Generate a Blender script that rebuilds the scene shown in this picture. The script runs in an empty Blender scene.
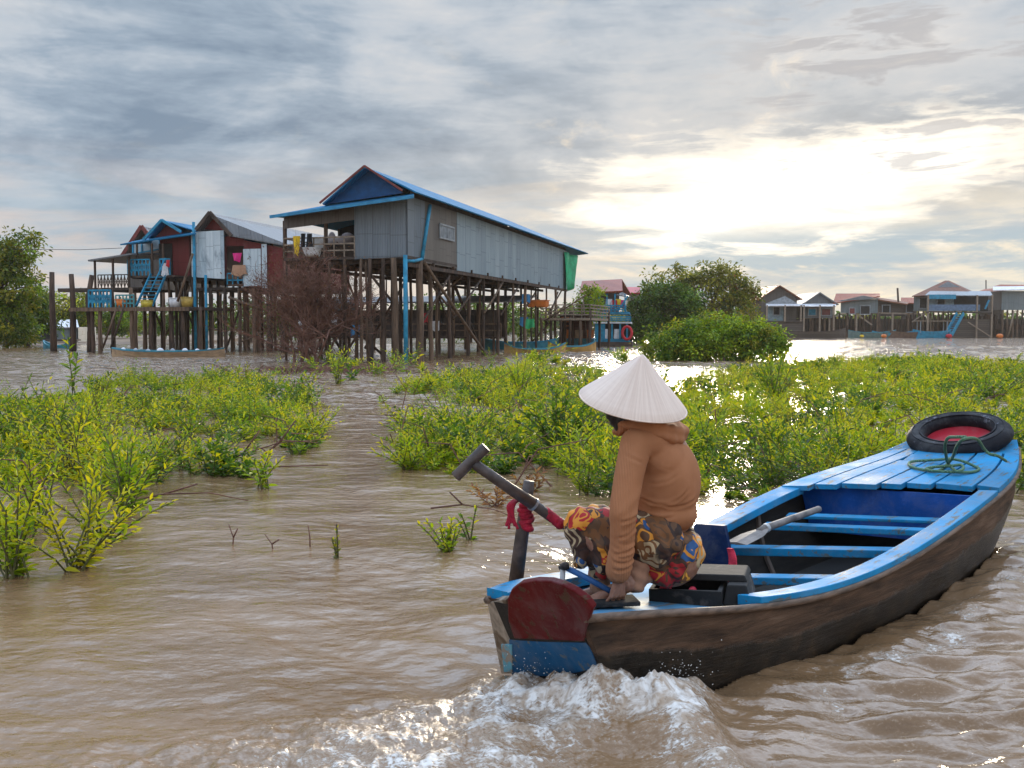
import bpy, bmesh, math, random
import numpy as np
from mathutils import Vector, Matrix, Euler, noise as mnoise
random.seed(7); RNG = np.random.default_rng(11)
scene = bpy.context.scene
C = scene.collection
R = math.radians
# ------------------------------------------------------------------ camera
F = 995.0; CAMH = 1.45; TH = math.atan(56 / F)
cam = bpy.data.cameras.new('camera'); cam_o = bpy.data.objects.new('camera', cam); C.objects.link(cam_o)
cam.sensor_width = 36; cam.lens = 36 * F / 1024; cam.clip_start = 0.05; cam.clip_end = 9000
cam_o.location = (0, 0, CAMH); cam_o.rotation_euler = (R(90) - TH, 0, 0)
scene.camera = cam_o

def ray(px, py):
    a = (px - 512) / F; b = -(py - 384) / F
    return Vector((a, math.cos(TH) + b * math.sin(TH), -math.sin(TH) + b * math.cos(TH)))
def P(px, py, Y):                     # point at ground distance Y
    d = ray(px, py); t = Y / d.y
    return Vector((d.x * t, Y, CAMH + d.z * t))
def W(px, py, z=0.0):                 # point on a level plane
    d = ray(px, py); t = (z - CAMH) / d.z
    return Vector((d.x * t, d.y * t, z))

# ------------------------------------------------------------------ objects
def tag(o, label=None, cat=None, group=None, kind=None):
    if label: o['label'] = label
    if cat: o['category'] = cat
    if group: o['group'] = group
    if kind: o['kind'] = kind
    return o
def empty(name, loc=(0, 0, 0), rz=0.0, label=None, cat=None, group=None):
    o = bpy.data.objects.new(name, None); C.objects.link(o)
    o.location = loc; o.rotation_euler = (0, 0, rz); o.empty_display_size = .2
    return tag(o, label, cat, group)
def copy_tree(o, parent=None):
    c = o.copy(); C.objects.link(c)
    if parent: c.parent = parent
    for ch in list(o.children): copy_tree(ch, c)
    return c

class MB:
    def __init__(s): s.v = []; s.f = []; s.m = []
    def add(s, vs, fs, mi=0):
        k = len(s.v); s.v += [tuple(v) for v in vs]; s.f += [tuple(i + k for i in f) for f in fs]; s.m += [mi] * len(fs); return s
    def box(s, c, size, rot=None, mi=0, taper=1.0):
        hx, hy, hz = size[0] / 2, size[1] / 2, size[2] / 2
        vs = [Vector((x * hx * (taper if z > 0 else 1), y * hy * (taper if z > 0 else 1), z * hz)) for z in (-1, 1) for y in (-1, 1) for x in (-1, 1)]
        if rot is not None:
            M = rot if isinstance(rot, Matrix) else Euler(rot).to_matrix(); vs = [M @ v for v in vs]
        vs = [v + Vector(c) for v in vs]
        return s.add(vs, [(0, 2, 3, 1), (4, 5, 7, 6), (0, 1, 5, 4), (2, 6, 7, 3), (0, 4, 6, 2), (1, 3, 7, 5)], mi)
    def beam(s, a, b, w, h=None, mi=0, up=(0, 0, 1)):
        a = Vector(a); b = Vector(b); h = h or w; d = b - a; L = d.length; d.normalize()
        u = Vector(up)
        if abs(d.dot(u)) > .98: u = Vector((0, 1, 0))
        x = d.cross(u).normalized(); y = x.cross(d).normalized()
        M = Matrix((x, d, y)).transposed()
        return s.box((a + b) / 2, (w, L, h), M, mi)
    def tube(s, pts, r, n=8, mi=0, caps=True):
        pts = [Vector(p) for p in pts]; m = len(pts)
        rs = r if isinstance(r, (list, tuple)) else [r] * m
        k = len(s.v); prev = None
        for i, p in enumerate(pts):
            t = (pts[min(i + 1, m - 1)] - pts[max(i - 1, 0)]).normalized()
            if prev is None:
                ref = Vector((0, 0, 1)) if abs(t.z) < .9 else Vector((1, 0, 0)); x = t.cross(ref).normalized()
            else: x = (prev - t * prev.dot(t)).normalized()
            prev = x; y = t.cross(x)
            for j in range(n):
                a = 2 * math.pi * j / n; s.v.append(tuple(p + (x * math.cos(a) + y * math.sin(a)) * rs[i]))
        for i in range(m - 1):
            for j in range(n):
                s.f.append((k + i * n + j, k + i * n + (j + 1) % n, k + (i + 1) * n + (j + 1) % n, k + (i + 1) * n + j)); s.m.append(mi)
        if caps:
            s.f.append(tuple(k + j for j in reversed(range(n)))); s.f.append(tuple(k + (m - 1) * n + j for j in range(n))); s.m += [mi, mi]
        return s
    def slab(s, poly, th, mi=0):      # planar polygon given thickness along its normal
        poly = [Vector(p) for p in poly]; nrm = Vector((0, 0, 0))
        for i in range(1, len(poly) - 1): nrm += (poly[i] - poly[0]).cross(poly[i + 1] - poly[0])
        nrm.normalize(); n = len(poly)
        vs = poly + [p - nrm * th for p in poly]
        fs = [tuple(range(n)), tuple(reversed(range(n, 2 * n)))] + [(i, i + n, (i + 1) % n + n, (i + 1) % n) for i in range(n)]
        return s.add(vs, fs, mi)
    def ball(s, c, r, nu=12, nv=8, mi=0, rot=None):
        r = (r, r, r) if not hasattr(r, '__len__') else r
        vs = [Vector((0, 0, r[2]))]
        for i in range(1, nv):
            a = math.pi * i / nv
            for j in range(nu):
                b = 2 * math.pi * j / nu; vs.append(Vector((r[0] * math.sin(a) * math.cos(b), r[1] * math.sin(a) * math.sin(b), r[2] * math.cos(a))))
        vs.append(Vector((0, 0, -r[2])))
        if rot is not None:
            M = rot if isinstance(rot, Matrix) else Euler(rot).to_matrix(); vs = [M @ v for v in vs]
        vs = [v + Vector(c) for v in vs]; fs = [(0, 1 + j, 1 + (j + 1) % nu) for j in range(nu)]
        for i in range(nv - 2):
            for j in range(nu):
                a = 1 + i * nu; fs.append((a + j, a + nu + j, a + nu + (j + 1) % nu, a + (j + 1) % nu))
        a = 1 + (nv - 2) * nu; fs += [(len(vs) - 1, a + (j + 1) % nu, a + j) for j in range(nu)]
        return s.add(vs, fs, mi)
    def cap(s, a, b, ra, rb, n=12):   # closed capsule-ish tapered limb
        a = Vector(a); b = Vector(b); s.ball(a, ra, n, 8); s.ball(b, rb, n, 8)
        return s.tube([a, b], [ra, rb], n)
    def build(s, name, mat, parent=None, smooth=False, bevel=0, label=None):
        me = bpy.data.meshes.new(name); me.from_pydata(s.v, [], s.f)
        for m in (mat if isinstance(mat, (list, tuple)) else [mat]): me.materials.append(m)
        if max(s.m or [0]): me.polygons.foreach_set('material_index', s.m)
        if smooth: me.polygons.foreach_set('use_smooth', [True] * len(me.polygons))
        me.update(); o = bpy.data.objects.new(name, me); C.objects.link(o)
        if parent: o.parent = parent
        if bevel:
            b = o.modifiers.new('bevel', 'BEVEL'); b.width = bevel; b.segments = 2; b.limit_method = 'ANGLE'; b.angle_limit = R(40)
        if label: o['label'] = label
        return o

# ------------------------------------------------------------------ materials
class NT:
    def __init__(s, nt): s.nt = nt; s.L = nt.links
    def n(s, t, ins=None, **kw):
        nd = s.nt.nodes.new(t)
        for k, v in kw.items(): setattr(nd, k, v)
        for k, v in (ins or {}).items():
            sock = nd.inputs[k]
            if hasattr(v, 'is_output') or isinstance(v, bpy.types.NodeSocket): s.L.new(v, sock)
            else: sock.default_value = v
        return nd
    def math(s, op, a, b=0.0, c=0.0, clamp=False):
        nd = s.nt.nodes.new('ShaderNodeMath'); nd.operation = op; nd.use_clamp = clamp
        for i, v in enumerate((a, b, c)):
            if isinstance(v, bpy.types.NodeSocket): s.L.new(v, nd.inputs[i])
            else: nd.inputs[i].default_value = v
        return nd.outputs[0]
    def mix(s, fac, a, b, mode='MIX'):
        nd = s.nt.nodes.new('ShaderNodeMix'); nd.data_type = 'RGBA'; nd.blend_type = mode
        for sock, v in ((nd.inputs[0], fac), (nd.inputs[6], a), (nd.inputs[7], b)):
            if isinstance(v, bpy.types.NodeSocket): s.L.new(v, sock)
            elif hasattr(v, '__len__'): sock.default_value = (*v[:3], 1)
            else: sock.default_value = v
        return nd.outputs[2]
    def rng(s, v, a, b, c=0.0, d=1.0, smooth=True):
        nd = s.nt.nodes.new('ShaderNodeMapRange'); nd.interpolation_type = 'SMOOTHSTEP' if smooth else 'LINEAR'
        s.L.new(v, nd.inputs[0])
        for i, x in zip((1, 2, 3, 4), (a, b, c, d)): nd.inputs[i].default_value = x
        return nd.outputs[0]
    def noise(s, vec, scale, detail=4, rough=.5, dist=0.0, dim='3D'):
        nd = s.n('ShaderNodeTexNoise', {'Scale': scale, 'Detail': detail, 'Roughness': rough, 'Distortion': dist}, noise_dimensions=dim)
        if vec is not None: s.L.new(vec, nd.inputs['Vector'])
        return nd.outputs[0]
    def mapping(s, vec, scale=(1, 1, 1), rot=(0, 0, 0), loc=(0, 0, 0)):
        nd = s.n('ShaderNodeMapping', {'Scale': scale, 'Rotation': rot, 'Location': loc}); s.L.new(vec, nd.inputs[0]); return nd.outputs[0]
    def bump(s, h, strength, dist):
        nd = s.n('ShaderNodeBump', {'Strength': strength, 'Distance': dist}); s.L.new(h, nd.inputs['Height']); return nd.outputs[0]
    def ramp(s, v, stops, const=False):
        nd = s.nt.nodes.new('ShaderNodeValToRGB'); cr = nd.color_ramp
        if const: cr.interpolation = 'CONSTANT'
        while len(cr.elements) < len(stops): cr.elements.new(.5)
        for e, (p, c) in zip(cr.elements, stops): e.position = p; e.color = (*c, 1)
        s.L.new(v, nd.inputs[0]); return nd.outputs[0]

def new_mat(name):
    m = bpy.data.materials.new(name); m.use_nodes = True; nt = m.node_tree; b = nt.nodes['Principled BSDF']
    N = NT(nt); tc = nt.nodes.new('ShaderNodeTexCoord')
    return m, N, b, tc.outputs['Object']
def mat_plain(name, col, rough=.6, var=.25, scale=3.0, metal=0.0, bump=.0, stretch=(1, 1, 1), dirt=None, dirtamt=.5, dscale=2.0):
    m, N, b, oc = new_mat(name)
    v = N.mapping(oc, stretch); n1 = N.noise(v, scale, 6, .6)
    k = N.rng(n1, .3, .7, 1 - var, 1 + var)
    cc = N.mix(1.0, col, (1, 1, 1), 'MULTIPLY')
    nd = N.n('ShaderNodeVectorMath', operation='SCALE'); N.L.new(cc, nd.inputs[0]); N.L.new(k, nd.inputs['Scale']); c = nd.outputs[0]
    if dirt:
        d = N.noise(v, dscale, 5, .65, .5); c = N.mix(N.rng(d, .62 - .3 * dirtamt, .75 - .2 * dirtamt), c, dirt)
    N.L.new(c, b.inputs['Base Color'])
    b.inputs['Roughness'].default_value = rough; b.inputs['Metallic'].default_value = metal
    if bump:
        N.L.new(N.bump(N.noise(v, scale * 3, 6, .65), 1.0, bump), b.inputs['Normal'])
    return m
def mat_sheet(name, ca, cb, rust=(.12, .07, .04), rustamt=.3, period=.8, rough=.45, metal=.0, corr=.076):
    """corrugated sheets hung side by side: each sheet its own tone, streaks running down, corrugation as bump"""
    m, N, b, oc = new_mat(name)
    sp = N.n('ShaderNodeSeparateXYZ'); N.L.new(oc, sp.inputs[0])
    u = N.math('ADD', sp.outputs[0], sp.outputs[1]); cell = N.math('FLOOR', N.math('DIVIDE', u, period))
    wn = N.n('ShaderNodeTexWhiteNoise', noise_dimensions='1D'); N.L.new(cell, wn.inputs['W'])
    cb2 = N.n('ShaderNodeCombineXYZ'); N.L.new(u, cb2.inputs[0]); N.L.new(sp.outputs[2], cb2.inputs[2])
    st = N.noise(N.mapping(cb2.outputs[0], (5, 1, .35)), 1.0, 6, .7)
    t = N.math('ADD', N.math('MULTIPLY', wn.outputs[0], .5), N.math('MULTIPLY', N.rng(st, .3, .7), .5))
    c = N.mix(t, ca, cb)
    big = N.noise(N.mapping(cb2.outputs[0], (1.2, 1, .5)), 1.0, 5, .7, .6)
    c = N.mix(N.rng(big, .68 - .28 * rustamt, .78), c, rust)
    sx = N.math('FRACT', N.math('DIVIDE', u, period)); sz3 = N.math('FRACT', N.math('ADD', N.math('DIVIDE', sp.outputs[2], 1.37), N.math('MULTIPLY', wn.outputs[0], .5)))
    seam = N.math('MAXIMUM', N.math('LESS_THAN', sx, .05), N.math('LESS_THAN', sz3, .03)); c = N.mix(N.math('MULTIPLY', seam, .45), c, tuple(x * .45 for x in ca))
    run = N.noise(N.mapping(cb2.outputs[0], (9, 1, .22)), 1.0, 4, .7, .3); c = N.mix(N.math('MULTIPLY', N.rng(run, .58, .72), .5), c, rust)
    N.L.new(c, b.inputs['Base Color']); b.inputs['Roughness'].default_value = rough; b.inputs['Metallic'].default_value = metal; b.inputs['Specular IOR Level'].default_value = .3
    w = N.math('SINE', N.math('MULTIPLY', u, 2 * math.pi / corr))
    N.L.new(N.bump(w, .8, .012), b.inputs['Normal'])
    return m
def mat_planks(name, ca, cb, period=.18, rough=.8, axis='z'):
    m, N, b, oc = new_mat(name)
    sp = N.n('ShaderNodeSeparateXYZ'); N.L.new(oc, sp.inputs[0])
    u = sp.outputs[2] if axis == 'z' else N.math('ADD', sp.outputs[0], sp.outputs[1])
    q = N.math('DIVIDE', u, period); cell = N.math('FLOOR', q)
    wn = N.n('ShaderNodeTexWhiteNoise', noise_dimensions='1D'); N.L.new(cell, wn.inputs['W'])
    st = N.noise(N.mapping(oc, (1, 1, 9) if axis == 'z' else (9, 9, 1)), 1.2, 6, .7)
    t = N.math('ADD', N.math('MULTIPLY', wn.outputs[0], .55), N.math('MULTIPLY', N.rng(st, .3, .7), .45))
    c = N.mix(t, ca, cb)
    fr = N.math('FRACT', q); gap = N.math('LESS_THAN', fr, .08); c = N.mix(gap, c, (ca[0] * .3, ca[1] * .3, ca[2] * .3))
    N.L.new(c, b.inputs['Base Color']); b.inputs['Roughness'].default_value = rough
    return m
def mat_leaf(name, trans=.45, rough=.5, hue=None):
    m = bpy.data.materials.new(name); m.use_nodes = True; nt = m.node_tree; N = NT(nt); b = nt.nodes['Principled BSDF']
    at = N.n('ShaderNodeAttribute', attribute_name='leafcol'); col = at.outputs['Color']
    N.L.new(col, b.inputs['Base Color']); b.inputs['Roughness'].default_value = rough; b.inputs['Specular IOR Level'].default_value = .35
    tr = N.n('ShaderNodeBsdfTranslucent'); N.L.new(N.mix(1.0, col, (1.25, 1.3, .55), 'MULTIPLY'), tr.inputs[0])
    mx = N.n('ShaderNodeMixShader', {0: trans}); N.L.new(b.outputs[0], mx.inputs[1]); N.L.new(tr.outputs[0], mx.inputs[2])
    N.L.new(mx.outputs[0], nt.nodes['Material Output'].inputs[0]); return m

def leaves_mesh(name, pos, dirs, L, Wd, col, mat, parent=None, fold=.25, droop=.15):
    """many small folded leaves: base at pos, growing along dirs (all numpy)"""
    n = len(pos); d = dirs / (np.linalg.norm(dirs, axis=1, keepdims=True) + 1e-9)
    rnd = RNG.normal(size=(n, 3)); rnd[:, 2] = rnd[:, 2] * .35 + .0
    side = np.cross(d, np.array([0, 0, 1.]) + .5 * rnd); side /= (np.linalg.norm(side, axis=1, keepdims=True) + 1e-9)
    up = np.cross(side, d); L = L[:, None]; Wd = Wd[:, None]
    v = np.empty((n, 6, 3))
    v[:, 0] = pos; v[:, 1] = pos + d * L * .3 + side * Wd * .5 + up * Wd * fold; v[:, 2] = pos + d * L * .68 + side * Wd * .38 + up * Wd * (fold * .7) - up * L * droop * .3
    v[:, 3] = pos + d * L - up * L * droop; v[:, 4] = pos + d * L * .68 - side * Wd * .38 + up * Wd * (fold * .7) - up * L * droop * .3
    v[:, 5] = pos + d * L * .3 - side * Wd * .5 + up * Wd * fold
    base = (np.arange(n) * 6)[:, None]
    f = np.concatenate([base + np.array([0, 1, 2, 3]), base + np.array([0, 3, 4, 5])], 1).reshape(-1)
    me = bpy.data.meshes.new(name); me.vertices.add(n * 6); me.vertices.foreach_set('co', v.reshape(-1))
    me.loops.add(len(f)); me.loops.foreach_set('vertex_index', f.astype(np.int32))
    me.polygons.add(n * 2); me.polygons.foreach_set('loop_start', np.arange(n * 2, dtype=np.int32) * 4)
    me.update(calc_edges=True)
    a = me.attributes.new('leafcol', 'FLOAT_COLOR', 'POINT'); cc = np.ones((n, 6, 4)); cc[:, :, :3] = col[:, None, :]; a.data.foreach_set('color', cc.reshape(-1))
    me.materials.append(mat); o = bpy.data.objects.new(name, me); C.objects.link(o)
    if parent: o.parent = parent
    return o
# ------------------------------------------------------------------ light and sky
SUN_AZ = R(11.5); SUN_EL = R(9.0)
sun = bpy.data.lights.new('sun', 'SUN'); sun.energy = 2.8; sun.angle = R(11); sun.color = (1, .86, .66)
sun_o = bpy.data.objects.new('sun', sun); C.objects.link(sun_o)
sd = Vector((math.sin(SUN_AZ) * math.cos(SUN_EL), math.cos(SUN_AZ) * math.cos(SUN_EL), math.sin(SUN_EL)))
sun_o.rotation_euler = (-sd).to_track_quat('-Z', 'Y').to_euler(); sun_o.location = (5, 20, 12)
w = bpy.data.worlds.new('World'); scene.world = w; w.use_nodes = True; N = NT(w.node_tree); bg = w.node_tree.nodes['Background']
sky = N.n('ShaderNodeTexSky', sky_type='NISHITA', sun_disc=False, sun_elevation=SUN_EL, sun_rotation=SUN_AZ, altitude=0, air_density=1.0, dust_density=1.5, ozone_density=1.0)
tc = w.node_tree.nodes.new('ShaderNodeTexCoord'); D = tc.outputs['Generated']
sp = N.n('ShaderNodeSeparateXYZ'); N.L.new(D, sp.inputs[0]); X, Y, Z = sp.outputs
az = N.math('MULTIPLY', N.math('ARCTAN2', X, Y), 180 / math.pi)
el = N.math('MULTIPLY', N.math('ARCSINE', Z), 180 / math.pi)
# cloud deck coordinates: a level sheet seen in perspective
zz = N.math('ADD', N.math('MAXIMUM', Z, 0.0), .20)
cx = N.math('DIVIDE', X, zz); cy = N.math('DIVIDE', Y, zz)
cv = N.n('ShaderNodeCombineXYZ'); N.L.new(cx, cv.inputs[0]); N.L.new(cy, cv.inputs[1]); cvo = cv.outputs[0]
big = N.noise(N.mapping(cvo, (.9, .75, 1), loc=(3.1, 1.7, 0)), 1.0, 6, .6, .3)
mid = N.noise(N.mapping(cvo, (2.4, 2.0, 1), rot=(0, 0, .5), loc=(7.3, 2.2, 0)), 1.0, 9, .62, .3)
fine = N.noise(N.mapping(cvo, (5, 4, 1), rot=(0, 0, -.3), loc=(1.9, 9.1, 0)), 1.0, 9, .65, .4)
# patches in azimuth / elevation (long flat cloud bars near the horizon)
ae = N.n('ShaderNodeCombineXYZ'); N.L.new(az, ae.inputs[0]); N.L.new(el, ae.inputs[1]); aeo = ae.outputs[0]
bars = N.noise(N.mapping(aeo, (.10, .62, 1), loc=(0.4, .2, 3)), 1.0, 7, .58, .6)
bars2 = N.noise(N.mapping(aeo, (.15, .80, 1), rot=(0, 0, .08), loc=(5.4, 8.2, 1)), 1.0, 8, .6, .35)
tone = N.math('ADD', N.math('ADD', N.math('MULTIPLY', big, .45), N.math('MULTIPLY', mid, .35)), N.math('MULTIPLY', bars2, .2))
cloud = N.ramp(N.rng(tone, .385, .625, smooth=False), [(0, (.20, .27, .36)), (.28, (.32, .395, .485)), (.5, (.47, .525, .59)), (.75, (.59, .61, .64)), (1, (.74, .73, .72))])
# horizon: warm cream with blue grey bars
cream = N.mix(N.rng(az, -25, 25), (.66, .56, .50), (.95, .84, .64))
hb = N.mix(N.rng(bars, .36, .62), (.36, .46, .54), cream)
low = N.rng(el, 3.0, 11.0, 1, 0)
col = N.mix(N.math('MULTIPLY', low, .85), cloud, hb)
# clear air of the sky model shows through thin places
skys = N.n('ShaderNodeVectorMath', operation='SCALE'); N.L.new(sky.outputs[0], skys.inputs[0]); skys.inputs['Scale'].default_value = .06
col = N.mix(N.rng(fine, .55, .8, 0, .25), col, skys.outputs[0])
# the bright break in the clouds round the hidden sun, ragged edge
def lobe(a0, e0, sa, se):
    a = N.math('DIVIDE', N.math('SUBTRACT', az, a0), sa); e = N.math('DIVIDE', N.math('SUBTRACT', el, e0), se)
    return N.math('POWER', 2.718, N.math('MULTIPLY', N.math('ADD', N.math('MULTIPLY', a, a), N.math('MULTIPLY', e, e)), -1.0))
g = N.math('ADD', N.math('MULTIPLY', lobe(14.0, 7.4, 9.8, 3.8), 1.15), N.math('MULTIPLY', lobe(24.5, 9.6, 8.0, 3.3), .7))
g = N.math('ADD', g, N.math('MULTIPLY', lobe(9.0, 5.6, 6.0, 1.8), .45))
rag = N.math('ADD', N.math('MULTIPLY', N.math('SUBTRACT', bars2, .5), 2.3), N.math('MULTIPLY', N.math('SUBTRACT', mid, .5), 1.1))
gm = N.math('ADD', g, N.math('MULTIPLY', rag, .9))
core = N.rng(gm, .42, .95)
halo = N.math('MULTIPLY', lobe(16, 7.5, 20, 8), .38)
col = N.mix(halo, col, (.90, .76, .58))
col = N.mix(core, col, (1.12, 1.02, .86))
hot = N.rng(gm, .85, 1.5)
col = N.mix(hot, col, (1.8, 1.7, 1.5))
# dark shreds across the break
shred = N.math('MULTIPLY', N.rng(bars2, .50, .60), N.rng(az, 8, 17)); shred = N.math('MULTIPLY', shred, N.rng(el, 6.0, 8.5))
col = N.mix(N.math('MULTIPLY', shred, .75), col, (.45, .44, .45))
# blue grey bank low under the break, with pale streaks
bank = N.math('MULTIPLY', N.math('MULTIPLY', N.rng(el, 2.2, 3.2), N.rng(el, 6.2, 4.4)), N.rng(az, 2, 9)); bank = N.math('MULTIPLY', bank, N.rng(bars2, .60, .46))
col = N.mix(N.math('MULTIPLY', bank, .8), col, (.40, .50, .56))
# unseen sky high up and behind the camera, brightened as added fill light
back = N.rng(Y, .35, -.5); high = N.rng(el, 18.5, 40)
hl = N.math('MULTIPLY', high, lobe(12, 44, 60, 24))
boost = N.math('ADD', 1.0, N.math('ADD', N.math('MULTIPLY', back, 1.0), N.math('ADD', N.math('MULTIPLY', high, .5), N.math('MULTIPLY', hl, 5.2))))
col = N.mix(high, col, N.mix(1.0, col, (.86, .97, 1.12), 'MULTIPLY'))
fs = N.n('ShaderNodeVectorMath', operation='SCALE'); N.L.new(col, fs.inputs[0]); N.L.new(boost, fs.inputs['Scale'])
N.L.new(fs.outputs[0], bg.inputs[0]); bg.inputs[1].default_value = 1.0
scene.view_settings.view_transform = 'Standard'; scene.view_settings.look = 'None'; scene.view_settings.gamma = 1; scene.view_settings.exposure = 0.14
scene.cycles.max_bounces = 6; scene.cycles.diffuse_bounces = 3; scene.cycles.glossy_bounces = 3; scene.cycles.transparent_max_bounces = 6
scene.cycles.caustics_reflective = False; scene.cycles.caustics_refractive = False
scene.cycles.use_denoising = True
# ------------------------------------------------------------------ water
STX, STY, YAW = .095, 3.718, .835            # stern of the boat and its heading
def fan_grid():
    th = np.concatenate([np.linspace(-R(31), R(31), 820), np.linspace(R(31), 2 * math.pi - R(31), 90)[1:-1]])
    r = [.02, .5, 1.2, 2.0, 2.5]
    x = 2.7
    while x < 26: r.append(x); x *= 1.0042
    while x < 90: r.append(x); x *= 1.012
    while x < 8000: r.append(x); x *= 1.06
    r = np.array(r); T, Rr = np.meshgrid(th, r)
    return Rr * np.sin(T), Rr * np.cos(T), Rr, len(r), len(th)
GX, GY, GR, nr, nth = fan_grid()
rs = np.random.default_rng(5)
H0 = np.zeros_like(GX)
for i in range(46):                            # wind ripples
    lam = .10 * 1.085 ** i; lam = min(lam, 2.4); ang = rs.normal(-1.35, .95); ph = rs.uniform(0, 7); k = 2 * math.pi / lam
    wx = GX + .05 * np.sin(GY * 1.7 + i) ; wy = GY + .06 * np.sin(GX * 1.3 + 2 * i)
    fade = np.clip(1.6 - GR * .006 / lam, 0, 1)
    H0 += .0050 * lam ** .85 * fade * np.sin(k * (wx * math.cos(ang) + wy * math.sin(ang)) + ph)
# calmer sheltered water on the left, livelier on the right of the boat
def sm(a, b, x): t = np.clip((x - a) / (b - a), 0, 1); return t * t * (3 - 2 * t)
calm = .26 + .74 * sm(-2.2, 1.2, GX - .25 * (GY - 4)); calm = np.where(GR > 12, np.minimum(1, calm + (GR - 12) / 20), calm)
H0 *= calm
# boat frame
hx, hy = math.cos(YAW), math.sin(YAW)
U = (GX - STX) * hx + (GY - STY) * hy; V = -(GX - STX) * hy + (GY - STY) * hx
# bow-wave trains running away from the near side
side = np.exp(-((V + 1.5) / 1.1) ** 2) * sm(-1.2, .2, U) * (1 - sm(5, 7, U))
s1 = np.zeros_like(GX)
for i in range(9):
    ang = -1.62 + rs.normal(0, .22); lam = rs.uniform(.16, .42); k = 2 * math.pi / lam
    s1 += lam * np.sin(k * (GX * math.cos(ang) + GY * math.sin(ang) + .05 * np.sin(2.1 * GX + i) + .03 * np.sin(5 * GX + 2.0 * i)) + i)
s2 = np.zeros_like(GX)
for i in range(10):
    ang = -1.62 + rs.normal(0, .5); lam = rs.uniform(.09, .2); k = 2 * math.pi / lam
    s2 += lam * np.sin(k * (GX * math.cos(ang) + GY * math.sin(ang) + .03 * np.sin(4.1 * GX + i)) + 2 * i)
H0 += .024 * side * s1 + .016 * side * s2 * (GR < 9)
# the swell hugging the hull
H0 += .035 * np.exp(-((V + .78 + .05 * np.sin(3 * U)) / .16) ** 2) * sm(.8, 1.6, U) * (1 - sm(3.6, 4.6, U))
def fbm(x, y, sc, oct=4, seed=0, rg=False):
    r_ = np.random.default_rng(seed); out = np.zeros_like(x); amp = 1.0; tot = 0
    for o in range(oct):
        a = np.zeros_like(x)
        for j in range(5):
            an = r_.uniform(0, 6.28); ph = r_.uniform(0, 6.28, 3)
            qx = x * math.cos(an) + y * math.sin(an); qy = -x * math.sin(an) + y * math.cos(an)
            a += np.sin(sc * (qx + .35 / sc * np.sin(sc * 1.3 * qy + ph[1]) * 3) + ph[0])
        a /= 2.6
        if rg: a = 1 - np.abs(a) * 1.4
        out += amp * a; tot += amp; amp *= .55; sc *= 2.1
    return out / tot
# churned wake behind the stern: spreads towards the lower left of the camera
B = -U                                        # distance behind the stern
cent = .02 - .25 * B
halfw = .32 + .55 * np.clip(B, 0, 3)
wake = np.exp(-((V - cent) / halfw) ** 4) * sm(-.25, .12, B) * (1 - sm(1.6, 2.6, B))
near = np.zeros_like(GX)
for (bx, by, br, bh) in ((500, 682, .13, .8), (530, 690, .15, 1.3), (565, 698, .16, 2.1), (604, 708, .17, 2.6), (645, 714, .15, 1.9), (674, 708, .11, .8), (700, 712, .09, .45)):
    q_ = W(bx, by + 6); near = np.maximum(near, bh * np.exp(-((GX - q_.x) ** 2 + (GY - q_.y) ** 2) / br ** 2))
ridge = fbm(GX, GY, 8.0, 5, 3, True)
lump = fbm(GX, GY, 5.0, 3, 9)
H0 += wake * (.014 + .042 * ridge + .016 * lump + .010 * fbm(GX, GY, 24.0, 3, 17, True)) + near * (.054 + .010 * ridge + .016 * fbm(GX, GY, 20.0, 4, 13, True) + .014 * lump)
# the curling crest on the near side of the wake
cr = GX - (.70 - .02 * (GY - 3.2) + .04 * np.sin(5 * GY) + .02 * np.sin(13 * GY + 1)); crest = np.where(cr < 0, np.exp(-(cr / .20) ** 2), np.exp(-(cr / .09) ** 2)) * sm(2.4, 2.9, GY) * (1 - sm(3.75, 3.95, GY))
H0 += crest * (.085 + .02 * lump + .03 * ridge)
foamA = np.clip(wake * (.40 + .50 * ridge) * (1 - .35 * sm(.5, 1.9, B)) * (.66 + .34 * (1 - sm(-.05, .55, V))) + np.clip(near, 0, 1.0) * (.30 + .26 * ridge + .26 * fbm(GX, GY, 14.0, 3, 33)) + crest * (.35 + .5 * sm(.1, .8, ridge)), 0, 1)
# foam lace along the hull and the bow-wave shoulder
lace = np.exp(-((V + .80 + .07 * np.sin(4 * U)) / .09) ** 2) * sm(.2, .7, U) * (1 - sm(4.2, 5, U))
foamA = np.clip(foamA + .80 * lace * np.clip(fbm(GX, GY, 11, 4, 21, True), 0, 1) + .10 * side, 0, 1)
mask_mid = sm(2.4, 2.9, GR)
H0 *= mask_mid
wk_ = np.interp(U, [0, .83, 1.66, 2.44, 3.26, 4.04, 4.9], [.21, .425, .53, .56, .565, .49, .30])
inside = sm(0, .03, wk_ - np.abs(V)) * sm(.30, .40, U) * (1 - sm(4.0, 4.2, U))
H0 = H0 * (1 - inside) - .45 * inside
n_v = nr * nth; co = np.stack([GX, GY, H0], -1).reshape(-1, 3)
ii, jj = np.meshgrid(np.arange(nr - 1), np.arange(nth), indexing='ij'); j2 = (jj + 1) % nth
q = np.stack([ii * nth + jj, (ii + 1) * nth + jj, (ii + 1) * nth + j2, ii * nth + j2], -1).reshape(-1)
me = bpy.data.meshes.new('river_water'); me.vertices.add(n_v); me.vertices.foreach_set('co', co.reshape(-1))
me.loops.add(len(q)); me.loops.foreach_set('vertex_index', q.astype(np.int32)[::-1].copy()); nf = len(q) // 4
me.polygons.add(nf); me.polygons.foreach_set('loop_start', np.arange(nf, dtype=np.int32) * 4); me.update(calc_edges=True)
me.polygons.foreach_set('use_smooth', np.ones(nf, dtype=bool))
a = me.attributes.new('foam', 'FLOAT', 'POINT'); a.data.foreach_set('value', foamA.reshape(-1).astype(np.float32))
water = bpy.data.objects.new('water', me); C.objects.link(water); water['kind'] = 'structure'
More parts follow.
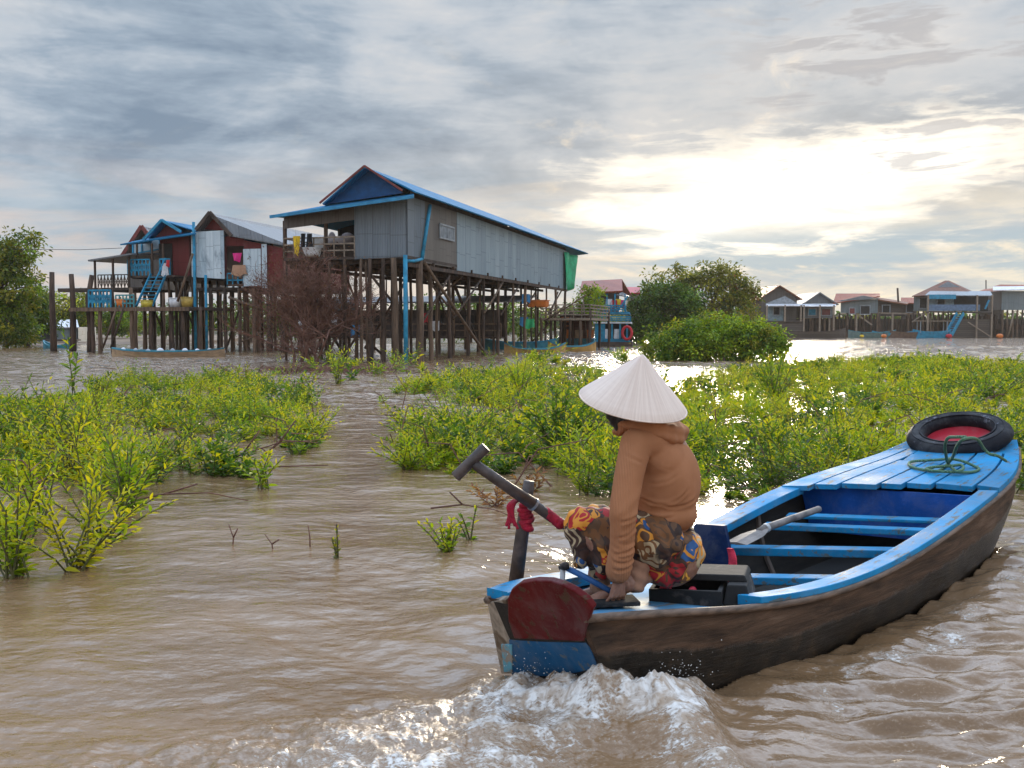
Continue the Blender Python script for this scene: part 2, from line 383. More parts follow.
m, N, b, oc = new_mat('muddy_river_water')
fa = N.n('ShaderNodeAttribute', attribute_name='foam').outputs['Fac']
wv = N.mapping(oc, (1, 1, 1))
n1 = N.noise(N.mapping(oc, (.5, .8, 1)), 1.0, 4, .5)
murk = N.mix(N.rng(n1, .35, .65), (.185, .105, .050), (.25, .150, .080))
fn = N.noise(N.mapping(oc, (16, 26, 10)), 1.0, 9, .68, 1.5)
fn2 = N.noise(N.mapping(oc, (60, 90, 40)), 1.0, 4, .6, .5)
fsum = N.math('ADD', N.math('MULTIPLY', fa, 1.15), N.math('ADD', N.math('MULTIPLY', N.math('SUBTRACT', fn, .5), 1.5), N.math('MULTIPLY', N.math('SUBTRACT', fn2, .5), 1.8)))
fm = N.math('MULTIPLY', N.rng(fsum, .46, .98), N.math('GREATER_THAN', fa, .02))
silt = N.math('MULTIPLY', N.rng(fsum, .15, .55), .55)
c0 = N.mix(silt, murk, (.36, .25, .165))
fcol = N.mix(N.rng(N.noise(N.mapping(oc, (11, 15, 11)), 1.0, 5, .6, .8), .38, .62), (.38, .28, .20), (.74, .70, .66))
c1 = N.mix(fm, c0, fcol)
N.L.new(c1, b.inputs['Base Color']); b.inputs['IOR'].default_value = 1.42
N.L.new(N.rng(fm, 0, 1, .045, .55), b.inputs['Roughness'])
# fine ripples everywhere, longer ones with distance
h1 = N.noise(N.mapping(oc, (6.5, 8.5, 1), rot=(0, 0, .12)), 1.0, 4, .5, .1)
h2 = N.noise(N.mapping(oc, (1.6, 2.4, 1), rot=(0, 0, -.1)), 1.0, 4, .55, .2)
h3 = N.noise(N.mapping(oc, (22, 34, 20)), 1.0, 4, .6, .6)
ln = N.n('ShaderNodeVectorMath', operation='LENGTH'); N.L.new(oc, ln.inputs[0])
bn = N.n('ShaderNodeBump', {'Distance': .22}); N.L.new(h2, bn.inputs['Height']); N.L.new(N.rng(ln.outputs['Value'], 9, 32, .22, 1.0), bn.inputs['Strength']); bp = bn.outputs[0]
nb = N.n('ShaderNodeBump', {'Strength': .6, 'Distance': .022}); N.L.new(h1, nb.inputs['Height']); N.L.new(bp, nb.inputs['Normal'])
nb2 = N.n('ShaderNodeBump', {'Distance': .016}); N.L.new(N.math('ADD', N.math('MULTIPLY', h3, .35), N.math('MULTIPLY', fm, .8)), nb2.inputs['Height']); N.L.new(nb.outputs[0], nb2.inputs['Normal']); nb2.inputs['Strength'].default_value = .45
N.L.new(nb2.outputs[0], b.inputs['Normal'])
me.materials.append(m)
# ------------------------------------------------------------------ the boat
BL, HEEL = 4.871, -.046
s_k = np.array([0, .17, .34, .5, .67, .83, 1.])
wk = np.polyfit(s_k, [.239, .473, .584, .624, .638, .568, .372], 5); zk = np.polyfit(s_k, [.395, .298, .253, .313, .396, .458, .584], 5)
hw = lambda u: float(np.polyval(wk, u / BL)); sz = lambda u: float(np.polyval(zk, u / BL))
boat = empty('wooden_boat', (STX, STY, 0), YAW, 'blue and brown wooden boat under way in the foreground carrying the seated person', 'boat')
boat.rotation_euler = Euler((HEEL, 0, YAW), 'XYZ')
BM = Matrix.Translation((STX, STY, 0)) @ Euler((HEEL, 0, YAW), 'XYZ').to_matrix().to_4x4(); BI = BM.inverted()
def bl(px, py, z):                    # pixel seen on the boat's own level plane z, in boat coordinates
    o = BI @ Vector((0, 0, CAMH)); d = BI.to_3x3() @ ray(px, py); t = (z - o.z) / d.z; return o + d * t
def bworld(u, v, z): return BM @ Vector((u, v, z))

def paint(name, col, wear=(.30, .26, .22), amt=.25, rough=.6, sc=3.0, streak=(1, 6, 6), dark=None, spec=.13):
    m, N, b, oc = new_mat(name)
    v = N.mapping(oc, streak); n1 = N.noise(v, sc, 8, .65, .3); n2 = N.noise(oc, 2.2, 5, .6); n3 = N.noise(oc, 28, 5, .7)
    c = N.mix(N.rng(n2, .3, .7), tuple(x * .72 for x in col), tuple(min(1, x * 1.2) for x in col))
    fade = N.rng(N.noise(oc, 5.5, 6, .7, .6), .42, .68); c = N.mix(N.math('MULTIPLY', fade, .30), c, tuple(.35 * x + .13 for x in col)); c = N.mix(N.math('MULTIPLY', N.rng(n3, .5, .75), .25), c, tuple(min(1, x * 1.6 + .03) for x in col))
    wm = N.rng(N.math('ADD', n1, N.math('MULTIPLY', N.math('SUBTRACT', n3, .5), .35)), .74 - amt * .45, .80 - amt * .4)
    c = N.mix(wm, c, wear)
    if dark: c = N.mix(N.rng(n1, .36, .26), c, dark)
    N.L.new(c, b.inputs['Base Color']); N.L.new(N.rng(n2, .2, .8, rough * .75, rough * 1.35), b.inputs['Roughness'])
    b.inputs['Specular IOR Level'].default_value = spec
    N.L.new(N.bump(N.math('ADD', n1, N.math('MULTIPLY', wm, -.4)), .5, .004), b.inputs['Normal'])
    return m
M_BLUE = paint('sky_blue_boat_paint', (.009, .205, .42), wear=(.09, .12, .13), amt=.42, rough=.62, streak=(1.2, 9, 9))
M_NAVY = paint('deep_blue_boat_paint', (.008, .075, .33), amt=.02, rough=.5, wear=(.02, .04, .10))
M_NAVY2 = paint('dark_navy_board_paint', (.006, .022, .085), amt=.02, rough=.55, wear=(.03, .04, .07))
M_RED = paint('oxblood_stern_paint', (.10, .005, .006), wear=(.07, .035, .02), amt=.42, rough=.4)
M_AQUA = paint('blue_waterline_paint', (.012, .085, .20), wear=(.10, .12, .13), amt=.4, rough=.4)
# hull outside: weathered brown strake above, dark wet tarry planking below
m, N, b, oc = new_mat('weathered_hull_wood'); M_HULL = m
sp = N.n('ShaderNodeSeparateXYZ'); N.L.new(oc, sp.inputs[0])
n1 = N.noise(N.mapping(oc, (1.0, 4, 8)), 2.2, 9, .68, .5); n2 = N.noise(N.mapping(oc, (.5, 1, 16)), 5.0, 6, .7, .3); n3 = N.noise(oc, 9, 6, .7, .4)
top = N.ramp(n1, [(.3, (.022, .013, .009)), (.45, (.06, .035, .022)), (.6, (.11, .062, .038)), (.78, (.20, .13, .09))])
bot = N.ramp(n3, [(.3, (.008, .007, .006)), (.55, (.028, .02, .014)), (.68, (.06, .038, .022)), (.85, (.12, .10, .085))])
at = N.n('ShaderNodeAttribute', attribute_name='strake').outputs['Fac']
t = N.rng(N.math('ADD', at, N.math('MULTIPLY', N.math('SUBTRACT', n3, .5), .16)), .64, .70)
c = N.mix(t, bot, top); c = N.mix(N.math('MULTIPLY', N.rng(n2, .58, .70), .6), c, (.02, .014, .01))
N.L.new(c, b.inputs['Base Color']); N.L.new(N.rng(t, 0, 1, .35, .75), b.inputs['Roughness']); b.inputs['Specular IOR Level'].default_value = .25
hh = N.math('ADD', N.math('MULTIPLY', n1, .8), N.math('ADD', N.math('MULTIPLY', n2, .5), N.math('MULTIPLY', t, .5)))
N.L.new(N.bump(hh, .8, .010), b.inputs['Normal'])
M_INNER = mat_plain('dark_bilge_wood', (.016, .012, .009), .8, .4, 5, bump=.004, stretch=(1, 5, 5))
M_RIB = mat_plain('grey_rib_wood', (.16, .12, .10), .75, .3, 6)

# hull cross-section: gunwale -> knuckle -> chine -> keel
def section(u):
    w = hw(u); z = sz(u); k = u / BL
    rise = .55 * max(0, (k - .62) / .38) ** 2.2 + .10 * max(0, (.12 - k) / .12)
    bot = -.20 + rise * .75 if k > .5 else -.20 + rise
    bw = w * (.62 - .28 * max(0, (k - .6) / .4) )
    zz = [z, z - (z - bot) * .30, z - (z - bot) * .46, z - (z - bot) * .62, z - (z - bot) * .80, bot + .02, bot]
    ww = [w, w * .975, w * .945, w * .90, w * .83, bw, 0]
    st = [1, .70, .53, .46, .25, .1, 0]
    return ww, zz, st
NS = 44; us = [BL * (i / NS) for i in range(NS + 1)]
def hull_shell(inset, name, mat, parent, zoff=0):
    vs, fs, stv = [], [], []
    for u in us:
        ww, zz, st = section(u)
        prof = [(-a, z_) for a, z_ in zip(ww, zz)] + [(a, z_) for a, z_ in zip(ww[::-1][1:], zz[::-1][1:])]
        sst = st + st[::-1][1:]
        rake = .22 * (u / BL) ** 6
        for (y_, z_), s_ in zip(prof, sst):
            sgn = -1 if y_ < 0 else 1
            yy = sgn * max(0, abs(y_) - inset); wob = .004 * math.sin(u * 7 + z_ * 9)
            vs.append((u + rake * (z_ - sz(u)) * 1.6 + (.50 * (sz(0) - z_) * max(0, 1 - u / .8)), yy + sgn * wob * (1 if abs(y_) > .05 else 0), z_ + zoff + (inset * .8 if abs(y_) < ww[4] else 0))); stv.append(s_)
    n = 13
    for i in range(NS):
        for j in range(n - 1): fs.append((i * n + j, (i + 1) * n + j, (i + 1) * n + j + 1, i * n + j + 1))
    fs.append(tuple(range(n - 1, -1, -1))) ; fs.append(tuple(NS * n + j for j in range(n)))
    me = bpy.data.meshes.new(name); me.from_pydata(vs, [], fs); me.materials.append(mat)
    me.polygons.foreach_set('use_smooth', [True] * (len(fs) - 2) + [False, False])
    a = me.attributes.new('strake', 'FLOAT', 'POINT'); a.data.foreach_set('value', stv)
    o = bpy.data.objects.new(name, me); C.objects.link(o); o.parent = parent; return o
hull = hull_shell(0, 'hull', M_HULL, boat)
lining = hull_shell(.028, 'hull_lining', M_INNER, boat, zoff=-.012)
# gunwale rails, flat boards with a cut edge
RW = .125
def rail(side, u0, u1, name='gunwale'):
    mb = MB(); n = 40; sec = []
    for i in range(n + 1):
        u = u0 + (u1 - u0) * i / n; w_ = hw(u); z_ = sz(u); inn = (RW if u > .5 else RW * .75) * (.80 if side < 0 else 1)
        sec.append([(u, side * (w_ + .012), z_ + .002), (u, side * (w_ + .012), z_ + .030), (u, side * (w_ - inn), z_ + .026), (u, side * (w_ - inn), z_ - .022)])
    for s_ in sec: mb.v += s_
    for i in range(n):
        for j in range(4):
            a_, b_ = i * 4 + j, i * 4 + (j + 1) % 4; mb.f.append((a_, b_, b_ + 4, a_ + 4) if side < 0 else (a_, a_ + 4, b_ + 4, b_)); mb.m.append(0)
    mb.f += [(0, 3, 2, 1), (n * 4, n * 4 + 1, n * 4 + 2, n * 4 + 3)]; mb.m += [0, 0]
    return mb.build(name, M_BLUE, boat, bevel=.004)
UD = 3.42                                # rear edge of the foredeck
rail(1, 1.98, 3.30); rail(1, .02, 1.96); rail(-1, .86, 3.52)
# outer rub strake lip (raw brown edge under the near rail)
for sd_ in (-1, 1):
    mb = MB(); mb.tube([(u, sd_ * (hw(u) + .006), sz(u) - .012) for u in [BL * i / 40 for i in range(41)]], .016, 6); mb.build('rub_strake', mat_plain('raw_edge_wood', (.13, .085, .06), .7, .5, 7, stretch=(1, 6, 6)) if sd_ < 0 else bpy.data.materials['raw_edge_wood'], boat, smooth=True)
# foredeck planks running fore and aft, following the sheer
def deck_plank(v0, v1, u0, u1, mat=M_BLUE, z0=.0, name='deck_plank', cut=0.0):
    mb = MB(); n = 12
    for i in range(n + 1):
        t = i / n; u = u0 + (u1 - u0) * t
        f_ = hw(u) / hw(u0); a_ = v0 * f_; b_ = v1 * f_; lim = hw(u) + .012
        a_ = max(-lim, min(lim, a_)); b_ = max(-lim, min(lim, b_)); ue0 = u + (cut * (1 - t)); crown = .02
        za = sz(u) + z0 + .034 + crown * (1 - (a_ / lim) ** 2); zb = sz(u) + z0 + .034 + crown * (1 - (b_ / lim) ** 2)
        g_ = .007
        mb.v += [(ue0, a_ + g_, za), (u, b_ - g_, zb), (u, b_ - g_, zb - .034), (ue0, a_ + g_, za - .034)]
    for i in range(n):
        for j in range(4):
            p_, q_ = i * 4 + j, i * 4 + (j + 1) % 4; mb.f.append((p_, q_, q_ + 4, p_ + 4)[::-1]); mb.m.append(0)
    mb.f += [(0, 1, 2, 3), (n * 4 + 3, n * 4 + 2, n * 4 + 1, n * 4)]; mb.m += [0, 0]
    return mb.build(name, mat, boat, bevel=.003)
cuts = [-.66, -.49, -.26, -.10, .04, .28, .44, .66]
DE = 4.62
for i in range(len(cuts) - 1):
    off = {0: .16, 1: .11, 2: .06, 3: .0, 4: -.05, 5: -.10, 6: -.16}[i]
    deck_plank(cuts[i], cuts[i + 1], UD + off, DE if i not in (3, 4) else DE - .38)
# short cross boards under the rope near the bow
for i in range(2):
    u0 = DE - .37 + .19 * i; mb = MB(); mb.box((u0 + .09, .065, sz(u0 + .09) + .040), (.178, .285, .03), (0, -.16, 0)); mb.build('deck_plank', M_BLUE, boat, bevel=.003)
deck_plank(-.66, .66, DE - .01, BL + .03, z0=.004)
# bulkhead under the foredeck edge
mb = MB(); ub = UD + .05
ww, zz, _ = section(ub); mb.slab([(ub, -hw(ub) + .03, sz(ub) - .0), (ub, hw(ub) - .03, sz(ub) - .0), (ub, hw(ub) * .9 - .03, sz(ub) - .30), (ub, -hw(ub) * .9 + .03, sz(ub) - .30)][::-1], .025)
mb.build('bulkhead', M_NAVY, boat)
# thwarts (seats across the boat)
def thwart(pl, pr, z, wd=.10, th=.035, ext=.03):
    a = bl(*pl, z); c = bl(*pr, z); d = (c - a); d.z = 0; L = d.length; d.normalize(); a = a - d * ext; c = c + d * ext
    ym = a + (c - a) * .5; mb = MB(); mb.beam((a.x, a.y, z - th / 2), (c.x, c.y, z - th / 2), wd, th); return mb.build('thwart', M_BLUE, boat, bevel=.005)
thwart((792, 514), (962, 520), .29, .12, .02)
thwart((770, 523), (948, 530), .275, .10, .035)
thwart((735, 546), (912, 549), .215, .11, .045)
thwart((735, 575), (868, 577), .165, .10, .04, .0)
mb = MB()
mb.box((2.2, 0, -.03), (2.6, .62, .02))
mb.build('bottom_board', mat_plain('wet_bilge_board', (.010, .009, .008), .8, .3, 5), boat)
for u in (1.5, 1.95, 2.4, 2.85):
    for s_ in (-1, 1):
        ww, zz, _ = section(u); mb = MB()
        mb.tube([(u, s_ * (a_ - .035), z_ + .01) for a_, z_ in zip(ww[:6], zz[:6])], .018, 6); mb.build('rib', M_RIB, boat)
# stern: painted transom board with a rounded shoulder, blue below, quarter deck
def tr_pt(px, py, back=0.0):         # on the raked transom plane u = 0
    o = BI @ Vector((0, 0, CAMH)); d = BI.to_3x3() @ ray(px, py)
    # plane: u + k z = c
    kk = .50; cc = .50 * sz(0) - .012 - back; t = (cc - o.x - kk * o.z) / (d.x + kk * d.z); return o + d * t
red = [(507, 600), (511, 590), (520, 583.5), (535, 581), (550, 581.5), (562, 585), (574, 591), (586, 600), (593, 609), (590, 615), (586, 626), (584, 642), (540, 640), (514, 639), (508, 622)]
mb = MB(); mb.slab([tr_pt(x, y) for x, y in red], -.03); ro = mb.build('stern_board', M_RED, boat, bevel=.006)
blu = [(509, 640), (540, 642), (586, 643), (592, 655), (597, 668), (560, 676), (512, 676)]
mb = MB(); mb.slab([tr_pt(x, y, -.004) for x, y in blu], -.03); mb.build('stern_waterline_band', M_AQUA, boat)
gry = [(487, 603), (500, 600), (506, 600), (511, 640), (513, 674), (501, 674)]
mb = MB(); mb.slab([tr_pt(x, y, -.008) for x, y in gry], -.03); mb.build('stern_side_board', mat_plain('pale_weathered_wood', (.30, .25, .20), .7, .35, 6, stretch=(6, 6, 1), bump=.004, dirt=(.12, .08, .05)), boat, bevel=.004)
gb = [(501, 645), (512, 645), (512, 672), (504, 672)]
mb = MB(); mb.slab([tr_pt(x, y, .000) for x, y in gb], -.012); mb.build('stern_waterline_patch', paint('chipped_light_blue', (.12, .34, .45), amt=.5), boat)
# stern deck
mb = MB(); n = 10; inn = .03
for i in range(n + 1):
    u = .13 + 1.11 * i / n; w_ = hw(u) - RW * .7; z_ = min(sz(u), sz(.4)) - .035
    mb.v += [(u, -w_, z_), (u, w_, z_), (u, w_, z_ - .03), (u, -w_, z_ - .03)]
for i in range(n):
    for j in range(4):
        p_, q_ = i * 4 + j, i * 4 + (j + 1) % 4; mb.f.append((p_, q_, q_ + 4, p_ + 4)[::-1]); mb.m.append(0)
mb.f += [(0, 1, 2, 3), (n * 4 + 3, n * 4 + 2, n * 4 + 1, n * 4)]; mb.m += [0, 0]
mb.build('stern_deck', [paint('worn_blue_stern_deck', (.10, .30, .50), amt=.45, wear=(.22, .20, .18))], boat, bevel=.003)
# tall dark blue board behind the person's back
def bv(px, py, u):                    # point on plane u=const, boat frame
    o = BI @ Vector((0, 0, CAMH)); d = BI.to_3x3() @ ray(px, py); t = (u - o.x) / d.x; return o + d * t
pts = [bv(698, 523, 1.93), bv(727, 525, 1.93), bv(738, 580, 1.93), bv(668, 580, 1.93)]
mb = MB(); mb.slab(pts, .03); mb.build('back_board', M_NAVY2, boat, bevel=.004)
# ---------------------------------------------------------------- things in the boat
M_BLACKPL = mat_plain('scuffed_black_plastic', (.010, .009, .009), .85, .4, 9, bump=.002, dirt=(.09, .07, .06), dirtamt=.25, dscale=6)
M_PINK = mat_plain('pink_red_cloth', (.62, .03, .07), .8, .35, 12, bump=.01)
zb_ = .265
crate = empty('plastic_crate', BM @ Vector((.0, 0, 0)), 0, 'scuffed black plastic battery box on the stern deck beside the seated person', 'box')
crate.rotation_euler = boat.rotation_euler
a0, a1, a2 = bl(649, 604, zb_), bl(722, 607, zb_), bl(738, 592, zb_)
ax = (a1 - a0); ax.z = 0; Lx = ax.length; ax.normalize(); ay = Vector((-ax.y, ax.x, 0)); Lyy = .22
def cb(x, y, z): p = a0 + ax * x + ay * y; return (p.x, p.y, zb_ + z)
def cbox(mb, x0, x1, y0, y1, z0, z1, tp=.0):
    mb.add([cb(x0, y0, z0), cb(x1, y0, z0), cb(x1, y1, z0), cb(x0, y1, z0), cb(x0 + tp, y0 + tp, z1), cb(x1 - tp, y0 + tp, z1), cb(x1 - tp, y1 - tp, z1), cb(x0 + tp, y1 - tp, z1)], [(0, 3, 2, 1), (4, 5, 6, 7), (0, 1, 5, 4), (1, 2, 6, 5), (2, 3, 7, 6), (3, 0, 4, 7)])
mb = MB(); cbox(mb, 0, Lx, 0, .02, 0, .065); cbox(mb, 0, .02, .02, Lyy, 0, .065); cbox(mb, Lx - .02, Lx, .02, Lyy, 0, .065); cbox(mb, .02, Lx - .02, .02, Lyy, 0, .012); cbox(mb, 0, Lx, Lyy, Lyy + .02, 0, .09)
mb.build('tray', M_BLACKPL, crate, bevel=.004)
mb = MB(); cbox(mb, .02, Lx + .10, .10, Lyy + .12, .085, .112, .012); cbox(mb, Lx + .0, Lx + .12, .02, Lyy + .10, .0, .085, .02); mb.build('lid', M_BLACKPL, crate, bevel=.006)
mb = MB(); cbox(mb, .03, .09, .035, .12, .012, .075, .012); mb.build('red_lining', M_PINK, crate, bevel=.012)
mb = MB(); cbox(mb, .15, .20, .04, .12, .012, .06, .012); mb.build('red_lining', M_PINK, crate, bevel=.01)
# strip of pink cloth hanging beside the blue board
mb = MB(); n = 9; u_ = 1.9
for i in range(n + 1):
    t = i / n; p_ = bv(731 + 5 * t + 1.6 * math.sin(t * 7), 548 + 45 * t, 1.50); wv_ = .010 + .006 * math.sin(3 * t + .5) + .006 * t
    mb.v += [(p_.x, p_.y - wv_, p_.z), (p_.x - .012 * math.sin(t * 9), p_.y + wv_, p_.z), (p_.x - .02, p_.y + wv_, p_.z), (p_.x - .014, p_.y - wv_, p_.z)]
for i in range(n):
    for j in range(4): p_, q_ = i * 4 + j, i * 4 + (j + 1) % 4; mb.f.append((p_, q_, q_ + 4, p_ + 4)); mb.m.append(0)
mb.f += [(0, 1, 2, 3), (n * 4, n * 4 + 3, n * 4 + 2, n * 4 + 1)]; mb.m += [0, 0]
o = mb.build('hanging_cloth', M_PINK, None, smooth=True); o.matrix_world = BM
tag(o, 'strip of pink red cloth hanging beside the dark blue back board', 'cloth')
# flat board lying on the near end of the stern deck
mb = MB(); z_ = .245
p0, p1, p2, p3 = bl(712, 606, z_), bl(790, 592, z_), bl(792, 597, z_), bl(730, 608, z_)
M_GREYW = mat_plain('silvered_wood', (.15, .13, .12), .7, .5, 8, stretch=(1, 1, 1), bump=.003)
# paddle lying along the far side
pad = empty('paddle', (0, 0, 0), 0, 'grey weathered wooden paddle lying on the boat seats', 'paddle'); pad.matrix_world = BM
A = bl(819, 509, .34); Bp = bl(766, 528, .315); Cp = bl(737, 543, .27)
mb = MB(); mb.tube([A, A.lerp(Bp, .5), Bp, Bp.lerp(Cp, .25)], [.020, .021, .022, .022], 10); mb.build('shaft', M_GREYW, pad, smooth=True)
mb = MB(); d_ = (Cp - Bp).normalized(); sx_ = d_.cross(Vector((0, 0, 1))).normalized(); n = 8
for i in range(n + 1):
    t = i / n; c_ = Bp + (Cp - Bp) * (t * 1.05 - .02); hw_ = .018 + .055 * min(1, t * 2.2) ** .8; th_ = .014 - .006 * t
    mb.v += [tuple(c_ + sx_ * hw_), tuple(c_ + Vector((0, 0, th_))), tuple(c_ - sx_ * hw_), tuple(c_ - Vector((0, 0, th_)))]
for i in range(n):
    for j in range(4): p_, q_ = i * 4 + j, i * 4 + (j + 1) % 4; mb.f.append((p_, q_, q_ + 4, p_ + 4)); mb.m.append(0)
mb.f += [(0, 1, 2, 3), (n * 4, n * 4 + 3, n * 4 + 2, n * 4 + 1)]; mb.m += [0, 0]
mb.build('blade', M_GREYW, pad)
mb = MB(); mb.tube([Bp - d_ * .012, Bp + d_ * .012], .027, 10); mb.build('binding', mat_plain('white_tape', (.4, .4, .4), .6), pad)
# tyre over the bow with the red bow board inside it
tc_ = Vector((4.78, .0, .665))
tyre = empty('tyre', (0, 0, 0), 0, 'worn black rubber tyre leaning on the bow of the blue boat', 'tyre'); tyre.matrix_world = BM @ Matrix.Translation(tc_) @ Euler((0.0, R(-23), 0)).to_matrix().to_4x4() 
mb = MB(); nu, nv_ = 48, 14
prof = []
for j in range(nv_):
    a_ = 2 * math.pi * j / nv_; prof.append((.268 + .062 * math.cos(a_) * (1.0), .062 * math.sin(a_) * (1 - .12 * math.cos(a_))))
for i in range(nu):
    an = 2 * math.pi * i / nu; k_ = 1 + .012 * math.sin(3 * an)
    for r_, z_ in prof: mb.v.append((r_ * math.cos(an) * k_ * .93, r_ * math.sin(an) * k_ * 1.12, z_))
for i in range(nu):
    for j in range(nv_): mb.f.append((i * nv_ + j, ((i + 1) % nu) * nv_ + j, ((i + 1) % nu) * nv_ + (j + 1) % nv_, i * nv_ + (j + 1) % nv_)); mb.m.append(0)
M_TYRE = paint('worn_tyre_rubber', (.013, .013, .017), wear=(.14, .145, .17), amt=.30, rough=.6, sc=4, streak=(1, 1, 1))
mb.build('tyre_casing', M_TYRE, tyre, smooth=True)
for rr_ in (.232, .282):
    mb = MB(); mb.tube([(rr_ * math.cos(t) * .93, rr_ * math.sin(t) * 1.12, .058) for t in [2 * math.pi * i / 48 for i in range(49)]], .006, 6, caps=False); mb.build('tread_rib', M_TYRE, tyre, smooth=True)
mb = MB(); mb.slab([(4.81 + .25 * math.cos(a_) * math.cos(R(23)), .27 * math.sin(a_), .645 + .25 * math.cos(a_) * math.sin(R(23))) for a_ in [2 * math.pi * i / 24 for i in range(24)]], .03); 
bb = mb.build('bow_board', paint('red_bow_board_paint', (.36, .015, .028), amt=.06, wear=(.5, .25, .05), rough=.5), boat); 
# rope
M_ROPE, N, b, oc = new_mat('green_rope')
wv_ = N.n('ShaderNodeTexWave', {'Scale': 45.0, 'Distortion': 3.0}); N.L.new(oc, wv_.inputs[0])
N.L.new(N.mix(wv_.outputs[1], (.045, .12, .07), (.14, .27, .15)), b.inputs['Base Color']); b.inputs['Roughness'].default_value = .85; N.L.new(N.bump(wv_.outputs[1], .8, .004), b.inputs['Normal'])
def dz(p): return sz(min(p[0], BL)) + .034 + .02 * (1 - (p[1] / hw(min(p[0], BL))) ** 2) + .012
def rope_px(pts):
    out = []
    for (x, y, up) in pts:
        p = bl(x, y, .52)
        for _ in range(5): p = bl(x, y, dz(p) + up)
        out.append(p)
    return out
def smoothpath(pts, sub=6):
    out = []; n = len(pts)
    for i in range(n - 1):
        p0, p1, p2, p3 = pts[max(i - 1, 0)], pts[i], pts[i + 1], pts[min(i + 2, n - 1)]
        for k in range(sub):
            t = k / sub; out.append(.5 * ((2 * p1) + (p2 - p0) * t + (2 * p0 - 5 * p1 + 4 * p2 - p3) * t * t + (3 * p1 - p0 - 3 * p2 + p3) * t ** 3))
    out.append(pts[-1]); return out
rp = [(1006, 461, 0), (998, 456, 0), (990, 454, .01), (984, 449, .04), (978, 440, .12), (970, 438, .15), (962, 440, .15), (957, 446, .08), (954, 454, .01), (951, 460, .02), (945, 466, .0), (938, 471, 0), (925, 470, 0), (912, 467, 0), (909, 463, 0), (916, 461, 0), (935, 460, 0), (950, 459, .015), (962, 461, .02), (974, 466, 0), (979, 469, 0), (972, 472, 0), (955, 472, .01), (935, 471, .012), (926, 469, .012), (934, 467, .02), (950, 466, .02), (961, 465, .02), (963, 469, .015), (956, 471, .02), (948, 463, .02), (946, 455, .03), (945, 446, .08), (948, 438, .14), (956, 437, .15), (966, 437, .15)]
rope = MB(); rope.tube(smoothpath(rope_px(rp)), .0095, 8); o = rope.build('rope', M_ROPE, None, smooth=True); o.matrix_world = BM
tag(o, 'green mooring rope lying in loose loops on the blue foredeck', 'rope')
# oar with T grip resting on its post
M_DARKW = mat_plain('dark_oiled_wood', (.060, .042, .036), .5, .5, 8, stretch=(2, 2, 2), bump=.003)
M_CLOTHR = mat_plain('crimson_rag', (.33, .008, .03), .85, .5, 14, bump=.012)
post = empty('oar_post', (0, 0, 0), 0, 'dark upright wooden oar post with crimson rag tied round its top', 'post')
pb, pt_ = P(515, 588, 4.36), P(529, 481, 4.34)
mb = MB(); mb.tube([pb, pb.lerp(pt_, .35), pb.lerp(pt_, .8), pt_], [.034, .032, .029, .024], 10); mb.build('upright', M_DARKW, post, smooth=True)
mb = MB()
for k in range(7):
    q0 = P(527 + random.uniform(-2, 2), 506 + k * 3.6, 4.33); mb.ball(q0, (.034 + .004 * math.sin(k * 2), .034, .018), 12, 8, rot=(random.uniform(-.4, .4), random.uniform(-.4, .4), 0))
mb.build('rag_wrap', M_CLOTHR, post, smooth=True)
for k in range(5):
    mb = MB(); x0 = 516 - k * 2.0; q = [P(x0 + 6, 500, 4.30), P(x0, 502 + k, 4.28), P(x0 - 3 + k, 510 + k, 4.28), P(x0 - 2 + k * .5, 520 - 2 * (k % 2), 4.28), P(x0 + 2 - k, 529 - 3 * (k % 3), 4.28)]
    mb.tube(smoothpath([Vector(a_) for a_ in q], 4), .0065, 7); mb.build('rag_end', M_CLOTHR, post, smooth=True)
oar = empty('oar', (0, 0, 0), 0, 'dark wooden oar with T grip resting across the post at the stern', 'oar')
T0, T1 = P(455.5, 477, 4.10), P(486, 447, 4.10); Tc = P(473, 463, 4.10); Te = P(552, 518, 4.30); Tf = P(640, 566, 4.48)
mb = MB(); mb.tube([T0, T0.lerp(T1, .5), T1], [.024, .023, .024], 12); mb.build('grip', M_DARKW, oar, smooth=True, bevel=.002)
mb = MB(); mb.tube([Tc, Tc.lerp(Te, .45), P(534, 504.5, 4.25)], [.022, .024, .028], 12); mb.build('shaft', M_DARKW, oar, smooth=True)
mb = MB(); mb.tube([P(532, 503, 4.248), P(552, 518, 4.30), Tf], [.023, .022, .02], 10); mb.build('shaft_lower', M_DARKW, oar, smooth=True)
mb = MB(); mb.tube([P(532.5, 503.5, 4.248), P(534.5, 505, 4.252)], .031, 12); mb.build('metal_ring', mat_plain('dull_steel', (.35, .36, .38), .4, .2, 8, metal=.7), oar)
mb = MB()
for k in range(5): mb.ball(P(546 + k * 3.3, 512 + k * 2.8, 4.29), (.028, .028, .022), 12, 8, rot=(.3 * k, .5, .2 * k))
mb.build('rag_wrap', M_CLOTHR, oar, smooth=True)
# blue steering rod on its bracket by the hand
rod = empty('steering_rod', (0, 0, 0), 0, 'blue steel steering rod under the left hand of the person', 'steering rod')
mb = MB(); mb.tube([P(563, 566, 4.08), P(585, 577, 4.05), P(619, 596, 4.00)], .0125, 10); mb.build('rod', paint('blue_rod_paint', (.02, .10, .28), amt=.2, rough=.35), rod, smooth=True)
mb = MB(); mb.tube([P(563, 566, 4.08), P(562, 590, 4.08)], .011, 8); mb.build('bracket', mat_plain('grey_steel', (.38, .38, .38), .4, .3, 8), rod, smooth=True)
mb = MB(); mb.tube([P(562, 567, 4.10), P(566, 566, 4.05)], .017, 8); mb.build('bolt', M_BLACKPL, rod, smooth=True)
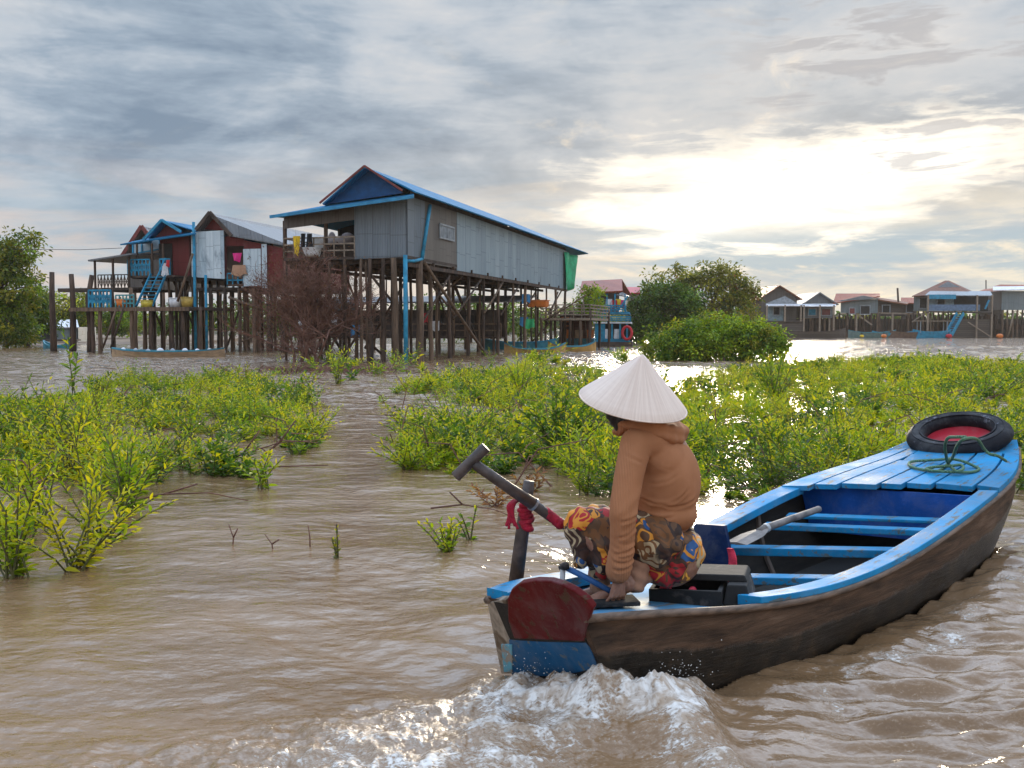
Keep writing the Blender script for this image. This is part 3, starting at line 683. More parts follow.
# dark pad the hand rests over and small foot plate
mb = MB(); p_ = P(608, 600, 4.0); mb.box(p_ + Vector((.02, 0, -.004)), (.20, .12, .018), (0, 0, .15)); o = mb.build('rubber_pad', M_BLACKPL, None, bevel=.004); tag(o, 'flat black rubber pad on the near gunwale beneath the hand', 'pad')
# ------------------------------------------------------------------ the seated person
def body_surface(mb, name, mat, parent, voxel=.008, smooth=8, sub=0, disp=None, label=None):
    me = bpy.data.meshes.new(name + '_src'); me.from_pydata(mb.v, [], mb.f); tmp = bpy.data.objects.new('tmp', me); C.objects.link(tmp)
    r = tmp.modifiers.new('r', 'REMESH'); r.mode = 'VOXEL'; r.voxel_size = voxel
    s_ = tmp.modifiers.new('s', 'SMOOTH'); s_.iterations = smooth; s_.factor = .5
    dg = bpy.context.evaluated_depsgraph_get(); ev = tmp.evaluated_get(dg); out = bpy.data.meshes.new_from_object(ev)
    bpy.data.objects.remove(tmp); bpy.data.meshes.remove(me)
    n = len(out.vertices); co = np.empty(n * 3); out.vertices.foreach_get('co', co); co = co.reshape(-1, 3)
    if disp is not None:
        nn = np.empty(n * 3); out.vertices.foreach_get('normal', nn); nn = nn.reshape(-1, 3)
        co = co + nn * disp(co)[:, None]; out.vertices.foreach_set('co', co.reshape(-1))
    out.polygons.foreach_set('use_smooth', np.ones(len(out.polygons), dtype=bool)); out.materials.clear(); out.materials.append(mat); out.name = name; out.update()
    o = bpy.data.objects.new(name, out); C.objects.link(o); o.parent = parent
    if label: o['label'] = label
    return o
per = empty('person', P(665, 585, 4.18), 0, 'person in tan hooded top, floral skirt and conical hat sitting at the boat stern', 'person')
PL = Vector(per.location)
def J(px, py, Y): return P(px, py, Y) - PL
K = 4.1 / F
M_SKIN, N, b, oc = new_mat('brown_skin'); n1 = N.noise(oc, 40, 4, .6)
N.L.new(N.mix(N.rng(n1, .3, .7), (.23, .105, .062), (.32, .155, .10)), b.inputs['Base Color']); b.inputs['Roughness'].default_value = .5
b.inputs['Subsurface Weight'].default_value = .12; b.inputs['Subsurface Radius'].default_value = (.01, .004, .002); N.L.new(N.bump(N.noise(oc, 120, 3, .6), .4, .001), b.inputs['Normal'])
# joints
neck = J(641, 424, 4.15); headc = J(634, 402, 4.13)
shL, shR = J(636, 443, 3.99), J(660, 438, 4.34)
elL, wrL = J(623, 512, 3.90), J(621, 572, 3.96)
hip = J(668, 556, 4.20)
kneeL, kneeR = J(578, 524, 4.10), J(592, 520, 4.42)
ankL, ankR = J(632, 584, 4.02), J(600, 590, 4.28)
mb = MB()
# head with face turned away to the left
hd = Matrix.Rotation(R(200), 3, 'Z')       # face looks to the far left
fdir = Vector((-.86, .45, -.22)).normalized(); fs_ = Vector((0, 0, 1)).cross(fdir).normalized(); fu_ = fdir.cross(fs_)
HM = Matrix((fdir, fs_, fu_)).transposed()
mb.ball(headc, (.098, .076, .108), 20, 16, rot=HM)
mb.ball(headc + HM @ Vector((.035, 0, -.055)), (.062, .055, .062), 16, 12, rot=HM)      # jaw
mb.ball(headc + HM @ Vector((.100, 0, -.030)), (.018, .014, .020), 10, 8, rot=HM)      # nose
mb.cap(headc + HM @ Vector((.098, 0, .004)), headc + HM @ Vector((.106, 0, -.026)), .008, .011)
for s_ in (-1, 1):
    mb.ball(headc + HM @ Vector((.0, s_ * .077, -.015)), (.020, .010, .032), 10, 8, rot=HM)   # ear
    mb.ball(headc + HM @ Vector((.070, s_ * .036, -.028)), (.024, .022, .02), 10, 8, rot=HM)  # cheek
mb.ball(headc + HM @ Vector((.086, 0, -.062)), (.012, .024, .006), 10, 8, rot=HM)
mb.ball(headc + HM @ Vector((.084, 0, -.072)), (.012, .020, .006), 10, 8, rot=HM)
mb.ball(headc + HM @ Vector((.075, 0, -.098)), (.02, .02, .016), 10, 8, rot=HM)
mb.cap(headc + Vector((.01, 0, -.05)), neck + Vector((0, 0, -.04)), .052, .058)
chest = J(658, 462, 4.18); belly = J(664, 510, 4.20)
mb.ball(chest, (.14, .15, .16), 16, 12); mb.ball(belly, (.13, .14, .15), 16, 12); mb.ball(hip, (.14, .16, .13), 16, 12)
for a_, e_, w_ in ((shL, elL, wrL),): mb.cap(a_, e_, .045, .036); mb.cap(e_, w_, .036, .024)
elR, wrR = J(632, 498, 4.50), J(606, 520, 4.46); mb.cap(shR, elR, .045, .036); mb.cap(elR, wrR, .036, .026)
mb.cap(hip + Vector((-.02, -.07, 0)), kneeL, .07, .04); mb.cap(hip + Vector((-.02, .08, 0)), kneeR, .07, .04)
mb.cap(kneeL, ankL, .04, .030); mb.cap(kneeR, ankR, .04, .030)
mb.cap(neck + Vector((0, 0, -.03)), chest, .06, .12)
# feet: heel, arch, toes
def foot(ank, d, up=Vector((0, 0, 1))):
    d = Vector(d).normalized(); s2 = d.cross(up).normalized()
    heel = ank + Vector((0, 0, -.035)) - d * .03; ball_ = ank + d * .13 + Vector((0, 0, -.045))
    mb.cap(ank, heel, .03, .026); mb.cap(heel, ball_, .024, .022); mb.cap(ank, ball_, .026, .020); mb.cap(heel + s2 * .01, ball_ + s2 * .025, .018, .017); mb.cap(heel - s2 * .01, ball_ - s2 * .022, .018, .017)
    for k in range(5):
        o_ = ball_ + s2 * (-.028 + .014 * k); mb.cap(o_, o_ + d * (.045 - .005 * k) + Vector((0, 0, -.004)), .0095 - .0006 * k, .008 - .0006 * k, 8)
footL_d = Vector((-.93, -.30, 0)); foot(J(613, 591, 4.04), footL_d); mb.cap(J(613, 591, 4.04), ankL, .028, .03)
foot(ankR, (-.95, .1, 0))
# right hand resting on the knee, left hand closing on the rod
def hand(wr, d, palmn, thumb_side, curl, length=.175, spread=.10, mb=mb):
    d = Vector(d).normalized(); pn = Vector(palmn); pn = (pn - d * pn.dot(d)).normalized(); sd2 = d.cross(pn).normalized() * thumb_side
    pc = wr + d * .085
    for k in range(4): mb.cap(wr + d * .008 + sd2 * (.009 - .006 * k), wr + d * .080 + sd2 * (.030 - .0195 * k), .0155, .0115, 8)
    for k, (fl, r_) in enumerate(((.070, .0088), (.078, .0090), (.073, .0085), (.058, .0075))):
        p = wr + d * (.080 - .003 * k * (k > 1)) + sd2 * (.030 - .0195 * k); a_ = spread * (1.5 - k); fd = (d + sd2 * a_).normalized()
        seg = (.45, .31, .24); ang = .12
        for q, f_ in enumerate(seg):
            ang += curl * (.8, 1.1, .7)[q]; dd = (fd * math.cos(ang) + pn * math.sin(ang)).normalized(); p2 = p + dd * fl * f_
            mb.cap(p, p2, r_ - .0007 * q, r_ - .0007 * (q + 1), 8); p = p2
    t0 = wr + d * .022 + sd2 * .026; td = (d * .72 + sd2 * .62 + pn * .25).normalized(); t1 = t0 + td * .042; mb.cap(t0, t1, .0135, .011, 8)
    td = (d * .85 + sd2 * .25 + pn * .45).normalized(); t2 = t1 + td * .030; mb.cap(t1, t2, .0108, .0098, 8); mb.cap(t2, t2 + (d * .9 + pn * .45 - sd2 * .1).normalized() * .024, .0098, .008, 8)
wrist_end = J(619, 577, 3.965)
hand(wrist_end, (-.08, .10, -1), (-.50, .85, .0), 1, .22, mb=mb, spread=.24)
mb.cap(wrL, wrist_end, .024, .022)
hand(wrR, (-.9, -.2, -.35), (-.3, 0, -1), -1, .35, mb=mb)
body = body_surface(mb, 'body', M_SKIN, per, .0038, 2)
# hair: short dark bun of hair under the hat, down to the nape
mb = MB(); mb.ball(headc + HM @ Vector((-.018, 0, .010)), (.100, .084, .112), 20, 14, rot=HM); mb.ball(headc + HM @ Vector((-.075, 0, -.055)), (.042, .05, .045), 14, 10, rot=HM); mb.cap(headc + HM @ Vector((.03, -.062, .0)), headc + HM @ Vector((.025, -.052, -.10)), .034, .026); mb.cap(J(614, 414, 4.07), J(620, 424, 4.08), .036, .034); mb.cap(J(624, 418, 4.05), J(630, 424, 4.06), .036, .03)  # forward locks: hair, also added to darken the shaded side of the face
M_HAIR = mat_plain('black_hair', (.012, .009, .008), .45, .4, 30, stretch=(1, 1, .1), bump=.004)
body_surface(mb, 'hair', M_HAIR, per, .008, 4, disp=lambda c: .002 * np.sin(c[:, 0] * 260 + 3 * np.sin(c[:, 2] * 30)))
for s_ in (-1, 1):
    e = MB(); e.ball(headc + HM @ Vector((.088, s_ * .031, .0)), (.010, .013, .008), 10, 8, rot=HM); e.build('eye', mat_plain('dark_eye', (.03, .02, .015), .2), per, smooth=True)
# tan hooded top
M_TOP, N, b, oc = new_mat('tan_knit_cloth')
n1 = N.noise(oc, 6, 4, .5); n2 = N.noise(oc, 220, 3, .7)
N.L.new(N.mix(N.rng(n1, .3, .7), (.31, .130, .060), (.38, .165, .080)), b.inputs['Base Color']); b.inputs['Roughness'].default_value = .88; b.inputs['Sheen Weight'].default_value = .0; b.inputs['Specular IOR Level'].default_value = .2
sp = N.n('ShaderNodeSeparateXYZ'); N.L.new(oc, sp.inputs[0]); 
rib_ = N.math('SINE', N.math('MULTIPLY', N.math('ADD', sp.outputs[0], N.math('MULTIPLY', sp.outputs[2], .03)), 620)); ribm = N.rng(sp.outputs[0], -.165, -.19)
N.L.new(N.bump(N.math('ADD', N.math('MULTIPLY', N.math('MULTIPLY', rib_, ribm), .5), N.math('MULTIPLY', n2, .6)), .5, .0025), b.inputs['Normal'])
mb = MB()
mb.ball(J(660, 480, 4.185), (.170, .185, .215), 24, 18, rot=(0, -.10, 0))
mb.ball(J(655, 457, 4.17), (.135, .18, .13), 20, 14)
mb.ball(J(664, 512, 4.19), (.140, .178, .09), 20, 14)
mb.ball(J(648, 437, 4.16), (.095, .14, .06), 18, 12)
mb.cap(J(650, 440, 4.05), shL, .075, .064); mb.cap(shL, J(629, 475, 3.93), .066, .060, 16); mb.cap(J(629, 475, 3.93), elL, .060, .055, 16); mb.cap(elL, J(622, 548, 3.93), .056, .050, 16); mb.cap(J(622, 548, 3.93), J(618, 571, 3.96), .050, .054, 16)
mb.cap(shR, J(640, 470, 4.46), .066, .058); mb.cap(J(640, 470, 4.46), elR, .058, .052); mb.cap(elR, wrR, .052, .040)
shoulder = np.array(shL); cuffp = np.array(J(620, 550, 3.95)); back = np.array(J(672, 505, 4.19)); waist = np.array(J(660, 520, 4.10))
def top_disp(c):
    d = np.zeros(len(c)); x, y, z = c[:, 0], c[:, 1], c[:, 2]
    arm = np.exp(-(((x - shoulder[0]) / .10) ** 2)) * (y < shoulder[1] + .06)
    wr_ = np.exp(-((z - cuffp[2]) / .075) ** 2) * arm
    d += .0022 * wr_ * np.sin(z * 210 + 60 * (x - shoulder[0]) + 2 * np.sin(x * 50))
    el = np.exp(-((z - elL[2]) / .09) ** 2) * arm; d += .002 * el * np.sin(z * 90 - 80 * x)
    t_ = (1 - arm) * np.exp(-((z - waist[2]) / .12) ** 2)
    d += .0014 * t_ * (1 - np.abs(np.sin(z * 34 + 9 * np.sin(x * 7 + .6) + 1.5 * np.sin(y * 12)))) ** 2 * 2.2 * (.5 + .5 * np.sin(x * 17 + z * 13))
    d += .0018 * np.sin(z * 22 + x * 15 + 3 * np.sin(y * 9 + x * 6)) * (1 - arm * .5)
    for (ax_, ay_, bx_, by_, sg, am) in FOLDS:
        a = np.array(J(ax_, ay_, 4.0)); b_ = np.array(J(bx_, by_, 4.0)); abx = b_[0] - a[0]; abz = b_[2] - a[2]; L2 = abx ** 2 + abz ** 2
        t = ((x - a[0]) * abx + (z - a[2]) * abz) / L2; tt = np.clip(t, 0, 1); pz = a[2] + tt * abz - sg * 4 * tt * (1 - tt); px_ = a[0] + tt * abx
        dd = np.hypot(x - px_, z - pz); env = np.clip(np.minimum(t, 1 - t) * 5 + .2, 0, 1) * (y < .14)
        d += .75 * am * env * (np.exp(-((dd - .011) / .008) ** 2) - 1.2 * np.exp(-(dd / .006) ** 2))
    return d
FOLDS = [(642, 500, 690, 490, .040, .006), (640, 514, 676, 517, .016, .006), (662, 506, 702, 500, .018, .0045), (650, 484, 680, 474, .014, .0035), (645, 452, 672, 470, .02, .003), 
         (612, 548, 634, 540, .01, .006), (611, 556, 634, 552, .012, .006), (610, 564, 632, 560, .01, .005), (614, 532, 634, 520, .01, .005), (616, 516, 636, 510, .0, .004), (622, 452, 640, 460, .0, .003)]
M = body_surface(mb, 'hooded_top', M_TOP, per, .0065, 22, disp=top_disp)
# hood fallen on the shoulders, and the cuff
mb = MB()
hp_ = [J(617, 432, 4.13), J(624, 425, 4.04), J(640, 426, 4.00), J(658, 431, 4.02), J(672, 436, 4.10), J(677, 432, 4.20), J(668, 426, 4.30), J(650, 422, 4.32)]
for k in range(len(hp_) - 1): mb.cap(hp_[k], hp_[k + 1], (.020, .028, .032, .040, .050, .050, .045)[k], (.028, .032, .040, .050, .050, .045, .035)[k], 14)
mb.cap(J(668, 437, 4.06), J(673, 443, 4.10), .040, .028)
body_surface(mb, 'hood', M_TOP, per, .006, 5, disp=lambda c: .003 * np.sin(c[:, 2] * 130 + c[:, 0] * 40) + .002 * np.sin(c[:, 0] * 150))
mb = MB(); mb.tube([J(649, 430, 3.985), J(650, 438, 3.975), J(651, 445, 3.985)], .0035, 6); mb.ball(J(650, 442, 3.972), .007, 8, 6); mb.build('drawstring', mat_plain('pale_cord', (.6, .5, .42), .7), per, smooth=True)
# floral skirt
M_SK, N, b, oc = new_mat('floral_print_cloth')
wp = N.n('ShaderNodeTexNoise', {'Scale': 7.0, 'Detail': 2.0}); N.L.new(oc, wp.inputs[0])
wv2 = N.n('ShaderNodeVectorMath', operation='MULTIPLY_ADD'); N.L.new(wp.outputs['Color'], wv2.inputs[0]); wv2.inputs[1].default_value = (.13, .13, .13); N.L.new(oc, wv2.inputs[2])
vo = N.n('ShaderNodeTexVoronoi', {'Scale': 11.0, 'Randomness': 1.0}, feature='F1'); N.L.new(wv2.outputs[0], vo.inputs['Vector'])
s3 = N.n('ShaderNodeSeparateColor'); N.L.new(vo.outputs['Color'], s3.inputs[0])
pal = N.ramp(s3.outputs[0], [(0, (.055, .022, .012)), (.20, (.10, .045, .018)), (.34, (.70, .25, .015)), (.52, (.38, .010, .012)), (.68, (.42, .30, .17)), (.76, (.07, .028, .012)), (.84, (.015, .07, .20)), (.90, (.70, .32, .03))], const=True)
ringv = N.math('FRACT', N.math('MULTIPLY', vo.outputs['Distance'], 3.6)); pal2 = N.ramp(s3.outputs[1], [(0, (.03, .014, .01)), (.25, (.62, .24, .02)), (.5, (.16, .06, .015)), (.65, (.34, .012, .014)), (.85, (.45, .34, .20))], const=True)
c = N.mix(N.math('GREATER_THAN', ringv, .62), pal, pal2)
ed = N.n('ShaderNodeTexVoronoi', {'Scale': 11.0}, feature='DISTANCE_TO_EDGE'); N.L.new(wv2.outputs[0], ed.inputs['Vector']); c = N.mix(N.rng(ed.outputs[0], .03, .0), c, (.03, .018, .012))
v3 = N.n('ShaderNodeTexVoronoi', {'Scale': 34.0}); N.L.new(wv2.outputs[0], v3.inputs['Vector']); s4 = N.n('ShaderNodeSeparateColor'); N.L.new(v3.outputs['Color'], s4.inputs[0])
c = N.mix(N.math('GREATER_THAN', s4.outputs[0], .80), c, pal2)
N.L.new(c, b.inputs['Base Color']); b.inputs['Roughness'].default_value = .75; N.L.new(N.bump(N.noise(oc, 150, 3, .6), .3, .002), b.inputs['Normal'])
mb = MB()
mb.ball(J(668, 548, 4.20), (.150, .175, .125), 20, 14); mb.ball(J(662, 566, 4.18), (.13, .16, .075), 20, 14)
mb.cap(J(655, 540, 4.08), J(584, 524, 4.12), .125, .078, 18); mb.cap(J(655, 540, 4.30), J(596, 522, 4.40), .11, .078, 18)
mb.cap(J(580, 526, 4.12), J(583, 558, 4.12), .072, .045, 16); mb.cap(J(588, 530, 4.2), J(598, 575, 4.14), .075, .03, 16); mb.cap(J(598, 524, 4.34), J(602, 572, 4.28), .07, .035, 16)
mb.cap(J(605, 548, 4.06), J(600, 572, 4.08), .06, .035, 14); mb.cap(J(622, 548, 4.08), J(628, 562, 4.10), .07, .05, 14); mb.ball(J(610, 540, 4.22), (.12, .18, .10), 16, 12)
def sk_disp(c):
    x, y, z = c[:, 0], c[:, 1], c[:, 2]
    return .007 * np.sin(x * 60 + 26 * z + 3 * np.sin(z * 20)) * (z < .18) + .004 * np.sin(z * 70 - x * 40 + 2 * np.sin(x * 22)) + .003 * np.sin(x * 120 + z * 60)
body_surface(mb, 'floral_skirt', M_SK, per, .0075, 8, disp=sk_disp)
# peach trouser leg below the skirt
mb = MB(); mb.cap(J(640, 556, 4.06), J(636, 584, 4.03), .055, .040, 14); mb.cap(J(650, 570, 4.10), J(634, 586, 4.04), .042, .032, 14)
mb.cap(J(600, 560, 4.30), ankR, .06, .042, 14)
body_surface(mb, 'trousers', mat_plain('peach_trouser_cloth', (.30, .15, .09), .9, .2, 8, bump=.004), per, .007, 4, disp=lambda c: .003 * np.sin(c[:, 2] * 120 + c[:, 0] * 60))
mb = MB(); mb.cap(J(641, 583, 4.02), J(650, 578, 4.06), .026, .022, 12)
# conical hat
M_HAT, N, b, oc = new_mat('pale_palm_leaf_hat')
sp = N.n('ShaderNodeSeparateXYZ'); N.L.new(oc, sp.inputs[0]); an = N.math('ARCTAN2', sp.outputs[0], sp.outputs[1])
cv = N.n('ShaderNodeCombineXYZ'); N.L.new(N.math('MULTIPLY', an, 16), cv.inputs[0]); N.L.new(N.math('MULTIPLY', sp.outputs[2], 4), cv.inputs[1])
ns = N.noise(cv.outputs[0], 1.0, 6, .65, .2); cv2 = N.n('ShaderNodeCombineXYZ'); N.L.new(N.math('MULTIPLY', an, 70), cv2.inputs[0]); N.L.new(N.math('MULTIPLY', sp.outputs[2], 3), cv2.inputs[1]); nf_ = N.noise(cv2.outputs[0], 1.0, 3, .6)
c = N.mix(N.rng(ns, .3, .7), (.64, .49, .40), (.77, .62, .52)); hoop = N.math('SINE', N.math('MULTIPLY', sp.outputs[2], 330))
c = N.mix(N.math('MULTIPLY', N.rng(nf_, .5, .75), .18), c, (.42, .33, .27)); N.L.new(c, b.inputs['Base Color']); b.inputs['Roughness'].default_value = .55
N.L.new(N.bump(N.math('ADD', N.math('ADD', ns, N.math('MULTIPLY', nf_, .4)), N.math('MULTIPLY', hoop, .12)), .22, .003), b.inputs['Normal'])
rc = J(633, 402, 4.12); axz = Vector((.150, -.25, .95)).normalized(); axx = Vector((1, 0, 0)); axx = (axx - axz * axx.dot(axz)).normalized(); axy = axz.cross(axx)
prof = [(.226, -.004), (.224, .002), (.200, .026), (.165, .058), (.125, .095), (.085, .133), (.045, .170), (.018, .196), (.006, .205)]
mb = MB(); nu = 96
for (r_, z_) in prof:
    for j in range(nu):
        a_ = 2 * math.pi * j / nu; k_ = 1 + .004 * math.sin(9 * a_) + .003 * math.sin(23 * a_); mb.v.append((r_ * k_ * math.cos(a_), r_ * k_ * math.sin(a_), z_ + .002 * math.sin(5 * a_)))
for i in range(len(prof) - 1):
    for j in range(nu): mb.f.append((i * nu + j, i * nu + (j + 1) % nu, (i + 1) * nu + (j + 1) % nu, (i + 1) * nu + j)); mb.m.append(0)
mb.f.append(tuple((len(prof) - 1) * nu + j for j in range(nu))); mb.m.append(0)
hat = mb.build('conical_hat', M_HAT, None, smooth=True); so = hat.modifiers.new('thick', 'SOLIDIFY'); so.thickness = .005; so.offset = -1
hat.parent = per; hat.matrix_local = Matrix.Translation(rc) @ Matrix((axx, axy, axz)).transposed().to_4x4()
mb = MB(); mb.tube([(.225 * math.cos(t), .225 * math.sin(t), -.002) for t in [2 * math.pi * i / 64 for i in range(65)]], .0032, 6, caps=False); rim = mb.build('hat_rim', M_HAT, hat, smooth=True)
# ------------------------------------------------------------------ buildings
class Frame:                          # a level local frame standing on the water: x right, y back
    def __init__(s, ox, oy, deg):
        s.o = Vector((ox, oy, 0)); s.rz = R(deg); s.ax = Vector((math.cos(s.rz), math.sin(s.rz), 0)); s.ay = Vector((-math.sin(s.rz), math.cos(s.rz), 0))
    def loc(s, p): d = p - s.o; return Vector((d.dot(s.ax), d.dot(s.ay), p.z))
    def world(s, x, y, z): return s.o + s.ax * x + s.ay * y + Vector((0, 0, z))
    def fy(s, px, py, y=0.0):         # pixel on the plane y = const
        c = Vector((0, 0, CAMH)); d = ray(px, py); t = (y - (c - s.o).dot(s.ay)) / d.dot(s.ay); return s.loc(c + d * t)
    def fx(s, px, py, x=0.0):
        c = Vector((0, 0, CAMH)); d = ray(px, py); t = (x - (c - s.o).dot(s.ax)) / d.dot(s.ax); return s.loc(c + d * t)
    def thing(s, name, label, cat, group=None): return empty(name, tuple(s.o), s.rz, label, cat, group)
M_POST = mat_plain('weathered_stilt_wood', (.070, .042, .028), .95, .6, 1.3, stretch=(4, 4, .6), bump=.02, dirt=(.035, .025, .02), dirtamt=.4, dscale=.8)
M_POST2 = mat_plain('pale_stilt_wood', (.135, .085, .055), .95, .5, 1.3, stretch=(4, 4, .6), bump=.02)
M_DARKP = mat_plain('dark_plank_wood', (.06, .04, .03), .85, .5, 2)
M_ROOFB = mat_sheet('blue_roof_sheet', (.006, .13, .27), (.012, .18, .36), rust=(.01, .07, .15), rustamt=.15, period=.9, rough=.8, corr=.2)
M_GABLEB = mat_plain('blue_gable_boards', (.004, .06, .17), .8, .2, 3)
M_TRIM = mat_plain('rusty_ridge_trim', (.16, .035, .03), .8, .3, 3)
M_CORR = mat_sheet('grey_corrugated_wall', (.13, .155, .18), (.22, .25, .28), rust=(.10, .08, .075), rustamt=.25)
M_CORRL = mat_sheet('pale_corrugated_wall', (.16, .22, .26), (.31, .38, .42), rust=(.08, .10, .11), rustamt=.45, period=.85)
M_CORRW = mat_sheet('bright_new_sheet', (.30, .40, .46), (.72, .78, .80), rust=(.16, .21, .26), rustamt=.6, period=.5, rough=.35)
M_BROWNW = mat_sheet('brown_grey_wall', (.10, .085, .075), (.16, .14, .125), rust=(.08, .06, .05), rustamt=.3)
M_REDW = mat_sheet('dark_red_wall', (.13, .014, .014), (.18, .022, .02), rust=(.10, .02, .016), rustamt=.2)
M_GREYR = mat_sheet('grey_fibre_roof', (.13, .135, .145), (.19, .195, .205), rust=(.07, .065, .06), rustamt=.25, corr=.2)
M_BLUEP = mat_plain('bright_blue_painted_wood', (.012, .20, .33), .7, .3, 3)
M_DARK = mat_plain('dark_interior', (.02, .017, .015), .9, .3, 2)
M_BAMBOO = mat_plain('grey_bamboo', (.24, .18, .13), .7, .35, 3, stretch=(3, 3, 3))
M_RUST = mat_sheet('rusty_red_roof', (.22, .035, .012), (.32, .07, .025), rust=(.09, .022, .012), rustamt=.5, corr=.2)
M_NET = mat_plain('green_tarp', (.01, .33, .14), .6, .35, 2, bump=.05)
M_YEL = mat_plain('yellow_cloth', (.75, .50, .02), .8); M_WHT = mat_plain('white_cloth', (.62, .62, .64), .8); M_BLK = mat_plain('black_cloth', (.012, .012, .014), .85)
M_ORG = mat_plain('orange_plastic', (.60, .16, .02), .5); M_PNK = mat_plain('magenta_cloth', (.60, .02, .18), .8); M_REDC = mat_plain('red_cloth', (.45, .02, .03), .8)
M_WINF = mat_plain('pale_window_frame', (.24, .26, .28), .5)
rp_ = random.Random(3)
def stilt(h, x, y, z1, r=.10, mat=None, name='stilt', z0=-1.2, lean=.08):
    a = Vector((x + rp_.uniform(-lean, lean), y + rp_.uniform(-lean, lean), z0)); b = Vector((x, y, z1)); n = 6
    pts = [a.lerp(b, i / n) + Vector((rp_.uniform(-.03, .03), rp_.uniform(-.03, .03), 0)) for i in range(n + 1)]
    return MB().tube(pts, [r * (1.12 - .25 * i / n) * rp_.uniform(.93, 1.07) for i in range(n + 1)], 7).build(name, mat or rp_.choice([M_POST, M_POST, M_POST2]), h, smooth=True)
def brace(h, a, b, r=.055, mat=None, name='brace'):
    a = Vector(a); b = Vector(b); m_ = a.lerp(b, .5) + Vector((0, 0, -.04)); return MB().tube([a, m_, b], r, 6).build(name, mat or rp_.choice([M_POST, M_POST2]), h, smooth=True)
def wall(h, p0, p1, z0, z1, mat, th=.06, name='wall', z1b=None, z0b=None):
    p0 = Vector((p0[0], p0[1], 0)); p1 = Vector((p1[0], p1[1], 0)); z1b = z1 if z1b is None else z1b; z0b = z0 if z0b is None else z0b
    mb = MB(); mb.slab([p0 + Vector((0, 0, z0)), p1 + Vector((0, 0, z0b)), p1 + Vector((0, 0, z1b)), p0 + Vector((0, 0, z1))], th); return mb.build(name, mat, h)
def sheet(h, pts, mat, th=.05, name='roof'):
    return MB().slab(pts, th).build(name, mat, h)
def railing(h, a, b, ht, mat, nposts=5, name='railing', r=.03, bars=2, cross=False):
    a = Vector(a); b = Vector(b); mb = MB(); up = Vector((0, 0, ht))
    for k in range(bars): mb.beam(a + up * ((k + 1) / bars), b + up * ((k + 1) / bars), r * 1.5, r * 2)
    for i in range(nposts + 1):
        p = a.lerp(b, i / nposts); mb.beam(p, p + up, r * 1.5, r * 1.5)
        if cross and i < nposts:
            q = a.lerp(b, (i + 1) / nposts); mb.beam(p + up * .1, q + up * .9, r, r); mb.beam(p + up * .9, q + up * .1, r, r)
    return mb.build(name, mat, h)
def ladder(h, a, b, wvec, mat, n=8, name='stairs', r=.07):
    a = Vector(a); b = Vector(b); w_ = Vector(wvec); mb = MB(); mb.beam(a, b, r, r * 2); mb.beam(a + w_, b + w_, r, r * 2)
    for i in range(1, n): p = a.lerp(b, i / n); mb.beam(p, p + w_, r * 2.0, r * .6)
    return mb.build(name, mat, h)
def cloth(h, p, w_, ht, mat, name='laundry', ax=Vector((1, 0, 0)), ph=0.0):
    mb = MB(); n = 6; ax = Vector(ax).normalized(); nr_ = Vector((-ax.y, ax.x, 0))
    for side_ in (0, 1):
        for i in range(n + 1):
            for j in range(5):
                t = i / n; s_ = j / 4; q = Vector(p) + ax * ((t - .5) * w_ * (1 - .15 * s_ * math.sin(ph + 2))) + Vector((0, 0, -ht * s_ * (1 - .12 * math.sin(6 * t + ph)))) + nr_ * (.05 * math.sin(9 * t + ph + 2 * s_) * (1 + s_) + side_ * .012)
                mb.v.append(tuple(q))
    B_ = (n + 1) * 5
    for i in range(n):
        for j in range(4):
            a_ = i * 5 + j; mb.f.append((a_, a_ + 5, a_ + 6, a_ + 1)); mb.f.append((B_ + a_, B_ + a_ + 1, B_ + a_ + 6, B_ + a_ + 5)); mb.m += [0, 0]
    o = mb.build(name, mat, h, smooth=True); return o

# ================================================================ the long house on stilts
F1 = Frame(P(408, 360, 42.4).x, 42.4, -15.9)
H1 = F1.thing('stilt_house', 'long grey corrugated house with blue roof standing on tall wooden stilts, centre left', 'house')
ZF = 4.52; ZE = 7.05; LEN = 30.5; WL = -F1.fy(284, 258).x
sheet(H1, [(-WL, 0, ZF), (.02, 0, ZF), (.02, LEN, ZF), (-WL, LEN, ZF)], M_DARKP, .12, 'floor')
wall(H1, (-.06, .5), (-.06, LEN), ZE - .1, ZE + .27, M_DARKP, name='frieze', z1b=ZE + .12)
# right side wall in its three claddings
wall(H1, (0, 0), (0, 2.1), ZF - .05, ZE, M_CORR); wall(H1, (0, 2.1), (0, 6.4), ZF - .18, ZE, M_BROWNW); wall(H1, (.03, 6.4), (.03, LEN), ZF - .28, ZE, M_CORRL, z1b=ZE - .1)
xl = F1.fy(354.6, 250).x
wall(H1, (xl, 0), (0, 0), ZF - .1, ZE, M_CORR, z0b=ZF - .05, z1=ZE - .25) if False else MB().slab([(xl, 0, ZF - .12), (0, 0, ZF - .05), (0, 0, ZE), (xl, 0, ZE - .38)], .06).build('wall', M_CORR, H1)
MB().slab([(-WL, .02, ZE - 1.25), (xl, .02, ZE - .95), (xl, .02, ZE - .38), (-WL, .02, ZE - .75)], .06).build('wall', M_BROWNW, H1)
wall(H1, (-WL, LEN), (0, LEN), ZF, ZE - .3, M_BROWNW)
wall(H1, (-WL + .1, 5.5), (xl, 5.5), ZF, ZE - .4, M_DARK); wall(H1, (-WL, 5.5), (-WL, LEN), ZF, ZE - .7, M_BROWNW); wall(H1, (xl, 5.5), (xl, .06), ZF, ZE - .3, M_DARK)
for px_ in (284, 325): p_ = F1.fy(px_, 250); MB().beam((p_.x, .1, ZF), (p_.x, .1, ZE - .9), .13).build('veranda_post', M_POST, H1)
railing(H1, (-WL, .0, ZF), (xl, .0, ZF), .85, M_BAMBOO, 7, 'veranda_rail', .03, 3)
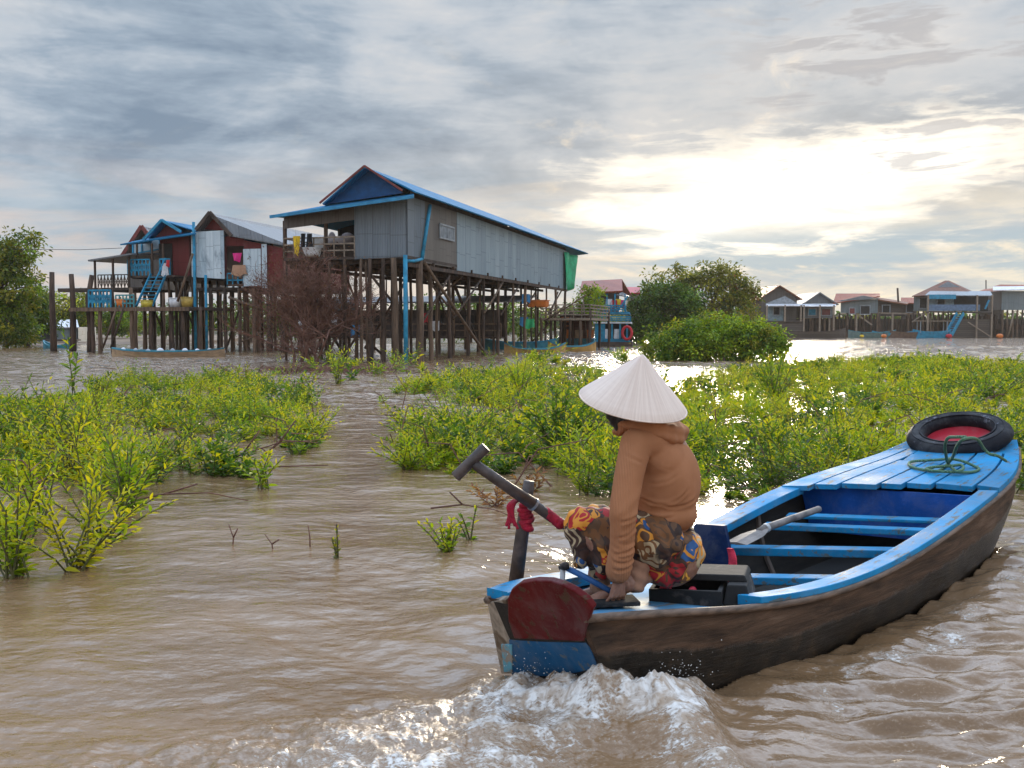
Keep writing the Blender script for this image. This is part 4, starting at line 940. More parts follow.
railing(H1, (-WL, .0, ZF), (-WL, 5.5, ZF), .85, M_BAMBOO, 6, 'veranda_rail', .03, 3)
# front lean-to roof and main gable roof
g0 = F1.fy(328, 204); g1 = F1.fy(364.6, 166); g2 = F1.fy(403, 193)
e0 = F1.fy(270, 215.5, -.9); e1 = F1.fy(407, 195.5, -.9)
sheet(H1, [(e0.x, -.9, e0.z), (e1.x + .3, -.9, e1.z), (g2.x + .35, .35, g2.z + .02), (g0.x - .1, .35, g0.z + .02), (e0.x, 3.0, e0.z + .25)], M_ROOFB, .06, 'awning_roof')
MB().beam((e0.x, -.92, e0.z - .06), (e1.x + .3, -.92, e1.z - .06), .05, .13).build('fascia', mat_plain('light_blue_fascia', (.03, .20, .36), .8), H1)
apx, apz = F1.fy(364.6, 166.5, -.55).x, F1.fy(364.6, 166.5, -.55).z; RY0 = -.55; yr = 21.5; ye = 35.2
xr_, zr_ = .55, ZE + .08; xl_, zl_ = g0.x - .15, g0.z
sheet(H1, [(xr_, RY0 + .3, zr_), (xr_, yr, zr_), (apx, yr, apz), (apx, RY0, apz)], M_ROOFB, .06, 'roof')
sheet(H1, [(xr_, yr, zr_), (xr_ + .05, ye, zr_), (apx, yr, apz)], M_ROOFB, .06, 'roof')
sheet(H1, [(apx, RY0, apz), (apx, yr, apz), (-WL, LEN, ZE - .6), (xl_, RY0 + .3, zl_)], M_ROOFB, .06, 'roof')
sheet(H1, [(apx, yr, apz), (xr_ + .05, ye, zr_), (-WL, ye, ZE - .6)], M_ROOFB, .06, 'roof')
sheet(H1, [(-WL - .3, 2.5, ZE - .72), (xl_, 2.5, zl_), (-WL - .1, LEN, ZE - .6), (-WL - .35, LEN, ZE - .9)], M_ROOFB, .05, 'roof')
MB().slab([(g0.x, .0, g0.z), (g2.x, .0, g2.z), (apx, .0, apz - .05)], .05).build('gable', M_GABLEB, H1)
mb = MB(); mb.beam((g0.x - .12, RY0, g0.z - .02), (apx, RY0, apz + .03), .06, .08); mb.beam((apx, RY0, apz + .03), (g2.x + .2, RY0, g2.z + .02), .06, .08); mb.build('gable_trim', M_TRIM, H1)
wf = MB(); a_ = F1.fx(439, 224); b_ = F1.fx(453, 241); wn_ = MB(); yc, zc = (a_.y + b_.y) / 2, (a_.z + b_.z) / 2; hy_, hz_ = abs(b_.y - a_.y) / 2, abs(a_.z - b_.z) / 2
for (yy, zz, sy, sz_) in ((yc, zc + hz_, hy_ * 2 + .1, .08), (yc, zc - hz_, hy_ * 2 + .1, .08), (yc - hy_, zc, .08, hz_ * 2), (yc + hy_, zc, .08, hz_ * 2), (yc, zc, .06, hz_ * 2)): wf.box((.05, yy, zz), (.07, sy, sz_))
wfo = wf.build('window', M_WINF, H1); wn_.box((.03, yc, zc), (.03, hy_ * 2, hz_ * 2)); wn_.build('shutter', mat_plain('pale_shutter', (.18, .20, .22), .6, .3, 3), wfo)
# vent pipe and blue drain pipe
q0, q1 = F1.fx(430, 205, .12), F1.fx(422, 259, .12); mb = MB(); mb.tube([q0, q1], .09, 8); mb.build('drain_pipe', M_BLUEP, H1, smooth=True)
p_ = F1.fy(405.5, 300, -.25); mb = MB(); mb.tube([(p_.x, -.25, -1), (p_.x, -.25, ZF)], .10, 8); mb.tube([(p_.x, -.25, ZF - .25), (.1, .6, ZF - .2), tuple(q1)], .07, 8); mb.build('drain_pipe', M_BLUEP, H1, smooth=True)
# green tarpaulin at the far end
mb = MB(); n = 10
t0, t1 = F1.fx(564, 257, .10), F1.fx(577, 284, .10)
for i in range(n + 1):
    for j in range(6):
        t = i / n; s_ = j / 5; mb.v.append((.12 + .16 * math.sin(9 * t + 2 * s_), t0.y + (t1.y - t0.y) * t * (1 - .15 * s_ * t), ZE - .25 - (2.5 + .2 * math.sin(5 * t)) * s_))
for i in range(n):
    for j in range(5): mb.f.append((i * 6 + j, i * 6 + j + 1, i * 6 + j + 7, i * 6 + j + 6)); mb.m.append(0)
o = mb.build('tarp_curtain', M_NET, H1, smooth=True); so = o.modifiers.new('t', 'SOLIDIFY'); so.thickness = .03
# stilts in rows, cross beams and braces
rowx = [-.12, -1.9, -3.7, -5.6]
for i, x_ in enumerate(rowx):
    for k in range(13):
        y_ = .15 + 2.75 * k; 
        if y_ > 33: continue
        jx = x_ + rp_.uniform(-.25, .1) * (i > 0)
        stilt(H1, jx, y_ + rp_.uniform(-.25, .25) * (k > 0), ZF - .12, rp_.uniform(.07, .11) if (i == 0 or k % 2) else rp_.uniform(.05, .08))
for (px_, r_, c_) in ((394.5, .14, M_POST2), (383, .09, M_POST), (370, .10, M_POST), (345, .08, M_POST), (361, .07, M_POST2)): p_ = F1.fy(px_, 300, -.15); stilt(H1, p_.x, -.15, ZF - .1, r_, c_)
stilt(H1, F1.fx(420, 300, .05).x, F1.fx(420, 300, .05).y, ZF - .1, .17, M_POST2)
for k in range(11):
    y_ = .15 + 2.75 * k; mb = MB().beam((-WL, y_ + .12, ZF - .2), (.1, y_ + .12, ZF - .22), .12, .16).build('floor_beam', M_POST, H1)
for x_ in rowx: MB().beam((x_ + .12, 0, ZF - .38), (x_ + .12, LEN, ZF - .38), .12, .16).build('floor_beam', M_POST, H1)
a_ = F1.fx(424, 262, .15); b_ = F1.fx(490, 357, .15); brace(H1, a_, (b_.x, b_.y, -.3), .08, M_POST2)
for k, (y0, y1, z0_, z1_, xx) in enumerate(((1.5, 5.5, 1.6, 4.2, .1), (3.0, 7.5, 4.2, 2.2, -.3), (6.0, 10.5, 2.0, 4.3, .1), (11, 14.5, 2.4, 4.3, .1), (14, 18, 2.3, 4.3, .1), (8.5, 12, 4.2, 1.0, -1.9), (12, 16, 4.1, .8, -1.9), (19, 23, 2.4, 4.2, -.1), (24, 28, 1.2, 4.2, .1), (17, 21, 4.2, 1.2, -3.7), (2, 5, 4.2, .8, -3.7), (26, 30, 2.6, 4.4, -.1))):
    brace(H1, (xx - .15, y0, z0_ * .94), (xx - .15, y1, z1_ * .94), .055)
for k, (x0_, x1_, z0_, z1_, yy) in enumerate(((-5.4, -3.2, 3.9, .4, .3), (-3.4, -1.2, .5, 3.8, 3.1), (-5.5, -3.6, .4, 3.2, 5.8), (-2.2, -.3, 4.2, 2.0, .3), (-1.8, -.2, 3.0, 4.3, 8.5), (-5.4, -2.4, 2.8, .2, 2.9))): brace(H1, (x0_, yy, z0_), (x1_, yy, z1_), .06)
# household things on the veranda
def put(name, F_, px, py, y, w_, ht, mat, label, cat, group=None, ph=0.0):
    p = F_.fy(px, py, y); o = cloth(None, (0, 0, 0), w_, ht, mat, name, F_.ax, ph); o.location = F_.world(p.x, y, p.z); return tag(o, label, cat, group)
put('hanging_cloth', F1, 296.5, 236, -.12, .34, .85, M_YEL, 'yellow cloth drying at the left end of the blue-roofed veranda', 'laundry', None)
put('hanging_cloth', F1, 303, 233.5, -.10, .26, .7, M_BLK, 'left one of two black garments drying on the veranda under the blue roof', 'laundry', 'black laundry on the veranda', 1)
put('hanging_cloth', F1, 309.5, 233.5, -.10, .28, .75, M_BLK, 'right one of two black garments drying on the veranda under the blue roof', 'laundry', 'black laundry on the veranda', 2)
put('hanging_cloth', F1, 318, 238, 1.2, .8, .5, M_WHT, 'white cloth hung inside the veranda under the blue roof', 'laundry', None, 3)
p_ = F1.fy(340, 240, 2.0); q_ = F1.world(p_.x, 2.0, ZF)
bx = empty('storage_chest', tuple(q_), F1.rz, 'pale cloth bundle heaped on the dark chest inside the veranda', 'chest'); MB().box((0, 0, .35), (1.7, .7, .7)).build('chest', M_DARKP, bx, bevel=.03)
mb = MB(); mb.ball((.0, 0, .85), (.6, .3, .25), 12, 8); mb.ball((.35, .05, .95), (.35, .25, .3), 10, 8); mb.ball((-.4, 0, .9), (.2, .2, .4), 10, 8); mb.build('bundle', mat_plain('pinkish_bundle', (.42, .36, .36), .8, .3, 4), bx, smooth=True)
p_ = F1.fy(308, 262, -.5); q_ = F1.world(p_.x, -.1, 4.55); bs = empty('basin', tuple(q_), F1.rz, 'white basin standing at the veranda edge above the bare bush', 'basin'); mb = MB(); mb.tube([(0, 0, 0), (0, 0, .12), (0, 0, .36), (0, 0, .38)], [.28, .36, .42, .45], 16); mb.build('bowl', M_WHT, bs, smooth=True)
# ================================================================ pier of bamboo at the far end of the long house
PR = empty('bamboo_pier', tuple(F1.o), F1.rz, 'grey bamboo landing on stilts beyond the far end of the long house', 'pier')
z_p = 2.0
a_ = F1.fx(541, 318, 1.2); b_ = F1.fx(589, 318, 2.2)
pa, pb2 = F1.fy(541, 318, 24.0), F1.fy(590, 320, 24.0); zpp = pa.z
sheet(PR, [(pa.x, 24, zpp), (pb2.x, 24, zpp), (pb2.x, 31, zpp), (pa.x, 31, zpp)], M_BAMBOO, .15, 'deck')
railing(PR, (pa.x, 24, zpp), (pb2.x, 24, zpp), .85, M_BAMBOO, 6, 'railing', .035, 4); railing(PR, (pb2.x, 24, zpp), (pb2.x, 31, zpp), .85, M_BAMBOO, 6, 'railing', .035, 4)
for i in range(6):
    for j in range(2): stilt(PR, pa.x + (pb2.x - pa.x) * i / 5, 24.1 + 6.5 * j, zpp + .5 * (i % 2), .10)
brace(PR, (pa.x - 1.0, 24.3, .2), (pa.x + 1.5, 24.3, 2.9), .06); brace(PR, (pa.x + .2, 24, 1.9), (pa.x + 3.0, 24, 3.6), .05)
ob = F1.fy(536, 304, 22.0); q_ = F1.world(ob.x, 22.5, ob.z); od = empty('orange_tub', tuple(q_), F1.rz, 'orange tub on the bamboo landing under the far end of the long house', 'tub'); MB().box((0, 0, 0), (1.2, .8, .4), None, 0, 1.1).build('tub', M_ORG, od, bevel=.06); MB().box((0, 0, .235), (1.4, .95, .06)).build('tub_rim', M_ORG, od, bevel=.02)

# ================================================================ the red and grey houses on the left
F2 = Frame(P(191, 350, 60).x, 60, -15.9)
zF2 = F2.fy(190, 277).z
HR = F2.thing('stilt_house', 'dark red house with small blue roof, blue railing and stairs on stilts', 'house')
x0 = F2.fy(160, 260).x; x1 = F2.fy(190, 260).x; xb0 = F2.fy(120, 244).x
zt = F2.fy(188, 236).z; zt0 = F2.fy(160, 240).z
zfl = F2.fy(175, 276).z
wall(HR, (x0, 0), (x1, 0), zfl, zt0, M_REDW, z1b=zt, z0b=zfl - .1); wall(HR, (x1, 0), (x1, 14), zfl, zt, M_REDW); wall(HR, (x0, 4), (x0, .07), zfl, zt0, M_REDW)
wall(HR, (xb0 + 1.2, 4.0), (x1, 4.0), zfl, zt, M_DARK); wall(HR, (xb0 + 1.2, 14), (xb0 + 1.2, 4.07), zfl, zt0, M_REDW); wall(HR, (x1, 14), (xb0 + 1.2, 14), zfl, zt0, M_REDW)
sheet(HR, [(xb0 + .8, 0, zfl + .02), (x1, 0, zfl + .02), (x1, 14, zfl + .02), (xb0 + .8, 14, zfl + .02)], M_DARKP, .14, 'floor')
ea, eb = F2.fy(120, 244, -.9), F2.fy(196, 233, -.9); ga, gp, gb = F2.fy(154, 238), F2.fy(168, 221), F2.fy(183, 233)
sheet(HR, [(ea.x, -.9, ea.z), (eb.x, -.9, eb.z), (gb.x + .3, .4, gb.z + .1), (ga.x - .2, .4, ga.z + .1), (ea.x + .3, 1.5, ea.z + .3)], M_ROOFB, .08, 'awning_roof')
rz_e = F2.fy(205, 228, 6)
sheet(HR, [(eb.x + .2, -.3, gb.z - .1), (eb.x + .5, 14, gb.z - .1), (gp.x, 13, gp.z), (gp.x, -.6, gp.z)], M_ROOFB, .06); sheet(HR, [(gp.x, -.6, gp.z), (gp.x, 13, gp.z), (ga.x - .6, 14, ga.z - .3), (ga.x - .2, -.3, ga.z)], M_ROOFB, .06)
MB().slab([(ga.x, .05, ga.z), (gb.x, .05, gb.z), (gp.x, .05, gp.z - .1)], .05).build('gable', M_REDW, HR)
mb = MB(); mb.beam((ga.x - .3, -.62, ga.z - .15), (gp.x, -.62, gp.z), .10, .16); mb.beam((gp.x, -.62, gp.z), (gb.x + .3, -.62, gb.z), .1, .16); mb.build('gable_trim', M_BLUEP, HR)
# window band with pale panes under the awning
wa = F2.fy(133, 254, 1.2); wb = F2.fy(160, 249, 1.2)
fr = MB(); fr.beam((wa.x, 1.2, wa.z), (wb.x, 1.2, wb.z), .08); fr.beam((wa.x, 1.2, wa.z + .75), (wb.x, 1.2, wb.z + .75), .08)
for i in range(4): xx = wa.x + (wb.x - wa.x) * i / 3; fr.beam((xx, 1.2, wa.z), (xx, 1.2, wa.z + .8), .08)
fo = fr.build('window', M_BLUEP, HR); MB().slab([(wa.x, 1.24, wa.z), (wb.x, 1.24, wb.z), (wb.x, 1.24, wb.z + .75), (wa.x, 1.24, wa.z + .75)], .02).build('pane', mat_plain('pale_glass', (.30, .38, .42), .15, .2, 3), fo)
# door opening, blue railing, stairs
da = F2.fy(166, 262, -.03); MB().box((da.x, -.05, zfl + 1.0), (.9, .06, 1.9)).build('door', M_DARK, HR)
ra_, rb_ = F2.fy(128, 277, -1.0), F2.fy(170, 276, -1.0)
sheet(HR, [(ra_.x, -1.0, zfl), (x1 - .4, -1.0, zfl), (x1 - .4, .0, zfl), (ra_.x, .0, zfl)], M_DARKP, .12, 'balcony_floor')
railing(HR, (ra_.x, -1, zfl), (F2.fy(150, 277, -1).x, -1, zfl), .95, M_BLUEP, 6, 'balcony_rail', .04, 3, True); railing(HR, (F2.fy(160, 277, -1).x, -1, zfl), (rb_.x, -1, zfl), .95, M_BLUEP, 3, 'balcony_rail', .04, 3, True)
s0, s1 = F2.fy(134, 306, -2.6), F2.fy(150, 274, -1.1); ladder(HR, (s0.x, -2.4, s0.z), (s1.x, -1.0, zfl + .1), (1.0, 0.1, 0), M_BLUEP, 9, 'stairs', .07); brace(HR, (s0.x + 1.0, -2.4, s0.z + .9), (s1.x + 1.0, -1.0, zfl + 1.0), .04, M_BLUEP, 'stair_rail')
for px_ in (129, 137, 152, 163): p_ = F2.fy(px_, 250, -.8); MB().beam((p_.x, -.8, zfl), (p_.x, -.8, F2.fy(px_, 243).z - .1), .1).build('veranda_post', M_POST, HR)
for i in range(7):
    for j in range(4): stilt(HR, ra_.x + .3 + (x1 - ra_.x - .3) * i / 6, .2 + 3.6 * j, zfl - .1, rp_.uniform(.07, .11))
for px_ in (195, 206): p_ = F2.fy(px_, 300, -.5); MB().tube([(p_.x, -.5, -1), (p_.x, -.5, F2.fy(195, 222, -.5).z if px_ == 195 else zfl)], .09 if px_ == 195 else .08, 8).build('drain_pipe', M_BLUEP, HR, smooth=True)
for (xa, za, xb, zb2, yy) in ((x0, 1, x0 + 2, zfl - .2, .4), (x1 - 1.5, zfl - .3, x1, 1.2, .5), (x0 - 1.5, zfl - .3, x0 - .2, 1.5, .3)): brace(HR, (xa, yy, za), (xb, yy, zb2), .06)
# grey-roofed house next to it
HG = F2.thing('stilt_house', 'dark red house with long grey roof and bright metal sheets hung on its front', 'house')
g0x, g1x, g2x = F2.fy(204, 229), F2.fy(215, 214), F2.fy(229, 231); xR = F2.fy(283, 262).x; zw = F2.fy(229, 238).z; zfg = F2.fy(240, 287).z
gl = 15
sheet(HG, [(g2x.x + .5, -.5, g2x.z - .35), (g2x.x + 2.0, gl, g2x.z - .6), (g1x.x, gl, g1x.z), (g1x.x, -.5, g1x.z)], M_GREYR, .08); sheet(HG, [(g1x.x, -.5, g1x.z), (g1x.x, gl, g1x.z), (g0x.x - 1.5, gl, g0x.z - 1), (g0x.x - .2, -.5, g0x.z - .1)], M_GREYR, .08)
# long side roof sloping to the right over the red wing
sheet(HG, [(g2x.x + .5, -.52, g2x.z - .30), (xR + .6, -.2, F2.fy(283, 246).z), (xR + .6, 9, F2.fy(283, 240).z), (g1x.x + .4, 9, g1x.z - .3), (g1x.x + .2, -.4, g1x.z - .15)], M_GREYR, .08)
MB().slab([(g0x.x, .05, g0x.z), (g2x.x, .05, g2x.z), (g1x.x, .05, g1x.z - .1)], .05).build('gable', M_REDW, HG)
mb = MB(); mb.beam((g0x.x - .2, -.55, g0x.z - .1), (g1x.x, -.55, g1x.z + .05), .1, .2); mb.beam((g1x.x, -.55, g1x.z + .05), (g2x.x + .5, -.55, g2x.z - .35), .1, .2); mb.build('gable_trim', M_DARKP, HG)
xs0 = F2.fy(192, 255, .0).x; wall(HG, (xs0, .15), (F2.fy(225, 250).x, .15), zfl - .1, zw, M_REDW, z1b=g2x.z - .5)
xo0, xo1 = F2.fy(228, 260).x, F2.fy(244, 260).x
wall(HG, (xo1, 0), (xR, 0), zfg, F2.fy(244, 240).z, M_REDW, z1b=F2.fy(283, 248).z); wall(HG, (xo0 - .2, 0), (xo1, 0), F2.fy(236, 246).z, F2.fy(236, 236).z, M_REDW)
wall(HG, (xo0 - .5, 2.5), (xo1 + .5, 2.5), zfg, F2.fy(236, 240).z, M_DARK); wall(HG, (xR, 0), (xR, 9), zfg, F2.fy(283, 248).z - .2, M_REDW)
sheet(HG, [(xs0, 0.2, zfg), (xR, 0.2, zfg), (xR, 9, zfg), (xs0, 9, zfg)], M_DARKP, .15, 'floor')
MB().beam((xo0, -.1, zfg + .1), (xo1, -.1, zfg + .1), .12).build('sill_beam', M_POST, HG); railing(HG, (xo0, -.1, zfg), (xo1, -.1, zfg), .8, M_BLUEP, 3, 'balcony_rail', .04, 2)
def hung_sheet(px0, py0, px1, py1, y, mat=M_CORRW, skew=0.0):
    a_ = F2.fy(px0, py0, y); b_ = F2.fy(px1, py1, y); mb = MB(); mb.slab([(a_.x, y, b_.z + skew), (b_.x, y, b_.z), (b_.x, y, a_.z + skew * .3), (a_.x, y, a_.z)], .04); return mb.build('metal_sheet', mat, HG)
hung_sheet(191, 232, 224.5, 279, -.35, skew=.15); hung_sheet(243, 249, 261, 286, -.2); hung_sheet(261.5, 244, 267, 288, -.22)
for i in range(7):
    for j in range(3): stilt(HG, xs0 + .3 + (xR - xs0 - .3) * i / 6, -.1 + 3.8 * j, zfg - .1, rp_.uniform(.08, .13))
brace(HG, (xo0 + .2, -.3, zfg - .6), (F2.fy(262, 308).x, -.3, F2.fy(262, 308).z), .09, M_POST2)
brace(HG, (F2.fy(240, 355).x, 0, .6), (F2.fy(262, 340).x, 0, 1.2), .05); brace(HG, (F2.fy(200, 355).x, 3, .3), (F2.fy(215, 340).x, 3, 3.0), .06)
put('hanging_cloth', F2, 237, 253, -.3, .6, .5, M_PNK, 'magenta cloth hanging in the opening between two metal sheets', 'laundry')
put('hanging_cloth', F2, 239, 265, -.3, .9, .6, mat_plain('tan_cloth', (.36, .20, .12), .8), 'tan blanket over the rail in the opening between two metal sheets', 'laundry', None, 2)
put('hanging_cloth', F2, 165, 263, -1.1, .4, .8, M_WHT, 'white shirt hanging at the door of the dark red house', 'laundry', None, 2)
put('hanging_cloth', F2, 168, 260, -1.15, .3, .4, M_REDC, 'small red cloth above the blue rail of the dark red house', 'laundry', None, 1)
# little brown gable house behind them
F3 = Frame(P(146, 350, 68).x, 68, -15.9); HB = F3.thing('house', 'small brown gabled house half hidden behind the blue-roofed red one', 'house')
ga, gp, gb = F3.fy(124, 262), F3.fy(147, 227), F3.fy(165, 250)
MB().slab([(ga.x, 0, ga.z), (gb.x, 0, gb.z), (gp.x, 0, gp.z)], .1).build('gable', M_BROWNW, HB)
sheet(HB, [(gb.x, -.5, gb.z), (gb.x, 8, gb.z), (gp.x, 8, gp.z), (gp.x, -.5, gp.z)], M_GREYR, .1); sheet(HB, [(gp.x, -.5, gp.z), (gp.x, 8, gp.z), (ga.x, 8, ga.z), (ga.x, -.5, ga.z)], M_GREYR, .1)
mb = MB(); mb.beam((ga.x, -.6, ga.z), (gp.x, -.6, gp.z), .1, .25); mb.beam((gp.x, -.6, gp.z), (gb.x, -.6, gb.z), .1, .25); mb.build('gable_trim', M_TRIM, HB)
wall(HB, (ga.x + .4, .1), (gb.x - .2, .1), 4.0, ga.z + .1, M_BROWNW); wall(HB, (gb.x - .2, .1), (gb.x - .2, 8), 4.0, gb.z, M_BROWNW)
for i in range(4):
    for j in range(2): stilt(HB, ga.x + .6 + (gb.x - ga.x - 1) * i / 3, .3 + 7 * j, 4.0, .12)
# open terrace with flat roof, upper and lower decks
TR = F2.thing('open_terrace', 'open timber terrace with flat tin roof and blue lattice on the left of the houses', 'terrace')
ta, tb = F2.fy(90, 260, -1.2), F2.fy(133, 255, -1.2)
sheet(TR, [(ta.x, -1.4, ta.z), (tb.x, -1.4, tb.z + .1), (tb.x, 3, tb.z + .4), (ta.x, 3, ta.z + .1)], M_GREYR, .10, 'roof')
zu = F2.fy(110, 289, -1.2).z; zl = F2.fy(110, 308, -1.2).z; xa = F2.fy(50, 289, -1.2).x; xm = F2.fy(88, 300, -1.2).x; xz = F2.fy(205, 300, -1.2).x
mb = MB(); mb.box(((xa + tb.x) / 2, 0, zu), (tb.x - xa, 3.6 * .3, .22)); mb.build('upper_deck', M_DARKP, TR); sheet(TR, [(xm, -1.3, zu + .05), (tb.x, -1.3, zu + .05), (tb.x, 3, zu + .05), (xm, 3, zu + .05)], M_DARKP, .14, 'upper_deck')
sheet(TR, [(xm, -2.8, zl), (xz, -2.8, zl), (xz, 1.5, zl), (xm, 1.5, zl)], M_DARKP, .16, 'lower_deck')
MB().beam((xm, -2.85, zl - .12), (xz, -2.85, zl - .12), .12, .22).build('deck_edge', M_POST2, TR)
railing(TR, (F2.fy(98, 280, -1.2).x, -1.2, zu), (F2.fy(128, 280, -1.2).x, -1.2, zu), .85, M_DARKP, 9, 'railing', .03, 2, True)
railing(TR, (F2.fy(89, 308, -2.8).x, -2.8, zl), (F2.fy(111, 308, -2.8).x, -2.8, zl), 1.0, M_BLUEP, 6, 'lattice', .05, 3, True)
railing(TR, (F2.fy(116, 308, -2.8).x, -2.8, zl), (F2.fy(134, 308, -2.8).x, -2.8, zl), .7, mat_plain('faded_teal_wood', (.05, .22, .24), .7), 5, 'lattice', .04, 3)
for px_ in (95, 113, 129): p_ = F2.fy(px_, 270, -1.2); MB().beam((p_.x, -1.2, zu), (p_.x, -1.2, ta.z + .05), .1).build('roof_post', M_POST, TR)
for px_ in (92, 100, 112, 131, 151, 171, 182, 200):
    for y_ in (-2.6, 1.2): p_ = F2.fy(px_, 300, y_); stilt(TR, p_.x, y_, zl if y_ < 0 and px_ > 131 else zu, rp_.uniform(.09, .14))
brace(TR, (F2.fy(118, 308, -2.8).x, -2.9, zl), (F2.fy(104, 345, -2.8).x, -2.9, .3), .06); brace(TR, (F2.fy(125, 308, -2.8).x, -2.9, zl), (F2.fy(112, 345, -2.8).x, -2.9, .3), .06)
brace(TR, (F2.fy(178, 325, -2.9).x, -2.9, zl + .3), (F2.fy(193, 268, -2.9).x, -2.9, zl + 3.0), .07, M_POST2)
# three tall free posts on the left
for i, (px_, pt) in enumerate(((53, 272), (72, 274), (89, 275))):
    p_ = F2.fy(px_, 320, -2.0); b_ = F2.world(p_.x, -2.0, 0); o = MB().tube([(0, 0, -1), (rp_.uniform(-.1, .1), 0, 1.5), (rp_.uniform(-.1, .1), 0, 3.2), (rp_.uniform(-.1, .1) + (.25 if i == 2 else 0), 0, F2.fy(px_, pt, -2.0).z)], [.22, .2, .17, .15], 8).build('mooring_post', M_POST, None, smooth=True)
    o.location = b_; tag(o, ('leftmost of three tall rough posts left of the houses', 'middle one of three tall rough posts left of the houses', 'rightmost of the three tall rough posts, with crooked top, by the terrace')[i], 'post', 'tall posts left of the houses')
# things standing on the lower deck
def tub(name, F_, px, py, y, r_, h_, mat, label, cat, group=None):
    p = F_.fy(px, py, y); e = empty(name, tuple(F_.world(p.x, y, p.z)), 0, label, cat, group); MB().tube([(0, 0, 0), (0, 0, h_ * .5), (0, 0, h_)], [r_ * .8, r_ * .95, r_], 14).build('bucket', mat, e, smooth=True); MB().tube([(r_ * math.cos(t), r_ * math.sin(t), h_) for t in [2 * math.pi * i / 14 for i in range(15)]], .03, 6, caps=False).build('bucket_rim', mat, e); return e
tub('bucket', F2, 124, 307.5, -2.4, .5, .45, M_ORG, 'orange basin on the lower deck below the blue stairs', 'basin')
tub('bucket', F2, 147, 307.5, -2.4, .35, .4, mat_plain('yellow_plastic', (.55, .42, .05), .5), 'small yellow bucket on the lower deck right of the blue stairs', 'bucket')
tub('bucket', F2, 176, 307, -2.4, .4, .5, M_WHT, 'white bucket on the lower deck beside potted plants', 'bucket')
tub('bucket', F2, 187, 307, -2.4, .35, .55, mat_plain('ochre_plastic', (.45, .30, .06), .5), 'ochre bucket at the right end of the lower deck', 'bucket')
# ================================================================ boats
def slim_boat(F_or_pos, rz, L, wd, h, mout, mtop, label, name='moored_boat', sheer=.35, load=None, group=None, cat='boat'):
    e = empty(name, tuple(F_or_pos), rz, label, cat, group); n = 16; mb = MB(); mi = MB(); tp = MB()
    for i in range(n + 1):
        t = i / n * 2 - 1; w_ = wd / 2 * (1 - abs(t) ** 3) + .06; z_ = h + sheer * abs(t) ** 3; x = t * L / 2
        mb.v += [(x, -w_, z_), (x, -w_ * .7, -.15), (x, w_ * .7, -.15), (x, w_, z_), (x, w_ - .05, z_), (x, w_ * .6, .0), (x, -w_ * .6, .0), (x, -w_ + .05, z_)]
        tp.v += [(x, -w_ - .02, z_ + .05), (x, -w_ + .10, z_ + .05), (x, -w_ + .10, z_ - .02), (x, -w_ - .02, z_ - .02), (x, w_ + .02, z_ + .05), (x, w_ - .10, z_ + .05), (x, w_ - .10, z_ - .02), (x, w_ + .02, z_ - .02)]
    for i in range(n):
        for j in range(8): mb.f.append((i * 8 + j, (i + 1) * 8 + j, (i + 1) * 8 + (j + 1) % 8, i * 8 + (j + 1) % 8)); mb.m.append(0)
        for k in (0, 4):
            for j in range(4): a_, b_ = i * 8 + k + j, i * 8 + k + (j + 1) % 4; tp.f.append((a_, b_, b_ + 8, a_ + 8)); tp.m.append(0)
    mb.f += [tuple(range(8)), tuple(n * 8 + j for j in reversed(range(8)))]; mb.m += [0, 0]
    mb.build('hull', mout, e); tp.build('gunwale', mtop, e)
    for k in range(int(L / 1.3)): x = -L / 2 + .9 + k * 1.3; MB().box((x, 0, h - .04), (.18, wd * .86 * (1 - abs(2 * x / L) ** 3), .05)).build('thwart', mtop, e)
    return e
M_TANB = mat_plain('tan_boat_side', (.36, .24, .14), .7, .3, 2, stretch=(1, 4, 4)); M_TEALB = mat_plain('teal_boat_paint', (.03, .20, .27), .55, .3, 2)
pm = W(165, 357.2); L_ = (222 - 107) * pm.y / F
slim_boat((pm.x, pm.y + .5, 0), R(-2), L_, 1.15, .28, M_TANB, M_TEALB, 'long slim tan boat with dark blue rail moored before the red house', sheer=.15)
lb = empty('net_pile', (pm.x + .3, pm.y + .6, .18), 0, 'row of pale bundles lying in the long tan boat', 'bundles'); 
for k in range(9):
    mb = MB(); mb.ball((-2.6 + k * .62, 0, .08), (rp_.uniform(.12, .2), .16, rp_.uniform(.14, .22)), 10, 8); mb.build('bundle', rp_.choice([M_WHT, mat_plain('grey_bundle', (.3, .33, .36), .7), M_WHT]), lb, smooth=True)
pm = W(60, 345); slim_boat((P(58, 345, 70).x, 70, 0), R(-12), 2.3, .8, .2, M_TEALB, M_TEALB, 'small teal boat moored by the three tall posts')
pm = P(572, 350, 62); slim_boat((pm.x, 62, 0), R(4), 3.0, 1.1, .30, mat_plain('ochre_boat_paint', (.42, .24, .07), .6, .3, 2), M_TEALB, 'ochre boat with teal rail lying under the far end of the long house')
pm = P(535, 352, 58); slim_boat((pm.x, 58, 0), R(6), 3.6, 1.1, .22, mat_plain('yellow_brown_boat', (.38, .22, .08), .6, .3, 2), M_TEALB, 'low yellow brown boat among the stilts of the long house')
pm = P(520, 345, 66); slim_boat((pm.x, 66, 0), R(-8), 5.5, 1.2, .5, M_TEALB, M_BLUEP, 'blue boat in the shade behind the stilts of the long house')
